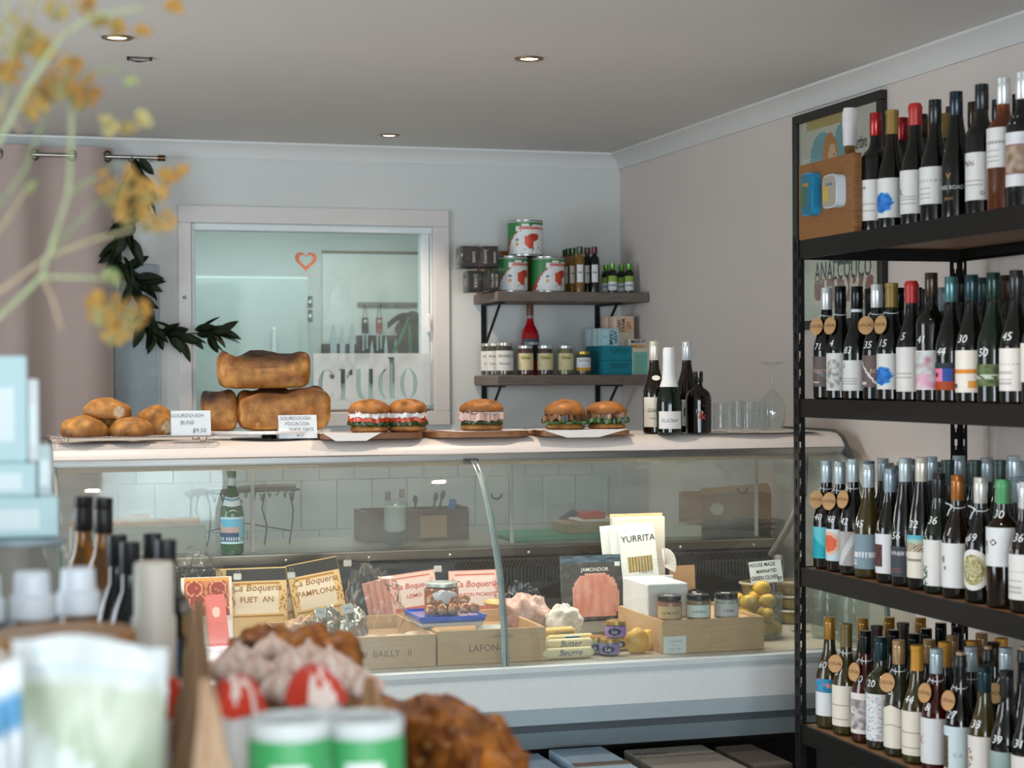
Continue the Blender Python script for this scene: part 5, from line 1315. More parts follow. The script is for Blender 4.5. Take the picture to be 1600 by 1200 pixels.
# hanging bunch of dark cloth and green strap at the right
p, p2 = kat(640, 486, KY-.05), kat(660, 552, KY-.05)
t = thing('apron', 'dark apron with green strap hanging at the right of the hook rail', 'apron', (p.x, KY-.06, p2.z)); L = p.z-p2.z
q = MB(); q.grid(14, 10, lambda u, v: ((u-.5)*(.10+.06*sin(v*3))+.02*sin(v*7)+(.03*(1-v)), -.012*sin(u*14)-.01, L*v*(1-.15*(2*u-1)**2)), lambda u, v: c('#2d3a34'), smooth=True); q.build('cloth', 'cloth', t)
q = MB(); q.tube([(-.10, -.03, .0), (-.06, -.035, L*.35), (-.012, -.03, L*.85)], .009, 6, c('#1d7a4c')); q.tube([(-.005, -.035, .0), (-.012, -.035, L*.7)], .008, 6, c('#1d7a4c')); q.build('strap', 'cloth', t)
q = MB(); q.grid(10, 6, lambda u, v: (-.13+.12*u, -.03-.01*sin(u*6), L*(.72+.22*u)+.02*sin(u*3)-.035*v), lambda u, v: c('#2d3a34'), smooth=True); q.build('folded_corner', 'cloth', t)

# ------------------------------------------------------------------ curtain, rod, garland, hung wire rack
rodY, rodZ = 7.60, 2.3265
x1 = at(257, 247, Y=rodY).x
t = thing('curtain_rod', 'brushed steel curtain rod with plain end cap near the ceiling', 'curtain rod', (x1, rodY, rodZ))
q = MB(); q.tube([(-2.6, 0, 0), (0, 0, 0)], .0085, 12, c('#a8a59f')); q.build('rod', 'metal', t)
q = MB(); q.tube([(-.028, 0, 0), (.002, 0, 0)], .0125, 14, c('#6d4f35')); q.build('end_cap', 'metal', t)
q = MB(); q.tube([(-.045, 0, 0), (-.045, .1, 0)], .006, 8, c('#a8a59f')); q.build('bracket', 'metal', t)
cxr = at(178, 500, Y=rodY).x
t = thing('curtain', 'dusty taupe eyelet curtain hanging at the left of the back wall', 'curtain', (0, rodY, 0))
x83 = at(83, 245, Y=rodY).x; PER = at(196, 245, Y=rodY).x-x83
q = MB()
def cpos(u, v):
    x = -1.4+(cxr+1.4)*u; k2 = .028+.012*(1-v)
    return (x+.006*sin(x*60)*(1-v), k2*cos((x-x83)*2*pi/PER)+.012*sin(x*17)*(1-v), .05+(2.362-.05)*v)
q.grid(220, 8, cpos, lambda u, v: c('#ac9a93'), smooth=True)
q.grid(220, 1, lambda u, v: (cpos(u, .9)[0], cpos(u, .965)[1]-.0022, 2.285+.003*v), lambda u, v: c('#a8958d'), smooth=True)
q.build('cloth', 'cloth', t)
for i in range(14):
    p = Vector((x83+PER*(.25+.5*(1-i)), 0, 0))
    if p.x > cxr or p.x < -1.38: continue
    g_ = MB(); g_.tube([(.017*cos(2*pi*k/20), 0, .021*sin(2*pi*k/20)) for k in range(20)], .0042, 8, c('#7d766c'), closed=True); e = g_.build('eyelet', 'metal', t); e.location = (p.x, -.006, rodZ); e.rotation_euler = (0, 0, R(-35 if i % 2 else 35))
# cooling grids hanging on the wall
xa, xb = at(172, 500, Y=7.66).x, at(245, 500, Y=7.66).x; za, zb = at(210, 412, Y=7.66).z, at(210, 652, Y=7.66).z
for i, (dx, dy, dz) in enumerate(((0, 0, 0), (.010, -.012, -.004))):
    t = thing('wire_grid_rack', ('rear wire grid rack flat against the wall behind the garland', 'front wire grid rack of the pair beside the hatch window')[i], 'wire rack', (xa+dx, 7.685+dy, zb+dz), 0, 'wire grid racks by the window')
    W_, H_ = xb-xa, za-zb; k = c('#a3b6c0')
    q = MB(); q.tube([(0, 0, 0), (W_, 0, 0), (W_, 0, H_), (0, 0, H_)], .0022, 6, k, closed=True); q.build('rim', 'satin', t)
    q = MB()
    for j in range(1, 17): x = W_*j/17; q.box(x-.0007, x+.0007, -.0007, .0007, 0, H_, k)
    for j in range(1, 56): z = H_*j/56; q.box(0, W_, -.0007, .0007, z-.0006, z+.0006, k)
    q.build('wires', 'satin', t)
    q = MB(); q.box(0, W_, .0, .0025, H_*.33, H_*.33+.003, k); q.box(0, W_, .0, .0025, H_*.66, H_*.66+.003, k); q.build('cross_bar', 'satin', t)
# garland of dark leaves
path = [(206, 246), (208, 275), (212, 310), (200, 345), (190, 380), (183, 405), (192, 425), (208, 445), (218, 470), (225, 500), (245, 520), (268, 526), (290, 522), (312, 520), (335, 521)]
pts = []
for i, (px, py) in enumerate(path):
    Yp = 7.575 if i < 2 else (7.53 if i < 6 else 7.62); pts.append(at(px, py, Y=Yp))
t = thing('leaf_garland', 'garland of dark dried bay leaves hanging from the end of the curtain rod', 'garland', tuple(pts[0]))
q = MB(); q.tube([p-pts[0] for p in pts], .0035, 6, c('#4a3423')); q.tube([Vector((0, -.012, .010)), Vector((.0, .006, .013)), Vector((.004, .012, 0)), Vector((0, -.010, -.01))], .002, 5, c('#6d7a3a')); q.build('stem', 'wood', t)
def leafmesh(seed, L, W_):
    b = MB(); n = 7; col = mixc(c('#10190b'), c('#25341a'), (seed % 5)/5)
    vs = []; fs = []
    for i in range(n+1):
        s_ = i/n; w2 = W_*sin(pi*min(1, s_**.8))**.8*.5 if 0 < i < n else 0
        z = -.10*L*sin(pi*s_)*((seed % 3)-1); x = L*s_
        vs += [(x, -w2, z+w2*.35), (x, 0, z), (x, w2, z+w2*.35)]
    for i in range(n):
        for j in (0, 1): fs.append([3*i+j, 3*(i+1)+j, 3*(i+1)+j+1, 3*i+j+1])
    b.add(vs, fs, col); return b
lm = []
for sd, L, W_, dr in ((0, .075, .034, 0), (1, .09, .040, 0), (2, .065, .03, 0), (3, .10, .034, 0), (4, .085, .034, 0)):
    o = leafmesh(sd, L, W_).build('leaf', 'leafy', t); lm.append(o.data); bpy.data.objects.remove(o)
r2 = random.Random(3)
def seg_at(s_):
    i = min(int(s_*(len(pts)-1)), len(pts)-2); f = s_*(len(pts)-1)-i
    return pts[i].lerp(pts[i+1], f), (pts[i+1]-pts[i]).normalized()
NL = 140
for i in range(NL):
    s_ = r2.random()**1.25; p, d = seg_at(s_)
    o = link('leaf', lm[r2.randrange(5)], t)
    low = s_ > .62
    ang = math.atan2(d.z, d.x) + (r2.uniform(-.75, .75) if not low else r2.uniform(-1.25, .8))
    if .42 < s_ < .62: ang += r2.uniform(-.5, .9)
    o.location = p-pts[0]+Vector((r2.uniform(-.02, .02)*(1 if low else 1.3), r2.uniform(-.045, .0), r2.uniform(-.012, .012)))
    o.rotation_euler = Matrix.Rotation(-ang, 4, 'Y').to_euler()
    o.rotation_euler.rotate_axis('X', r2.uniform(-1.5, 1.5)); o.rotation_euler.rotate_axis('Z', r2.uniform(-.25, .1)); sc = r2.uniform(.95, 1.4)
    if s_ < .3: sc *= 1.1
    o.scale = (sc, sc, sc)
# ------------------------------------------------------------------ things on the work shelf behind the case
WZ = .871
def wx(px, Y=6.1): return at(px, 830, Y=Y).x
# green mineral water bottle
p = at(362, 736, Y=5.892); H = p.z-WZ-.002
t = thing('water_bottle', 'green glass mineral water bottle with blue landscape label behind the case glass', 'bottle', (p.x, 5.892, WZ+.002), R(-8))
MB().lathe([(.032, 0), (.037, .004), (.038, .125), (.036, .14), (.026, .175), (.016, .205), (.0125, .225), (.0125, H-.015)], 28, c('#3f8a4e'), cap1=False).build('glass_body', 'clear_liquid', t)
MB().lathe([(.0145, H-.018), (.015, H-.001), (.0145, H), (.001, H)], 20, c('#3f6a52'), cap1=False).build('cap', 'satin', t)
def swat(u, v):
    if v < .1 or v > .93: return c('#bfe0e8')
    if .12 < v < .24: return c('#23486a') if int(u*26) % 2 else c('#c8dce4')
    if u > .74: return c('#79bcd0')
    if v > .62: return c('#5fb7dc') if v > .8-.3*math.sin(u*3.4) else c('#d6b9ae')
    return c('#c4a79f') if v > .4 else c('#33506f')
q = MB(); q.grid(24, 24, lambda u, v: (.0387*sin((u-.5)*2.4), -.0387*cos((u-.5)*2.4), .035+.085*v), swat); q.build('paper_label', 'paper', t)
q = MB(); q.grid(12, 8, lambda u, v: ((.0325-.008*v)*sin((u-.5)*2.2), -(.0335-.008*v)*cos((u-.5)*2.2), .152+.028*v+.010*abs(u-.5)), lambda u, v: c('#d5e2ea') if v < .6 or v > .85 else c('#6a93b4')); q.build('neck_label', 'paper', t)
q = MB(); q.lathe([(.0132, H-.055), (.0138, H-.053), (.0138, H-.022)], 20, c('#c5d2da'), cap0=False, cap1=False); q.build('neck_band', 'paper', t)
# wire stand with crumpled top
xa, xb = wx(298), wx(472)
t = thing('wire_stand', 'rickety dark wire stand behind the green water bottle', 'stand', (xa, 6.2, WZ)); W_ = xb-xa; wc = c('#4a4340'); ht = at(400, 772, Y=6.15).z-WZ
q = MB()
for i in range(4):
    x = W_*(.10, .18, .70, .93)[i]; q.tube([(x, 0, 0), (x+.01, 0, ht*.35), (x-.01+.02*(i % 2), -.02, ht*.7), (x, -.01, ht)], .0028, 5, wc)
q.tube([(W_*.18, -.01, .05), (W_*.5, .02, .075), (W_*.95, -.01, .045)], .0025, 5, wc); q.tube([(W_*.02, -.04, ht), (W_*.02, -.04, ht*.5)], .0028, 5, wc)
q.build('leg_wires', 'dark_metal', t)
q = MB()
for i in range(14):
    x = W_*i/14; q.tube([(x, -.05, ht+.006*sin(i*2.1)), (x+W_/28, 0, ht-.018+.01*sin(i*1.3)), (x+W_/14, .05, ht+.008*cos(i))], .0024, 5, wc)
q.tube([(0, -.05, ht), (W_*.5, -.055, ht+.010), (W_, -.05, ht+.012), (W_, .06, ht+.014), (W_*.5, .06, ht+.012), (0, .05, ht)], .0045, 6, wc, closed=True)
q.tube([(W_*.45, -.02, ht+.016), (W_*.7, -.02, ht+.022), (W_*.98, -.02, ht+.020)], .010, 7, c('#6b6560')); q.tube([(0, -.02, ht+.004), (W_*.1, -.02, ht+.010), (W_*.22, -.02, ht+.006)], .010, 7, c('#59504b'))
q.build('top_wires', 'dark_metal', t)
# pale open carton at the left
xa, xb = wx(110, 6.04), wx(318, 6.04)
t, hx, hy, h = carton('open_carton', 'long pale open carton on the shelf behind the left end of the case', xa, xb, 5.975, 6.13, WZ, WZ+.085, c('#c4b8ab'))
q = MB(); q.box(-hx, hx, hy-.004, hy, h, h+.020, c('#b5875f')); q.box(-.03, .05, hy-.005, hy+.001, h+.015, h+.036, c('#b08560'), .008); q.build('flap', 'corrugated', t)
# wooden tool box with cutlery, stacked bowls in front
xa, xb = wx(565, 6.2), wx(727, 6.2); zt = at(600, 799, Y=6.15).z
t = thing('cutlery_box', 'dark wooden partitioned box holding cutlery behind the case glass', 'box', ((xa+xb)/2, 6.24, WZ)); hx = (xb-xa)/2; h = zt-WZ
for nm, a in (('front_board', (-hx, hx, -.09, -.08, 0, h)), ('back_board', (-hx, hx, .08, .09, 0, h)), ('side_board', (-hx, -hx+.01, -.08, .08, 0, h)), ('side_board', (hx-.01, hx, -.08, .08, 0, h+.008)), ('divider', (-.01, 0, -.08, .08, 0, h)), ('bottom_board', (-hx+.01, hx-.01, -.08, .08, 0, .008))):
    MB().box(*a, c('#5d4230'), .001).build(nm, 'wood', t)
q = MB(); q.grid(12, 6, lambda u, v: (.01+(hx-.06)*u, -.0925-.004*sin(u*5), .012+(h-.03)*v), lambda u, v: c('#a68a6c'), smooth=True); q.build('cloth_patch', 'cloth', t)
for i, (px, py, col) in enumerate(((651, 778, '#5a4c40'), (668, 772, '#4d423a'), (674, 768, '#4d423a'))):
    p = at(px, py, Y=6.2); t = thing('wooden_spoon', f'dark wooden utensil, {ORD[i]} from the left in the cutlery box', 'utensil', (p.x, 6.2, WZ+.010), 0, 'utensils in the cutlery box', rot=(0, R((-2, 12, 16)[i]), 0)); L = p.z-WZ
    MB().tube([(0, 0, 0), (0, 0, L*.8)], .004, 6, c(col)).build('handle', 'wood', t)
    q = MB(); q.lathe([(.001, L*.75), (.009, L*.86), (.008, L*.96), (.001, L)], 10, c(col), X=Matrix.Scale(.35, 4, (0, 1, 0))); q.build('spoon_bowl', 'wood', t)
p = at(697, 783, Y=6.2); t = thing('spatula', 'blue-bladed spatula standing in the cutlery box', 'utensil', (p.x, 6.19, WZ+.010), rot=(0, R(10), 0)); L = p.z-WZ
MB().tube([(0, 0, 0), (0, 0, L*.6)], .004, 6, c('#6c4a3a')).build('handle', 'wood', t); q = MB(); q.box(-.013, .013, -.004, .004, L*.55, L, c('#2b6fae'), .004); q.build('blade', 'satin', t)
def bowls(px, label, Y):
    x = wx(px, Y); t = thing('bowl_stack_holder', label, 'bowl', (x, Y, WZ)); return t
xb_ = wx(617, 6.05)
for i in range(8):
    z = WZ+.020+i*.0115
    t = thing('glass_bowl', f'small glass bowl, {ORD[i]} from the bottom of the nested stack', 'bowl', (xb_, 6.05, z-.020 if i == 0 else z), 0, 'nested glass bowls')
    if i == 0: MB().lathe([(.020, 0), (.026, .004), (.034, .040), (.036, .044), (.034, .044), (.024, .006), (.001, .005)], 24, c('#5d605c'), cap1=False).build('bowl_wall', 'satin', t)
    else: MB().lathe([(.028, .012), (.034, .020), (.0375, .0275), (.0385, .028), (.036, .0275), (.030, .014), (.001, .013)], 24, c('#dfe3e1'), cap1=False).build('bowl_wall', 'satin', t)
t = thing('glass_funnel', 'clear glass dome resting on the nested bowls', 'glass', (xb_, 6.05, WZ+.128)); MB().lathe([(.036, 0), (.034, .012), (.02, .022), (.012, .026), (.012, .03)], 24, WHITE, cap0=False).build('glass_wall', 'clear_glass', t)
for i, (px, py) in enumerate(((606, 768), (628, 764))):
    p = at(px, py, Y=6.12); Hb = p.z-WZ
    t = thing('corked_bottle', ('corked clear bottle behind the left of the nested bowls', 'corked clear bottle behind the right of the nested bowls')[i], 'bottle', (p.x, 6.12, WZ), 0, 'corked bottles by the bowls')
    MB().lathe([(.022, 0), (.024, .003), (.024, Hb*.6), (.011, Hb*.78), (.010, Hb-.01)], 20, WHITE, cap1=False).build('glass_body', 'clear_glass', t)
    MB().lathe([(.0085, Hb-.03), (.0095, Hb), (.001, Hb)], 14, c('#8d6a63'), cap1=False).build('cork', 'wood', t)
# green tray, papers, red box, bags, cardboard box at the right
xa, xb = wx(790, 6.1), wx(955, 6.1)
t = thing('cutting_board', 'green plastic cutting board lying on the work shelf', 'cutting board', ((xa+xb)/2, 6.15, WZ)); q = MB(); q.box(-(xb-xa)/2, (xb-xa)/2, -.16, .14, 0, .018, c('#1d8a63'), .006); q.build('board', 'satin', t)
zb = WZ+.0185
t, hx, hy, h = carton('paper_pack', 'pack of kraft paper on the green cutting board', wx(880, 6.08), wx(1000, 6.08), 6.04, 6.22, zb, zb+.035, c('#a88e70')); 
t, hx, hy, h = carton('paper_pack', 'white sheets lying on top of the kraft paper pack', wx(905, 6.08), wx(1010, 6.08), 6.05, 6.20, zb+.0355, zb+.045, c('#d8d4cd'), mat='paper')
t, hx, hy, h = carton('small_box', 'small orange-red box behind the work shelf papers', wx(912, 6.1), wx(945, 6.1), 6.09, 6.17, zb+.0455, zb+.068, c('#c2452c'), mat='paper')
o = blobmesh(.045, .04, .05, 3, .25, .6, colf=lambda p, u, v: c('#39424c')).build('cloth_bundle', 'cloth'); o.location = (wx(894, 6.27), 6.28, WZ); tag(o, 'dark blue-grey crumpled cloth bundle at the left of the papers', 'cloth')
q = MB(); q.grid(16, 8, lambda u, v: (.22*(u-.5), .10*(v-.5), .030+.022*noise.noise(Vector((u*4, v*3, 7)))+.012*sin(v*pi)), lambda u, v: c('#7f95a3'), smooth=True)
q.grid(16, 2, lambda u, v: (.22*(u-.5), -.05, (.030+.022*noise.noise(Vector((u*4, 0, 7))))*v), lambda u, v: c('#74899a'), smooth=True); o = q.build('plastic_bag_roll', 'satin'); o.location = (wx(985, 6.32), 6.32, WZ); tag(o, 'crumpled blue-grey plastic bags behind the papers', 'bag')
xa, xb = wx(1083, 6.2), wx(1236, 6.2); zt = at(1150, 757, Y=6.12).z
t, hx, hy, h = carton('cardboard_box', 'brown cardboard box with round hole at the right end of the work shelf', xa, xb, 6.12, 6.34, WZ, zt-.035, c('#9a7650'))
q = MB(); q.add([(-hx, -hy, h), (hx, -hy, h+.012), (hx-.01, -hy+.03, h+.042), (-hx+.01, -hy+.03, h+.022), (-hx, -hy+.004, h), (hx, -hy+.004, h+.01), (hx-.01, -hy+.034, h+.040), (-hx+.01, -hy+.034, h+.02)], [(0, 1, 2, 3), (7, 6, 5, 4), (0, 3, 7, 4), (1, 5, 6, 2), (3, 2, 6, 7)], c('#a8845c')); q.build('flap', 'corrugated', t)
q = MB(); q.lathe([(.026, 0), (.026, .0015), (.0001, .0015)], 22, c('#d1c7ba'), X=TR(-hx+.06, -hy, h*.62, rx=pi/2) @ Matrix.Scale(.8, 4, (0, 1, 0))); q.build('round_hole', 'matte', t)
for i in range(6):
    q = MB(); w0 = .11+.01*i; q.grid(12, 4, lambda u, v: (w0*2*(u-.5), .09*(v-.5), .004+.004*i+.010*noise.noise(Vector((u*3+i, v*2, i*3.1)))), lambda u, v: mixc(c('#8a7358'), c('#3b2f25'), .2+.6*noise.noise(Vector((u*5, v*3, i)))**2*4), smooth=True)
    o = q.build('paper_bag', 'matte'); o.location = (wx(1150+(-1)**i*18, 6.04), 6.04, WZ+.010+.004*i); tag(o, f'flat brown paper bag, {ORD[i]} from the bottom of the pile before the cardboard box', 'bag', 'paper bags on the work shelf')
t, hx, hy, h = carton('paper_pack', 'white wrapping sheets lying in the middle of the work shelf', wx(1005, 6.05), wx(1085, 6.05), 5.98, 6.12, WZ, WZ+.040, c('#cfc7bb'), mat='paper')

# ------------------------------------------------------------------ inside the case
DZ = .6085
def crate(px0, px1, Yf, Yb, zt, label, texts=(), floor=None, tagp=None):
    xa, xb = at(px0, 1020, Y=Yf).x, at(px1, 1020, Y=Yf).x
    t = thing('wine_crate', label, 'crate', (xa, Yf, DZ), 0, 'pine wine crates in the case'); W_, D_, h = xb-xa, Yb-Yf, zt-DZ; k = c('#c9a67a')
    for nm, a in (('front_board', (0, W_, 0, .009, 0, h)), ('back_board', (0, W_, D_-.009, D_, 0, h)), ('side_board', (0, .009, .009, D_-.009, 0, h)), ('side_board', (W_-.009, W_, .009, D_-.009, 0, h)), ('bottom_board', (.009, W_-.009, .009, D_-.009, 0, floor or .008))):
        MB().box(*a, k, .0008).build(nm, 'pine', t)
    if texts:
        q = MB()
        for s_, s2, fx, fz in texts: q.text(s_, s2, lambda x, y, fx=fx, fz=fz: (W_*fx+x, -.0006, h*fz+y), c('#6d5440'))
        q.build('branded_lettering', 'paper', t)
    return t, xa, xb, h
crate(448, 497, 5.14, 5.52, .700, 'short pine crate at the left, behind the brown loaf')
tA, ax0, ax1, _ = crate(498, 681, 5.115, 5.58, .700, 'pine crate lettered Bailly with silver packets inside', (('AU  BAILLY · II', .026, .55, .45),))
tB, bx0, bx1, _ = crate(684, 853, 5.115, 5.56, .706, 'pine crate lettered Lafon with the blue tray inside', (('CHATEAU', .014, .60, .78), ('LAFON-R', .028, .46, .45), ('2012', .014, .62, .15)))
tC, gx0, gx1, ch_ = crate(1035, 1194, 5.115, 5.50, .707, 'pine crate with three dark-lidded jars standing in it', (), floor=.088)
q = MB(); q.box(.003, .075, -.0025, -.0008, .0, .052, c('#dfe3e0'), .0004)
for k2 in range(3): q.text(('sourced with', 'care', 'since 1965')[k2], .008, lambda x, y, k2=k2: (.039+x, -.0032, .038-.012*k2+y), c('#6f8a8c'))
q.build('paper_tag', 'paper', tC)
# small dark-lidded jars
for i, (px, ct, lb, tx) in enumerate(((1046, '#b5622a', '#c9ad7e', 'the MUSCAT'), (1091, '#a8845c', '#dfe6e2', 'le PORTO'), (1135, '#cfcac2', '#cfcacc', 'L. JEZM'))):
    p = at(px, 967, Y=5.165)
    jar(px, 5.175, DZ+.0885, .038, .078, ('amber jelly jar with tan label, leftmost of three dark-lidded jars', 'honey-coloured jar with pale label, middle of three dark-lidded jars', 'whitish jar with pale label, rightmost of three dark-lidded jars')[i],
        ct, '#1b1613', [(tx, .0095, .004, .45, c('#3a3632'))], 'dark-lidded jars in the right pine crate', rz=R(-20), base=967, lz=(.15, .62), labc=lambda u, v, lb=lb: c(lb), arc=2.2, lidh=.014)
    bpy.data.objects[-1] if False else None
for i, o in enumerate([o for o in bpy.data.objects if o.get('group') == 'dark-lidded jars in the right pine crate']):
    q = MB(); q.box(-.016, .010, -.010, .004, .0782, .0788, c('#e4e1dc')); q.build('lid_sticker', 'paper', o)
# flat packs
def pack(px, py0, py1, pw, Y, z, label, col, painter=None, texts=(), tilt=12, yaw=0, th=.006, group=None, name='meat_packet', cat='packet', mat='satin', roll=0):
    x = at(px, py1, Y=Y).x; W_ = pw/FPX*at(px, py1, Y=Y).y/.96; H = (py1-py0)/FPX*at(px, py1, Y=Y).y/.96/cos(R(tilt)); h0 = 0
    if tilt < 45:
        zl, zt = at(px, py1, Y=Y).z, at(px, py0, Y=Y).z; H = (zt-zl)/cos(R(tilt)); h0 = max(0, (zl-z)/cos(R(tilt)))
    t = thing(name, label, cat, (x, Y, z), 0, group, rot=(R(-tilt), R(roll), R(yaw)))
    MB().box(-W_/2, W_/2, 0, th, 0, h0+H, c(col), .0015).build('tray', mat, t)
    q = MB(); f = painter or (lambda u, v: c(col))
    q.grid(36, 28, lambda u, v: ((u-.5)*W_*.985, -.0006, h0+.003+(H-.006)*v), f)
    for s_, s2, fx, fz, tc2, *sh in texts: q.text(s_, s2*H, lambda a, b_, fx=fx, fz=fz: (W_*(fx-.5)+a, -.0013, h0+H*fz+b_), c(tc2), bold=.008, shear=(sh[0] if sh else 0))
    q.build('printed_front', 'paper', t)
    return t, W_, H
def cardf(bg, ink_):
    bgc, ik = c(bg), c(ink_)
    def f(u, v):
        if v > .76: return c('#211e1b')
        w2 = v/.76
        if .90 < w2 < .93 and .1 < u < .9: return ik
        if w2 < .06 or (.08 < w2 < .11): return ik if .05 < u < .95 else bgc
        if (u < .13 or u > .87) and noise.noise(Vector((u*34, w2*14, 1))) > .18 and .15 < w2 < .82: return ik
        if .13 < u < .87 and .1 < w2 < .85: return mixc(bgc, WHITE, .45)
        return bgc
    return f
def cardlow(bg, ink_):
    g = cardf(bg, ink_); return lambda u, v: g(u, v*.759)
for i in range(4):
    pack(383-i*5+20, 889, 966, 92, 5.62+.012*i, DZ+.02, ('front cream cured sausage card lettered FUET', 'second cream card directly behind the FUET card', 'third cream card behind the FUET card', 'rearmost cream card of the FUET stack')[i], '#c9a668', cardf('#d6b57c', '#a87422') if i == 0 else None,
         (('Ca Boqueria', .20, .5, .60, '#96651c', .2), ('FUET  AN', .16, .5, .36, '#9c6a1e')) if i == 0 else (), tilt=8, group='cream sausage cards')
for i in range(3):
    pack(508-i*24, 876+i*5, 955, 80, 5.63+.014*i, DZ+.03, ('front tilted card lettered PAMPLONA', 'second card of the PAMPLONA stack, half hidden', 'rearmost card of the PAMPLONA stack')[i], '#c9a668', cardf('#d6b57c', '#a87422'),
         (('Ca Boqueria', .18, .5, .60, '#96651c', .2), ('PAMPLONA', .15, .5, .38, '#9c6a1e')), tilt=10, roll=-9, group='cream PAMPLONA cards')
# clips
for i, (px, py) in enumerate(((371, 901), (455, 899), (543, 880))):
    p = at(px, py, Y=5.60); t = thing('binder_clip', ('binder clip left of the FUET card', 'binder clip right of the FUET card', 'binder clip on the PAMPLONA card')[i], 'clip', tuple(p), 0, 'clips on the cards'); q = MB(); q.box(-.012, .012, -.006, .006, -.010, .010, c('#b9b6ad'), .002); q.build('jaw', 'cap_metal', t)
    MB().tube([(-.006, -.006, .008), (-.004, -.008, .022), (.004, -.008, .022), (.006, -.006, .008)], .0012, 5, c('#8a8780')).build('wire_arm', 'cap_metal', t)
# salami tray pack at the left and clear bags above
def salami(u, v):
    if v < .10 or u < .06 or u > .94: return c('#e0d3c8')
    if v > .93: return c('#d99a4a')
    for (a, b_) in ((.25, .75), (.72, .74), (.3, .45), (.72, .42), (.5, .2), (.2, .2), (.8, .18)):
        d = math.hypot((u-a)*1.0, (v-b_)*.9)
        if d < .21: return c('#d99c7a') if abs(d-.16) < .014 or noise.noise(Vector((u*40, v*40, 2))) > .42 else c('#9a3a22')
    return c('#c97f4a')
pack(325, 903, 972, 76, 5.60, DZ+.01, 'tray pack of sliced red salami at the left of the case', '#d8c8ba', salami, (), tilt=8, th=.012, mat='gloss')
pack(345, 930, 975, 30, 5.57, DZ+.005, 'small coral pink packet in front of the salami tray', '#e06a62', lambda u, v: c('#e57b72') if math.hypot(u-.5, v-.4) > .2 else c('#f0c9bd'), (), tilt=6, roll=-6)
def crumple(name, label, cat, px, py0, py1, pw, Y, z, col, seed, mat='plastic_wrap', depth=.08, amp=.5, group=None):
    x = at(px, py1, Y=Y).x; W_ = pw/FPX*5.4; H = max(.02, at(px, py0, Y=Y).z-z)*.93
    b = blobmesh(W_/2, depth/2, H/1.75, seed, amp, .75, 40, 22, colf=lambda p, u, v: mixc(c(col), WHITE, .35*max(0, noise.noise(p*60+Vector((seed, 0, 0))))*2), nk=5)
    o = b.build(name, mat, sharp=60); o.location = (x, Y, z); return tag(o, label, cat, group)
crumple('plastic_bag', 'crumpled clear plastic bag above the salami tray', 'bag', 315, 862, 912, 84, 5.70, DZ+.105, '#c9c4ba', 3, depth=.12)
crumple('plastic_bag', 'clear bag with pale sliced fat beside the Pamplona cards', 'bag', 585, 880, 985, 90, 5.42, DZ+.012, '#cfc9c0', 6, depth=.14, amp=.35)
crumple('vacuum_pack', 'shiny silver vacuum pack at the back of the Bailly crate, left one', 'packet', 512, 946, 985, 52, 5.30, DZ+.045, '#a39c8c', 8, 'foil', .09, .35, 'silver vacuum packs')
crumple('vacuum_pack', 'shiny silver vacuum pack with square label in the Bailly crate, right one', 'packet', 553, 945, 990, 44, 5.26, DZ+.043, '#9a9384', 11, 'foil', .09, .35, 'silver vacuum packs')
for i, (px, py, a) in enumerate(((493, 957, 10), (535, 951, -14))):
    p = at(px+8, py, Y=5.235); q = MB(); q.box(-.016, .016, -.0008, .0008, -.014, .014, c('#d9dcdc')); q.text('100 g', .009, lambda x, y: (x, -.0012, y), c('#666')if False else c('#666666')); o = q.build('weight_label', 'paper'); o.location = tuple(p); o.rotation_euler = (R(-25), R(a), 0); tag(o, ('square white label on the left silver pack', 'square white label on the right silver pack')[i], 'label')
pack(500, 985, 993, 40, 5.15, DZ+.075, 'flat dark blue-grey tin at the front of the Bailly crate', '#33434b', None, (), tilt=80, th=.05, name='flat_tin', cat='tin')
for i, (px, Y) in enumerate(((570, 5.22), (622, 5.2), (655, 5.25))):
    x = at(px, 990, Y=Y).x
    q = MB(); q.lathe([(.001, 0), (.040, 0), (.043, .006), (.042, .013), (.030, .017), (.001, .018)], 26, lambda v, i=i: mixc(c('#d9cbb8'), c('#c08f5c'), .3+noise.noise(v*60+Vector((i, 0, 0)))), cap0=False, cap1=False)
    o = q.build('wrapped_cheese', 'satin'); o.location = (x, Y, DZ+.064); tag(o, ('pale round wrapped cheese at the left of the Bailly crate', 'pale round wrapped cheese in the middle of the Bailly crate', 'pale round wrapped cheese at the right of the Bailly crate')[i], 'cheese', 'round cheeses in the Bailly crate')
crumple('nut_bag', 'clear bag of pale nuts between the FUET card and the Bailly crate', 'bag', 470, 960, 1000, 60, 5.30, DZ+.02, '#b58a63', 14, 'food', .09, .3)
# crate inner lift boards so the packs rest on something
for t_, x0_, x1_ in ((tA, ax0, ax1), (tB, bx0, bx1)):
    D_ = .44
    MB().box(.010, x1_-x0_-.010, .010, D_, .040, .052 if t_ is tA else .060, c('#b8946a')).build('raised_tray', 'pine', t_)
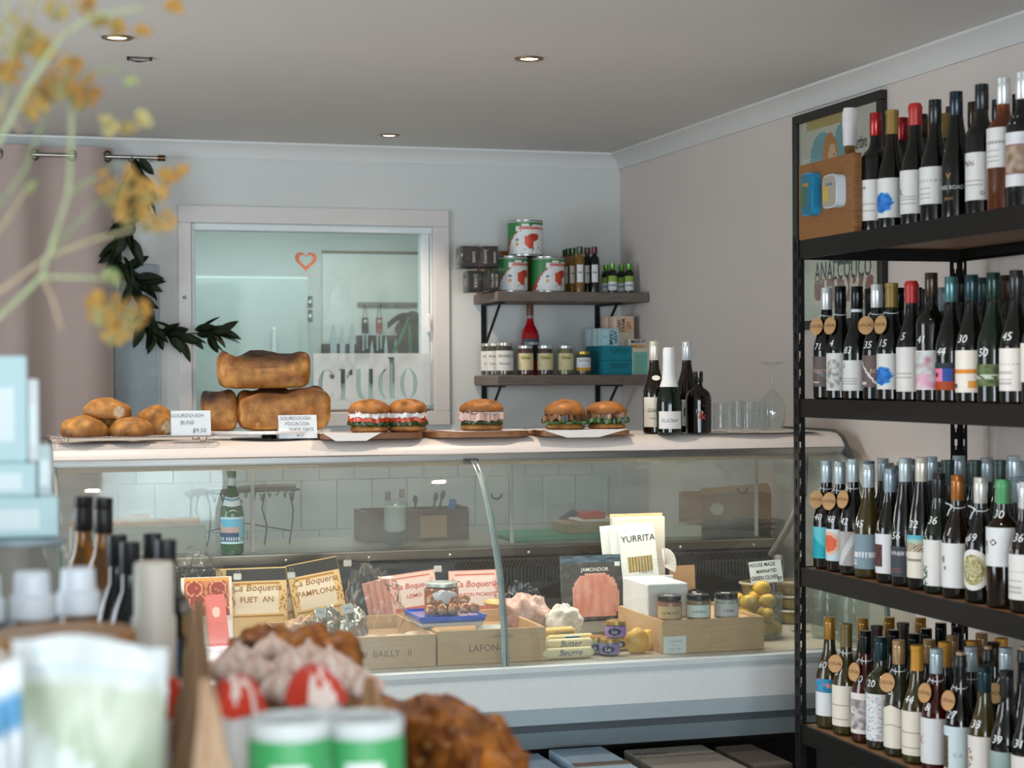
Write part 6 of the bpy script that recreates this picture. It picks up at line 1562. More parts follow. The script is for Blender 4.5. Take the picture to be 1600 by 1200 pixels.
# pink cards
for i in range(6):
    px = 745-i*0 if i == 0 else 655-(i-1)*9
    pack(px, 893+2*i if i else 892, 955, 84 if i == 0 else 74, 5.63+.012*i, DZ+.03, ('wide pink card lettered Bacon Picante behind the middle glass seam',)[0] if i == 0 else f'pink sausage card, {ORD[i-1]} in the fan left of the wide pink card', '#d99a8b', (lambda g: (lambda u, v: g(u, v)))(cardlow('#e9c3b6', '#cc6a55')) if i < 2 else None,
         (('Ca Boqueria', .22, .5, .66, '#cc4f3c', .2), ('BACON PICANTE', .13, .52, .40, '#cc5a48')) if i == 0 else ((('Ca Boqueria', .2, .5, .66, '#cc4f3c', .2), ('LOMO', .14, .5, .40, '#cc5a48')) if i == 1 else ()), tilt=8, roll=0 if i == 0 else -5-i*1.2, group='pink sausage cards')
for i, (px, py) in enumerate(((684, 889),)):
    p = at(px, py, Y=5.62); t = thing('binder_clip', 'binder clip on top of the pink cards', 'clip', tuple(p), 0, 'clips on the cards'); q = MB(); q.box(-.012, .012, -.006, .006, -.010, .010, c('#d0ccc4'), .002); q.build('jaw', 'cap_metal', t)
# dark packs leaning in the back
for i, (px, py0, pw) in enumerate(((430, 885, 110), (520, 880, 100), (640, 880, 150))):
    pack(px, py0, 950, pw, 5.76+.008*i, DZ+.05, ('black empty tray pack behind the FUET card', 'black tray pack behind the PAMPLONA cards', 'long black tray pack behind the pink cards')[i], '#1a1a18', lambda u, v: mixc(c('#191a1a'), c('#3b4348'), .3+.7*noise.noise(Vector((u*5, v*9, 4)))), (), tilt=5, group='black tray packs', mat='gloss')
# blue tray with jars and wrapped sweets
xa, xb = at(650, 985, Y=5.25).x, at(752, 985, Y=5.25).x; zt_ = .7068
t = thing('blue_tray', 'bright blue plastic tray standing in the Lafon crate', 'tray', ((xa+xb)/2, 5.30, zt_)); hx = (xb-xa)/2
q = MB(); q.box(-hx, hx, -.10, .10, .012, .026, c('#1f55c0'), .004); q.box(-hx+.006, hx-.006, -.094, .094, 0, .012, c('#c4c9cc'), .002); q.build('tray_body', 'gloss', t)
q = MB(); q.tube([(-hx, -.10, .028), (hx, -.10, .028), (hx, .10, .028), (-hx, .10, .028)], .004, 6, c('#2a66d8'), closed=True); q.build('tray_rim', 'gloss', t)
t2 = jar(690, 5.33, zt_+.0265, .052, .090, 'amber tub with green-edged lid standing on the blue tray', '#b3521f', '#c8d3cd', [], None, rz=0, base=985, lz=(.2, .3), labc=lambda u, v: c('#c9693a'), name='amber_tub')
r3 = random.Random(5)
for i in range(9):
    px = 672+ (i % 5)*17+r3.uniform(-3, 3); Y = 5.235+.035*(i//5); p = at(px, 975, Y=Y)
    o = blobmesh(.017, .015, .017, i+2, .22, .8, 18, 12, colf=lambda p_, u, v: mixc(c('#a8683a'), c('#e2c4a4'), max(0, noise.noise(p_*160)*1.8))).build('caramel_sweet', 'gloss'); o.location = (p.x, Y, zt_+.0325+(.022 if i > 4 else 0)); tag(o, f'wrapped caramel sweet, {ORD[i%5]} from the left in the {"rear upper" if i > 4 else "front"} row on the blue tray', 'sweet', 'wrapped caramels on the blue tray')
crumple('sugar_sachet', 'small white sachet lying against the amber tub', 'sachet', 694, 921, 945, 40, 5.265, zt_+.058, '#dcdde4', 21, 'paper', .02, .25)
crumple('cheese_wedge', 'golden cheese wedge at the right of the blue tray', 'cheese', 772, 935, 965, 34, 5.40, zt_+.03, '#d9ab5a', 23, 'satin', .08, .1)
pack(770, 968, 985, 45, 5.20, DZ+.062, 'white card with blue logo at the right of the Lafon crate', '#dfe2e0', lambda u, v: c('#2a6fb5') if u < .25 and v < .6 else (c('#4f5a60') if .35 < u < .8 and v < .4 else c('#e0e3e2')), (), tilt=50, th=.002, name='info_card', cat='card')
# sliced ham bags right of the seam
crumple('sliced_ham_pack', 'vacuum pack of pale pink sliced ham right of the glass seam', 'packet', 820, 925, 968, 84, 5.42, DZ+.03, '#d2a99c', 25, 'food', .13, .25)
crumple('dark_foil_bag', 'crumpled black and silver bag behind the pale ham', 'bag', 812, 908, 950, 62, 5.60, DZ+.045, '#26262a', 27, 'foil', .09, .45)
crumple('cheese_pack', 'white crumbly cheese pack beside the butter rolls', 'packet', 880, 940, 972, 56, 5.36, DZ+.03, '#ded8cc', 29, 'food', .09, .3)
# large ham pack
def ham(u, v):
    if v > .90: return mixc(c('#2f3b42'), c('#5b7382'), noise.noise(Vector((u*8, v*30, 0)))+.5)
    d = (abs((u-.52)/.36))**2.6+(abs((v-.30)/.42))**2.6
    if d < 1 and v < .72: return mixc(mixc(c('#d59a88'), c('#c77a66'), .5+noise.noise(Vector((u*14, v*3, 2)))), c('#e6b7a0'), .35 if d > .8 else 0)
    if u > .84 and v > .82 and u < .93: return c('#dde0e2')
    return c('#4a4845')
pack(930, 868, 965, 110, 5.52, DZ+.055, 'large dark tray pack with pink sliced ham standing upright', '#3a3936', ham, (('JAMONDOR', .085, .52, .765, '#e8e6e2'),), tilt=6, th=.010, mat='gloss')
MB().box(.0, .12, .0, .13, 0, .054, c('#b8946a'), .001)
# anchovy display: white box, cream carton, cards
xa, xb = at(1012, 965, Y=5.25).x, at(1075, 965, Y=5.25).x
t, hx, hy, h = carton('white_box', 'plain white box behind the dark-lidded jars', xa, xb, 5.25, 5.47, DZ+.0885, at(1040, 912, Y=5.25).z, c('#dfe2e2'), mat='paper')
zt2 = DZ+h
xa, xb = at(958, 900, Y=5.57).x, at(1040, 900, Y=5.57).x
t, hx, hy, h = carton('display_carton', 'tall cream display carton rising behind the white box', xa, xb, 5.572, 5.60, DZ, at(1000, 808, Y=5.57).z, c('#d9cfc0'), mat='paper')
q = MB(); q.box(-hx, hx, hy-.004, hy+.001, h, h+.010, c('#d8b48a')); q.build('back_flap', 'paper', t)
q = MB(); q.box(-hx+.02, hx+.004, -hy-.058, -hy-.050, 0, at(1000, 903, Y=5.47).z-DZ, c('#dfe3e3'), .001); q.text('YURRITA', .012, lambda x, y: (x+.0, -hy-.0590, at(1000, 897, Y=5.47).z-DZ+y), c('#3a3d40'), bold=.01)
for k2 in range(3): q.text('anchoas del cantabrico en aceite', .0055, lambda x, y, k2=k2: (x+.015, -hy-.0590, at(1000, 897, Y=5.47).z-DZ+.022+.009*k2+y), c('#8a9296'))
q.build('front_tray', 'paper', t)
def anch(u, v):
    if .18 < u < .86 and .35 < v < .585 and not (v > .56 and (u < .30 or u > .74)): return mixc(c('#6f5a2a'), c('#c9b377'), .5+.5*sin(u*75))
    return c('#e6e5e2')
for i in range(3):
    pack(1005-i*14, 820, 935, 62, 5.522+.008*i, at(1005, 935, Y=5.522).z, ('front white anchovy card with window of golden fillets', 'second white anchovy card behind the front one', 'rearmost white anchovy card in the display')[i], '#e4e3df', anch if i == 0 else (lambda u, v: c('#e2e1dd')), (('YURRITA', .12, .52, .81, '#33302c'),) if i == 0 else (), tilt=5, th=.004, group='anchovy cards in the display', name='anchovy_card', cat='packet', mat='paper', roll=-4)
p = at(1050, 872, Y=5.45); t = thing('fan_shell', 'pale round paper fan at the right of the anchovy display', 'paper fan', (p.x-.015, 5.47, p.z-.03), rot=(0, 0, R(-35)))
q = MB(); n = 20; q.prism([(.0, 0)]+[(.036*sin(R(-20+140*k/n)), .050*cos(R(-20+140*k/n))+.01) for k in range(n+1)], .004, c('#e2dad0'), X=Matrix.Rotation(pi/2, 4, 'X')); q.build('fan_sheet', 'paper', t)
q = MB()
for k2 in range(6): a = R(0+18*k2); q.tube([(0, -.005, .01), (.033*sin(a), -.005, .047*cos(a)+.01)], .0006, 4, c('#b58f7c'))
q.build('printed_ribs', 'paper', t)
# cardboard with round black label
pack(1068, 884, 925, 44, 5.62, DZ+.06, 'kraft card standing behind the round black pack', '#b58d62', None, (), tilt=5, name='kraft_card', cat='card', mat='corrugated')
p = at(1085, 925, Y=5.55); t = thing('round_pack', 'round black pack with an L badge and tiny price sticker', 'packet', (p.x, 5.55, DZ+.04), rot=(R(-8), 0, 0))
q = MB(); n = 36; q.prism([(.045*cos(2*pi*k/n), .045*sin(2*pi*k/n)+.05) for k in range(n)], .014, c('#2a2723'), X=Matrix.Rotation(pi/2, 4, 'X')); q.build('tray', 'satin', t)
q = MB(); q.box(-.010, .006, -.0165, -.014, .062, .086, c('#e5e2dc'), .003); q.text('L', .017, lambda x, y: (x-.002, -.0169, .074+y), c('#222222'), bold=.01); q.box(.012, .034, -.0155, -.014, .048, .060, c('#d8dde2')); q.build('badge', 'paper', t)
# butter rolls, small jars, yellow paper parcels
for i, (px, py, col, Y) in enumerate(((868, 962, '#dcb765', 5.30), (892, 985, '#d9c98a', 5.22), (890, 1002, '#ded2a8', 5.16), (888, 1014, '#ded2a8', 5.12))):
    p = at(px, py, Y=Y); r_ = .0165; L = .145 if i else .12
    z = (DZ+.052, DZ+.040, DZ+.036, DZ+.0175)[i]
    t = thing('butter_roll', ('yellow butter roll lying furthest back in the pile', 'butter roll with wide blue band in the pile', 'butter roll with script lettering resting on the bottom one', 'lowest butter roll at the front of the case')[i], 'butter', (p.x, Y+(.0, .01, .012, .0)[i], z), R((12, 4, 3, 2)[i]), 'foil-wrapped butter rolls')
    q = MB(); prof = [(.004, -L/2-.008), (r_*.7, -L/2), (r_, -L/2+.006), (r_, L/2-.006), (r_*.7, L/2), (.004, L/2+.008)]
    q.lathe(prof, 22, lambda v, col=col: c(col) if abs(v.z) > .045 else c('#dfe0da'), X=Matrix.Rotation(pi/2, 4, 'Y')); q.build('wrapper', 'satin', t)
    q = MB(); rr = r_+.0006
    if i == 1: q.grid(8, 8, lambda u, v: (-.02+.045*u, -rr*cos((v-.5)*1.8), rr*sin((v-.5)*1.8)), lambda u, v: c('#1f6a9c') if .1 < v < .9 else c('#dfe6e6')); q.text('BELLE ISLE', .008, lambda x, y: (x+.002, -rr-.0006, y), c('#dce6ea'))
    if i >= 2: q.text(('', '', 'Butter', 'Beurre')[i], .026, lambda x, y: (x, -(rr+.0004)*cos(y/rr), rr*sin(y/rr)+.002), c('#2f4a74'), bold=.006, shear=.35)
    if i == 0: q.text('Creamery', .016, lambda x, y: (x+.02, -(rr+.0004)*cos(y/rr), rr*sin(y/rr)), c('#3a6a9a'), shear=.3)
    q.build('wrapper_print', 'paper', t)
MB()
for i, (px, Y, z, cc2, lc) in enumerate(((930, 5.20, DZ+.001, '#b9c4a4', '#8fb49a'), (952, 5.15, DZ+.001, '#a08ab0', '#8f7fb5'), (962, 5.15, DZ+.052, '#7a5a6a', '#a782c4'), (970, 5.24, DZ+.001, '#caa14a', '#d2b25a'))):
    jar(px, Y, z, .031, .050, ('gold-lidded small jar with mint label beside the butter', 'gold-lidded small jar with lilac label under another jar', 'gold-lidded small jar with violet label stacked on top', 'gold-lidded small jar with yellow label at the back of the cluster')[i], cc2, '#b58f45',
        [('Lu', .016, -.004, .5, c('#e8ecf4'))], 'gold-lidded small jars', rz=R(-19), base=1000, lz=(.12, .68), labc=lambda u, v, lc=lc: c('#27304f') if math.hypot((u-.45)*1.6, v-.5) < .38 else c(lc), arc=2.8, lidh=.013)
for i, (px, py, s_) in enumerate(((995, 1000, 1.0), (1014, 1005, .85))):
    o = blobmesh(.036*s_, .028, .040*s_, 31+i, .12, .8, 28, 16, colf=lambda p_, u, v: mixc(c('#d8a02c'), c('#e0b54a'), .5+noise.noise(p_*40))).build('quince', 'satin'); o.location = (at(px, py, Y=5.17+.05*i).x, 5.17+.05*i, DZ+.0005); tag(o, ('bulky yellow fruit leaning against the right pine crate', 'smaller yellow fruit behind the bulky one')[i], 'fruit', 'yellow fruit by the small jars')
# lemons piled in a big glass jar, right end
jx, jy, jr = 2.385, 5.36, .095
t = thing('glass_bin', 'wide clear glass bin full of lemons at the right end of the case', 'container', (jx, jy, DZ+.0005))
MB().lathe([(jr-.004, .002), (jr, .006), (jr, .135), (jr-.004, .135), (jr-.004, .008), (.001, .006)], 40, WHITE, cap1=False).build('glass_wall', 'jar_glass', t)
lem = []
k = 0
for lv, (nn, rr_, z) in enumerate(((6, .060, .0), (5, .056, .042), (4, .046, .084), (1, .03, .122))):
    for j in range(nn):
        a = 2*pi*j/nn+lv*.5-pi/2; x, y = jx+rr_*cos(a), jy+rr_*sin(a); k += 1
        o = blobmesh(.0285, .0235, .0235, k, .05, 1.0, 22, 14, colf=lambda p_, u, v: mixc(c('#d9b02c'), c('#c79a20'), .4+noise.noise(p_*70))).build('lemon', 'satin')
        o.location = (x, y, DZ+.008+z); o.rotation_euler = (0, rnd.uniform(-.3, .3), rnd.uniform(0, 3)); tag(o, f'lemon, {ORD[j]} in {("bottom layer", "second layer", "third layer", "top position")[lv]} of the glass bin', 'lemon', 'lemons in the glass bin')
# olive tubs behind and above the jars with the hand-lettered sign
def tub(px, Y, z, r, label):
    x = at(px, 950, Y=Y).x; t = thing('olive_tub', label, 'tub', (x, Y, z), 0, 'clear tubs of marinated olives')
    MB().lathe([(r*.78, 0), (r*.8, .002), (r*.97, .036), (r*1.0, .038), (r*1.02, .044), (r*.9, .046), (.001, .046)], 30, WHITE, cap1=False).build('tub_wall', 'clear_glass', t)
    MB().lathe([(r*.74, .003), (r*.92, .033), (.001, .035)], 26, lambda v: mixc(c('#8a7a24'), c('#c9962c'), .5+noise.noise(v*55)*1.2), cap1=False).build('olives', 'food', t)
    MB().lathe([(r*.99, .039), (r*1.035, .040), (r*1.035, .0445), (r*.95, .047)], 30, c('#d9cdb4'), cap0=False, cap1=False).build('lid_rim', 'satin', t)
for i, (px, Y, z, nm) in enumerate(((1180, 5.62, DZ+.001, 'lower front left tub of olives'), (1180, 5.62, DZ+.049, 'middle tub in the left olive stack'), (1180, 5.62, DZ+.097, 'top left tub of olives holding up the sign'), (1236, 5.62, DZ+.001, 'lower right tub of olives behind the lemons'), (1236, 5.62, DZ+.049, 'middle tub in the right olive stack'), (1236, 5.62, DZ+.097, 'top right tub of olives beside the sign'), (1165, 5.76, DZ+.001, 'rearmost tub of olives by the vents'))):
    tub(px, Y, z, .052, nm)
pz = DZ+.144
xs = at(1200, 918, Y=5.56).x
t = thing('price_card', 'white card hand-lettered about green olives on the olive tubs', 'price card', (xs, 5.565, pz), 0, rot=(R(-10), R(-4), R(-4)))
W_, H_ = .112, .072; MB().box(-W_/2, W_/2, 0, .001, 0, H_, c('#e2e8e8')).build('card_sheet', 'paper', t)
q = MB()
for s_, s2, x_, y_ in (('HOUSE MADE', .0165, -.010, .060), ('MARINATED', .0145, .002, .038), ('GREEN OLIVES', .0165, -.008, .017), ('$9', .017, .044, .010)): q.text(s_, s2, lambda a, b_, x_=x_, y_=y_: (x_+a*.88, -.0008, y_+b_*1.1), c('#15181b'), shear=.05, bold=.012)
q.build('handwriting', 'paper', t)
# swing-top bottles and big empty jars at the far right
for i, (px, Y) in enumerate(((1216, 5.74), (1250, 5.43))):
    p = at(px, 866, Y=Y); Hb = max(.2, p.z-DZ)
    t = thing('swing_top_bottle', ('clear swing-top bottle behind the olive sign', 'clear swing-top bottle right of the olive sign')[i], 'bottle', (p.x, Y, DZ+.0005), 0, 'swing-top bottles')
    MB().lathe([(.030, 0), (.034, .003), (.034, Hb*.55), (.014, Hb*.82), (.012, Hb-.02)], 22, WHITE, cap1=False).build('glass_body', 'clear_glass', t)
    MB().lathe([(.013, Hb-.022), (.0145, Hb-.018), (.0145, Hb-.004), (.001, Hb)], 16, c('#cfcfc9'), cap1=False).build('stopper', 'cap_metal', t)
    MB().tube([(-.016, -.002, Hb-.045), (-.018, -.006, Hb-.02), (0, -.012, Hb-.01), (.018, -.006, Hb-.02), (.016, -.002, Hb-.045), (.006, -.018, Hb-.075)], .0014, 5, c('#b5b1a6')).build('wire_bail', 'cap_metal', t)
for i, (x, Y) in enumerate(((2.60, 5.27), (2.63, 5.15))):
    t = thing('storage_jar', ('tall empty clear storage jar right of the lemons', 'tall empty clear storage jar at the very end of the case')[i], 'jar', (x, Y, DZ+.0005), 0, 'empty storage jars')
    MB().lathe([(.046, 0), (.050, .004), (.050, .13), (.044, .15), (.044, .16), (.041, .16), (.046, .13), (.046, .008), (.001, .006)], 30, WHITE, cap1=False).build('glass_wall', 'jar_glass', t)
    MB().lathe([(.046, .160), (.048, .162), (.048, .170), (.001, .174)], 26, c('#9a9c90'), cap1=False).build('lid', 'jar_glass', t)

# ------------------------------------------------------------------ cartons on the floor before the case
def fcarton(px0, px1, Y0, Y1, zt, label, col, texts=None, tape=None):
    xa, xb = at(px0, 1190, Y=Y0).x, at(px1, 1190, Y=Y0).x
    t, hx, hy, h = carton('wine_carton', label, xa, xb, Y0, Y1, .001, zt, c(col), group='cartons on the floor before the case', ch=.004)
    if tape: q = MB(); q.box(-hx, hx, -.025, .025, h, h+.0008, c(tape)); q.build('tape', 'satin', t)
    if texts: q = MB(); [q.text(s_, s2, lambda x, y, x_=x_, y_=y_: (x_+x, y_+y*1.4, h+.001), c('#2e2a26')) for s_, s2, x_, y_ in texts]; q.build('printed_lettering', 'paper', t)
    return t
fcarton(940, 1030, 4.62, 5.085, .355, 'blue-grey carton with brown tape on the floor before the case', '#7d93a3', tape='#5a4a3c')
fcarton(868, 935, 4.55, 5.07, .35, 'grey-blue carton on the floor nearest the bread', '#72879a', tape='#5a4a3c')
fcarton(1045, 1175, 4.70, 5.06, .345, 'flat grey carton printed with small dark lettering on the floor', '#6c6963', texts=(('FRAGILE', .028, -.07, .10), ('750ML x 12 · HANDLE WITH CARE', .018, -.01, .05)))
fcarton(1180, 1240, 4.78, 5.07, .335, 'dark carton at the foot of the shelving rack', '#4a443f')
fcarton(735, 860, 4.50, 5.00, .33, 'dark brown carton on the floor beside the foreground table', '#3a332d')

# ------------------------------------------------------------------ foreground display table
TZ = .86
t = thing('display_table', 'low timber display table in the foreground, mostly hidden by groceries', 'table', (-.35, 2.2, 0))
MB().box(-1.0, 1.0, -1.25, 1.05, TZ-.04, TZ, c('#6b4a30'), .004).build('table_top', 'wood', t)
for x in (-.93, .93):
    for y in (-1.18, .98): MB().box(x-.035, x+.035, y-.035, y+.035, 0, TZ-.04, c('#5a3d28'), .003).build('leg', 'wood', t)
def fp(px, py, Y): return at(px, py, Y=Y)
def fw(pw, Y): return pw/FPX*Y*1.02
# tall amber bottles
for i, (px, py, Y) in enumerate(((130, 775, 3.14), (161, 777, 3.05))):
    p = fp(px, py, Y); H = p.z-TZ
    t = thing('liqueur_bottle', ('amber liqueur bottle with tall black cap, left one of the pair', 'amber liqueur bottle with tall black cap, right one of the pair')[i], 'bottle', (p.x, Y, TZ), 0, 'amber bottles on the table')
    MB().lathe([(.034, 0), (.038, .004), (.038, H*.58), (.034, H*.66), (.018, H*.76), (.0135, H*.82), (.0135, H-.05)], 28, c('#a9701c'), cap1=False).build('glass_body', 'clear_liquid', t)
    MB().lathe([(.0150, H-.058), (.0155, H-.057), (.0155, H-.02), (.0148, H-.018), (.0155, H-.016), (.0155, H-.001), (.001, H)], 20, c('#0c0d0f'), cap1=False).build('screw_cap', 'satin', t)
    MB().lathe([(.0386, H*.10), (.0388, H*.1), (.0388, H*.46), (.0386, H*.46)], 28, c('#6a2a1a'), cap0=False, cap1=False).build('paper_label', 'paper', t)
for i, (px, py, Y) in enumerate(((183, 835, 2.88), (203, 846, 2.80), (238, 833, 3.04), (259, 842, 2.68))):
    p = fp(px, py, Y); H = p.z-TZ; sq = i >= 2
    t = thing('olive_oil_bottle', f'black-glass olive oil bottle with dark cap, {ORD[i]} from the left on the table', 'bottle', (p.x, Y, TZ), R(-16 if not sq else -20), 'dark olive oil bottles')
    q = MB()
    if sq:
        a = .030
        for (r0, z0), (r1, z1) in zip([(a, 0), (a, H*.70), (a*.8, H*.755)], [(a, H*.70), (a*.8, H*.755), (.013, H*.80)]):
            q.add([(-r0, -r0, z0), (r0, -r0, z0), (r0, r0, z0), (-r0, r0, z0), (-r1, -r1, z1), (r1, -r1, z1), (r1, r1, z1), (-r1, r1, z1)], [(0, 1, 5, 4), (1, 2, 6, 5), (2, 3, 7, 6), (3, 0, 4, 7)], c('#0b100d'))
        q.lathe([(.013, H*.79), (.0125, H-.04)], 18, c('#0b100d'))
    else: q.lathe([(.030, 0), (.033, .004), (.033, H*.62), (.026, H*.70), (.014, H*.78), (.013, H-.04)], 26, c('#0b0d0f'), cap1=False)
    q.build('glass_body', 'bottle_glass', t)
    MB().lathe([(.0148, H-.048), (.0152, H-.047), (.0152, H-.001), (.001, H)], 20, c('#12181d'), cap1=False).build('screw_cap', 'satin', t)
    if i == 3:
        q = MB(); q.box(.0302, .0306, -.028, .028, H*.1, H*.55, c('#6fa36a')); q.box(-.028, .028, -.0306, -.0302, H*.1, H*.60, c('#2f5f86')); q.build('paper_label', 'paper', t)
# pale tall tin with red foot
Y = 2.45; p = fp(240, 878, Y); H = p.z-TZ
t = thing('pale_canister', 'tall cream canister with small red marks near its foot on the table', 'canister', (p.x, Y, TZ))
MB().lathe([(.028, 0), (.029, .003), (.029, H*.78), (.026, H*.80), (.026, H-.004), (.024, H), (.001, H)], 30, lambda v: c('#d6cfc4'), cap1=False).build('canister_body', 'satin', t)
q = MB(); 
for a in (-.5, .35): q.grid(4, 2, lambda u, v, a=a: (.0295*sin(a+.25*u), -.0295*cos(a+.25*u), H*.20+.035*v), lambda u, v: c('#b3322c'))
q.build('red_mark', 'paper', t)
# white-lidded sauce bottles
for i, (px, py, Y) in enumerate(((-28, 898, 2.2), (50, 893, 2.2), (122, 887, 2.24))):
    p = fp(px, py, Y); H = p.z-TZ
    t = thing('sauce_bottle', ('white-capped sauce bottle cut by the edge of the picture', 'white-capped sauce bottle in the middle of three', 'white-capped sauce bottle nearest the dark oil bottles')[i], 'bottle', (p.x, Y, TZ), 0, 'white-capped sauce bottles')
    MB().lathe([(.025, 0), (.028, .004), (.028, H-.085), (.025, H-.070), (.020, H-.058), (.019, H-.05)], 30, c('#a8763a'), cap1=False).build('glass_body', 'clear_liquid', t)
    MB().lathe([(.021, H-.056), (.0255, H-.053), (.0255, H-.030), (.0205, H-.025), (.0195, H-.002), (.017, H), (.001, H)], 30, c('#dde6ee'), cap1=False).build('cap', 'satin', t)
    MB().lathe([(.0284, .03), (.0286, .03), (.0286, H-.10), (.0284, H-.10)], 30, c('#7c5533'), cap0=False, cap1=False).build('paper_label', 'paper', t)
# copper pan rim behind the pouch
Y = 2.02; p = fp(100, 985, Y)
t = thing('storage_tin', 'round cream tin with copper rim behind the large pouch', 'tin', (p.x, Y, TZ)); H = p.z-TZ
MB().lathe([(.070, 0), (.073, .004), (.073, H-.012), (.070, H-.010)], 36, c('#cbb8a2'), cap1=False).build('tin_body', 'satin', t)
MB().lathe([(.070, H-.014), (.075, H-.012), (.076, H-.004), (.072, H), (.001, H-.004)], 36, c('#a9763f'), cap1=False).build('lid', 'satin', t)
# large white-green pouch
def pouch(name, label, px0, px1, py, Y, col, painter, depth=.09, seed=1, cat='bag', rz=0, mat='satin', group=None, skew=0):
    pa, pb = fp(px0, py, Y), fp(px1, py, Y); W_ = pb.x-pa.x; H = pa.z-TZ
    t = thing(name, label, cat, ((pa.x+pb.x)/2, Y, TZ+.0005), rz, group)
    q = MB()
    def pos(u, v, s=-1):
        th = depth/2*(1-v**3)*(sin(pi*u)**.5 if 0 < u < 1 else 0)+.002
        x = (u-.5)*W_*(1-.06*sin(pi*v)); n = noise.noise(Vector((u*4+seed, v*5, s)))*.012*(.3+v)
        return (x, s*(th)+n, H*v*(1-.012*sin(u*pi*2+seed)*v)+skew*(u-.5)*v)
    q.grid(40, 30, lambda u, v: pos(u, v), painter, smooth=True); q.grid(20, 12, lambda u, v: pos(1-u, v, 1), lambda u, v: c(col), smooth=True)
    q.build('pouch_body', mat, t)
    q = MB(); q.grid(30, 1, lambda u, v: (pos(u, .93+.07*v)[0], pos(u, .93+.07*v)[1]-.001, pos(u, .93+.07*v)[2]), lambda u, v: mixc(c(col), WHITE, .3), smooth=True); q.build('heat_seal', mat, t)
    return t
def pouchp(u, v):
    if v > .90: return c('#c9dde2')
    if .55 < v < .88 and v > .80-.25*u: return mixc(c('#a3b597'), c('#cfd6c4'), .5+noise.noise(Vector((u*4, v*4, 1))))
    if v < .38 and .40 < u < .86: return c('#cfae8c')
    for a, b_ in ((.22, .48), (.30, .40), (.20, .33), (.26, .28)):
        if math.hypot(u-a, v-b_) < .022: return c('#5f9e62')
    return mixc(c('#dde2de'), c('#cfd8d0'), .5+noise.noise(Vector((u*5, v*5, 8))))
pouch('snack_pouch', 'large white and green snack pouch with tan window at the front of the table', 18, 262, 1006, 1.72, '#d9dfdf', pouchp, seed=2, rz=R(-6), skew=-.012)
pouch('snack_pouch', 'small blue and white pouch at the bottom left corner', -60, 34, 1040, 1.66, '#dfe6ec', lambda u, v: c('#5f9cc4') if .8 < v < .93 else (c('#d9a55a') if v < .45 and u > .5 else c('#e3e9ee')), seed=5, depth=.06)
# kraft bags with pointed twisted tops
def kraft(px, pyt, Y, pw, label, seed, col, lean=.0, H0=None):
    p = fp(px, pyt, Y); H = p.z-TZ; W_ = fw(pw, Y)
    t = thing('kraft_bag', label, 'bag', (p.x-lean, Y, TZ+.0005), R(-10), 'brown kraft paper bags on the table'); q = MB()
    def pos(u, v):
        a = 2*pi*u; s_ = 1-.97*max(0, (v-.35)/.65)**1.1
        sx = abs(cos(a))**.5*(1 if cos(a) > 0 else -1); sy = abs(sin(a))**.5*(1 if sin(a) > 0 else -1)
        n = noise.noise(Vector((sx*2+seed, sy*2, v*4)))*.010
        return (sx*(W_/2*s_+n)+lean*v*v, sy*(W_*.35*s_+n), H*v)
    q.grid(40, 18, pos, lambda u, v: mixc(c(col), c('#8a6b50'), .2+.5*noise.noise(Vector((u*8, v*7, seed)))), smooth=True); q.build('bag_body', 'matte', t)
    return t
kraft(308, 938, 1.95, 96, 'dark kraft bag with sharp upright tip beside the oil bottles', 4, '#8d6f55')
kraft(322, 1062, 1.60, 140, 'pale kraft bag in front of the dark pointed one', 7, '#c8a98c', lean=-.01)
kraft(575, 1058, 1.95, 130, 'rounded tan kraft bag right of the red and white pots', 9, '#b58d6a')
# red and white cloth-topped pots
def redpot(px, py, Y, pw, label, seed):
    p = fp(px, py, Y); H = p.z-TZ; r_ = fw(pw, Y)/2
    t = thing('preserve_pot', label, 'jar', (p.x, Y, TZ), 0, 'red and white topped pots')
    MB().lathe([(r_*.75, 0), (r_*.86, .006), (r_*.9, H-.06), (r_*.8, H-.042)], 30, c('#dedad6'), cap1=False).build('pot_body', 'satin', t)
    q = MB(); n = 48
    def pos(u, v):
        a = 2*pi*u; rr_ = r_*(.05+.95*v); z = H-.050*(1-math.sqrt(max(0, 1-.97*v*v)))+.003*sin(a*7+seed)*max(0, v-.6)*2
        return (rr_*cos(a)*(1+.04*sin(a*7+seed)*v), rr_*sin(a)*(1+.04*sin(a*7+seed)*v), z)
    q.grid(n, 12, pos, lambda u, v: c('#d8432e') if noise.noise(Vector((cos(2*pi*u)*v*3.2+seed, sin(2*pi*u)*v*2.6, 3))) > -.12 else c('#f0dcd2'), smooth=False)
    q.build('patterned_cloth_lid', 'cloth', t)
redpot(268, 1058, 2.05, 62, 'red and white topped pot half hidden by kraft bags', 3)
redpot(370, 1052, 1.95, 92, 'red and white topped pot left of centre in front of the garlic', 5)
redpot(492, 1036, 1.98, 100, 'red and white topped pot nearest the tan rounded bag', 9)
# big green and white cans, front edge
def gcan(px, py, Y, pw, label):
    p = fp(px, py, Y); H = p.z-TZ; r_ = fw(pw, Y)/2
    t = thing('food_can', label, 'can', (p.x, Y, TZ), R(-10), 'green and white cans on the table')
    MB().lathe([(r_-.002, 0), (r_, .003), (r_-.001, .006), (r_-.001, H-.012), (r_, H-.010), (r_, H-.001), (r_-.003, H), (r_-.005, H-.005), (.001, H-.005)], 36, lambda v: c('#d4d9d8') if v.z > H-.02 else c('#4fae6a'), cap1=False).build('can_body', 'satin', t)
    q = MB(); rr_ = r_+.0006
    q.grid(36, 24, lambda u, v: (rr_*sin((u-.5)*2.8), -rr_*cos((u-.5)*2.8), (H-.022)*v+.006), lambda u, v: c('#e6eae6') if math.hypot((u-.5)*1.25, (v-.66)*1.75) < .46 else (c('#3f9d5c') if u > .05 else c('#2a7a44'))); q.build('printed_label', 'satin', t)
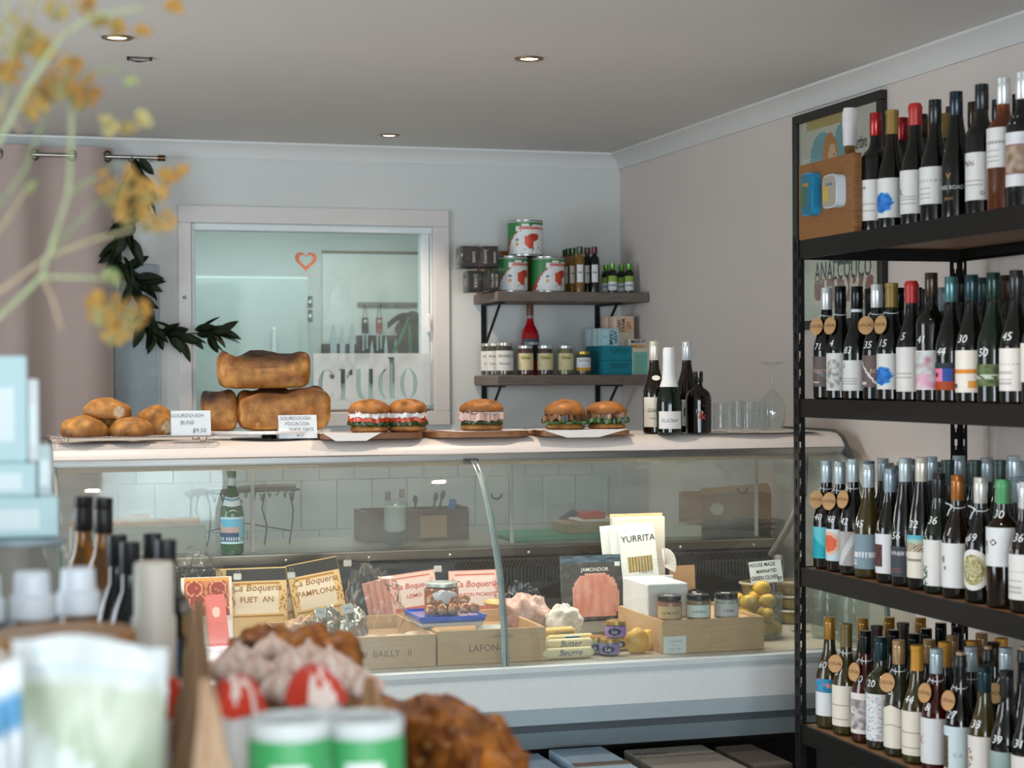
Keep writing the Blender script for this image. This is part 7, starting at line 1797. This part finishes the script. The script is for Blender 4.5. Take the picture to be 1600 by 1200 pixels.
gcan(452, 1120, 1.62, 128, 'green and white can at the lower left of the pair in front'); gcan(567, 1118, 1.66, 128, 'green and white can at the right of the pair in front')
# brown crusty loaves
def rustic(px0, px1, py, Y, Hh, label, seed, dpt, rz=0):
    pa, pb = fp(px0, py, Y), fp(px1, py, Y); W_ = pb.x-pa.x; H = (pa.z+pb.z)/2-TZ
    q = blobmesh(W_/2, dpt/2, H/1.6, seed, .22, .6, 72, 36, colf=lambda p, u, v: mixc(mixc(c('#6e3410'), c('#b5702a'), .5+1.3*noise.noise(p*42)), c('#ddae66') if noise.noise(p*60+Vector((9, 0, 0))) > .36 else c('#3a1a0c'), .45*max(0, noise.noise(p*25)*2)), e=.6, nk=6)
    o = q.build('seeded_loaf', 'crust', sharp=80); o.location = ((pa.x+pb.x)/2, Y, TZ); o.rotation_euler = (0, 0, rz); return tag(o, label, 'bread', 'dark seeded loaves on the table')
rustic(338, 560, 988, 2.72, .2, 'dark glazed seeded loaf behind the garlic on the table', 3, .22)
rustic(622, 762, 1100, 2.36, .2, 'dark glazed seeded loaf at the right edge of the table', 8, .30, R(12))
# garlic bulbs on the loaf front
k = 0
for (px, py, Y, s_) in ((372, 1002, 2.40, 1), (402, 1022, 2.36, 1.05), (425, 990, 2.46, .9), (455, 1012, 2.36, 1), (482, 1000, 2.44, 1.1), (515, 1010, 2.38, 1.1), (545, 1030, 2.36, 1), (570, 1045, 2.33, .95), (350, 1020, 2.38, .9), (440, 1045, 2.30, 1), (500, 1040, 2.30, 1.05)):
    k += 1; p = fp(px, py, Y); r_ = .026*s_
    t = thing('garlic_bulb', f'pinkish garlic bulb, {ORD[k-1]} counted along the heap before the dark loaf', 'garlic', (p.x, Y, p.z-.046*s_), rnd.uniform(0, 3), 'heaped garlic bulbs')
    q = MB(); n = 36
    q.grid(n, 14, lambda u, v: ((r_*sin(pi*min(1, v*1.12))**.8*(1+.10*abs(cos(2*pi*u*3.5))) if v < .86 else r_*.16*(1-(v-.86)*3))*cos(2*pi*u), (r_*sin(pi*min(1, v*1.12))**.8*(1+.10*abs(cos(2*pi*u*3.5))) if v < .86 else r_*.16*(1-(v-.86)*3))*sin(2*pi*u), .048*s_*v), lambda u, v: mixc(c('#d9b5a6'), c('#eadbd0'), .5+.5*cos(2*pi*u*7)), smooth=True)
    q.build('bulb', 'petal', t)
t = thing('wicker_basket', 'low basket heaped with garlic bulbs before the dark loaf', 'basket', (fp(460, 1010, 2.38).x, 2.38, TZ))
bh = fp(460, 1045, 2.34).z-TZ-.035
q = MB(); q.lathe([(.09, 0), (.10, .004), (.118, bh), (.115, bh), (.098, .012), (.001, .010)], 36, lambda v: mixc(c('#8a6238'), c('#5a3d22'), .5+.5*sin(v.z*500)), cap1=False, X=Matrix.Scale(.62, 4, (0, 1, 0))); q.build('woven_wall', 'wood', t)
q = MB(); q.lathe([(.001, 0), (.106, 0), (.106, bh-.004), (.001, bh+.004)], 30, c('#b59a84'), cap0=False, cap1=False, X=Matrix.Scale(.60, 4, (0, 1, 0))); q.build('paper_lining', 'matte', t)
# glass jar with pale blue cartons stacked upon it, left edge
Y = 2.50; p = fp(45, 838, Y); H = p.z-TZ
t = thing('storage_jar', 'big lidded glass jar carrying the pale blue cartons at the left edge', 'jar', (p.x-.01, Y, TZ))
MB().lathe([(.058, 0), (.062, .005), (.062, H-.03), (.052, H-.014), (.052, H-.008), (.048, H-.008), (.058, H-.03), (.058, .010), (.001, .008)], 36, WHITE, cap1=False).build('glass_wall', 'jar_glass', t)
MB().lathe([(.054, H-.010), (.058, H-.008), (.058, H-.001), (.001, H)], 36, c('#8fa3ab'), cap1=False).build('lid', 'gloss', t)
MB().lathe([(.055, .010), (.055, H*.72), (.001, H*.72)], 30, c('#4d6a80'), cap1=False).build('contents', 'gloss', t)
zc = TZ+H+.0005; bl = c('#bddbdf')
def fcard(px0, px1, py0, py1, z, label, col=bl, dy=0):
    pa, pb = fp(px0, py1, Y), fp(px1, py1, Y); h = (py1-py0)/FPX*Y*1.02
    t = thing('pale_carton', label, 'carton', ((pa.x+pb.x)/2, Y+dy, z), 0, 'pale blue cartons stacked at the left edge'); W_ = pb.x-pa.x
    MB().box(-W_/2, W_/2, -.03, .03, 0, h, col, .003).build('box_body', 'paper', t)
    q = MB(); q.box(-W_*.36, W_*.30, -.0308, -.030, h*.2, h*.7, c('#dfeef0')); q.build('printed_panel', 'paper', t); return z+h+.0005
z1 = fcard(-60, 90, 778, 838, zc, 'lowest and widest of the pale blue cartons')
z2 = fcard(-60, 56, 728, 778, z1, 'second pale blue carton from the bottom')
fcard(58, 80, 702, 778, z1, 'narrow carton with a peach patch beside the second pale blue one', c('#bcd0d2'))
z3 = fcard(-60, 42, 572, 728, z2, 'tall topmost pale blue carton')
fcard(43, 60, 606, 728, z2, 'narrow white carton beside the tall topmost one', c('#dadfe0'))

# ------------------------------------------------------------------ dried fennel reaching in from a vase
FY = 1.85
fpnt = lambda px, py, d=0: at(px, py, Y=FY+d)
t = thing('fennel_bunch', 'blurred bunch of dried yellow fennel flowers on green stems at the upper left', 'dried flowers', (0, 0, 0))
ST = [((-190, 720), (-80, 560), (0, 495), (65, 432), (75, 400), (108, 302), (112, 200), (110, 150), (118, 90)), ((-180, 700), (-50, 480), (0, 455), (75, 400)), ((108, 302), (140, 283), (182, 256)), ((75, 400), (110, 388), (150, 373), (212, 358)), ((65, 432), (150, 434), (192, 446)), ((65, 432), (80, 462), (96, 515)),
      ((-40, 350), (0, 318), (40, 265), (60, 205), (85, 160)), ((-90, 330), (-30, 250), (8, 155), (40, 60), (60, -20)), ((-60, 330), (0, 215), (50, 125), (92, 62), (135, 28), (225, 12)), ((-40, 100), (0, 165), (12, 175), (36, 213)), ((75, 400), (110, 360), (150, 320), (168, 308)), ((-30, 60), (20, 20), (80, -20)), ((10, -10), (8, 60), (12, 110)), ((50, 50), (90, 60), (130, 30)), ((112, 150), (150, 110), (190, 106)), ((-60, 420), (0, 360), (38, 300), (46, 285))]
COLS = [c('#a9b48c'), c('#b9a98a'), c('#8fa077'), c('#b3ad86')]
for i, s_ in enumerate(ST):
    q = MB(); d0 = rnd.uniform(-.10, .12); P3 = [fpnt(px, py, d0 if i > 5 else .0) for px, py in s_]
    # smooth the polyline
    Q = []
    for j in range(len(P3)-1):
        a, b_ = P3[j], P3[j+1]
        for k2 in range(4): Q.append(a.lerp(b_, k2/4))
    Q.append(P3[-1])
    Q = [Q[0]]+[(Q[j-1]+Q[j]*2+Q[j+1])/4 for j in range(1, len(Q)-1)]+[Q[-1]]
    r0 = .0031 if i in (0, 1, 8, 7) else .0022
    q.tube(Q, [r0*(1-.45*j/len(Q)) for j in range(len(Q))], 7, COLS[i % 4]); q.build('stem', 'petal', t)
UM = [(108, 118, 34, '#a9782f'), (70, 140, 26, '#b08a45'), (130, 150, 24, '#ab7a33'), (15, 105, 26, '#c08f3c'), (132, 6, 14, '#b9853a'), (272, 8, 12, '#bf8a34'), (225, 50, 8, '#bf8a3a'), (155, 30, 14, '#a98f4a'), (182, 44, 12, '#bd9040'), (170, 195, 16, '#bdb07a'), (226, 186, 12, '#b7b07a'), (200, 200, 12, '#b9a468'), (188, 290, 34, '#b08640'), (205, 330, 22, '#ad823c'), (238, 300, 22, '#c99a50'), (262, 272, 18, '#c49040'), (288, 266, 8, '#c08a3c'), (255, 345, 20, '#c9a060'), (232, 345, 18, '#b9a880'), (165, 480, 30, '#b5883c'), (205, 490, 26, '#b5863a'), (180, 520, 20, '#c9a05a'), (150, 470, 16, '#c9953c'), (30, 60, 30, '#a89a60'), (50, 165, 20, '#c0984a'), (70, 80, 18, '#b08a3c'), (90, 15, 16, '#b7a060'), (50, 290, 8, '#8fa977'), (205, 128, 6, '#9fb07c'), (172, 430, 10, '#8fb07a')]
for i, (px, py, rad, col) in enumerate(UM):
    q = MB(); ctr = fpnt(px, py, rnd.uniform(-.06, .06)); R_ = rad/FPX*FY*1.05
    nfl = max(5, int(rad*.8))
    root = ctr+Vector((-R_*.4, 0, -R_*1.0))
    for k2 in range(nfl):
        a = rnd.uniform(0, 2*pi); rr_ = R_*math.sqrt(rnd.random()); dv = Vector((rr_*cos(a), rnd.uniform(-R_, R_)*.6, rr_*sin(a)*.8)); s0 = rnd.uniform(.0026, .0049)
        q.tube([root, ctr+dv], .0008, 3, c('#a9a068'))
        cc2 = mixc(c(col), c('#c9a45a'), rnd.random()*.4)
        q.lathe([(.0005, -s0), (s0*.8, -s0*.6), (s0, 0), (s0*.7, s0*.7), (.0004, s0)], 6, cc2, cap0=False, cap1=False, X=Matrix.Translation(ctr+dv))
    o = q.build('flower_umbel', 'petal', t, sharp=80)
    o['kind'] = 'stuff'
p = fpnt(-190, 720); vz = p.z
tv = thing('vase', 'stoneware vase holding the dried fennel just past the left edge', 'vase', (p.x-.01, FY, TZ))
h = vz-TZ-.02
MB().lathe([(.05, 0), (.055, .004), (.075, h*.35), (.06, h*.7), (.03, h*.9), (.034, h), (.028, h), (.024, h*.9), (.05, h*.6), (.001, .01)], 32, c('#8d8880'), cap1=False).build('vase_body', 'satin', tv)
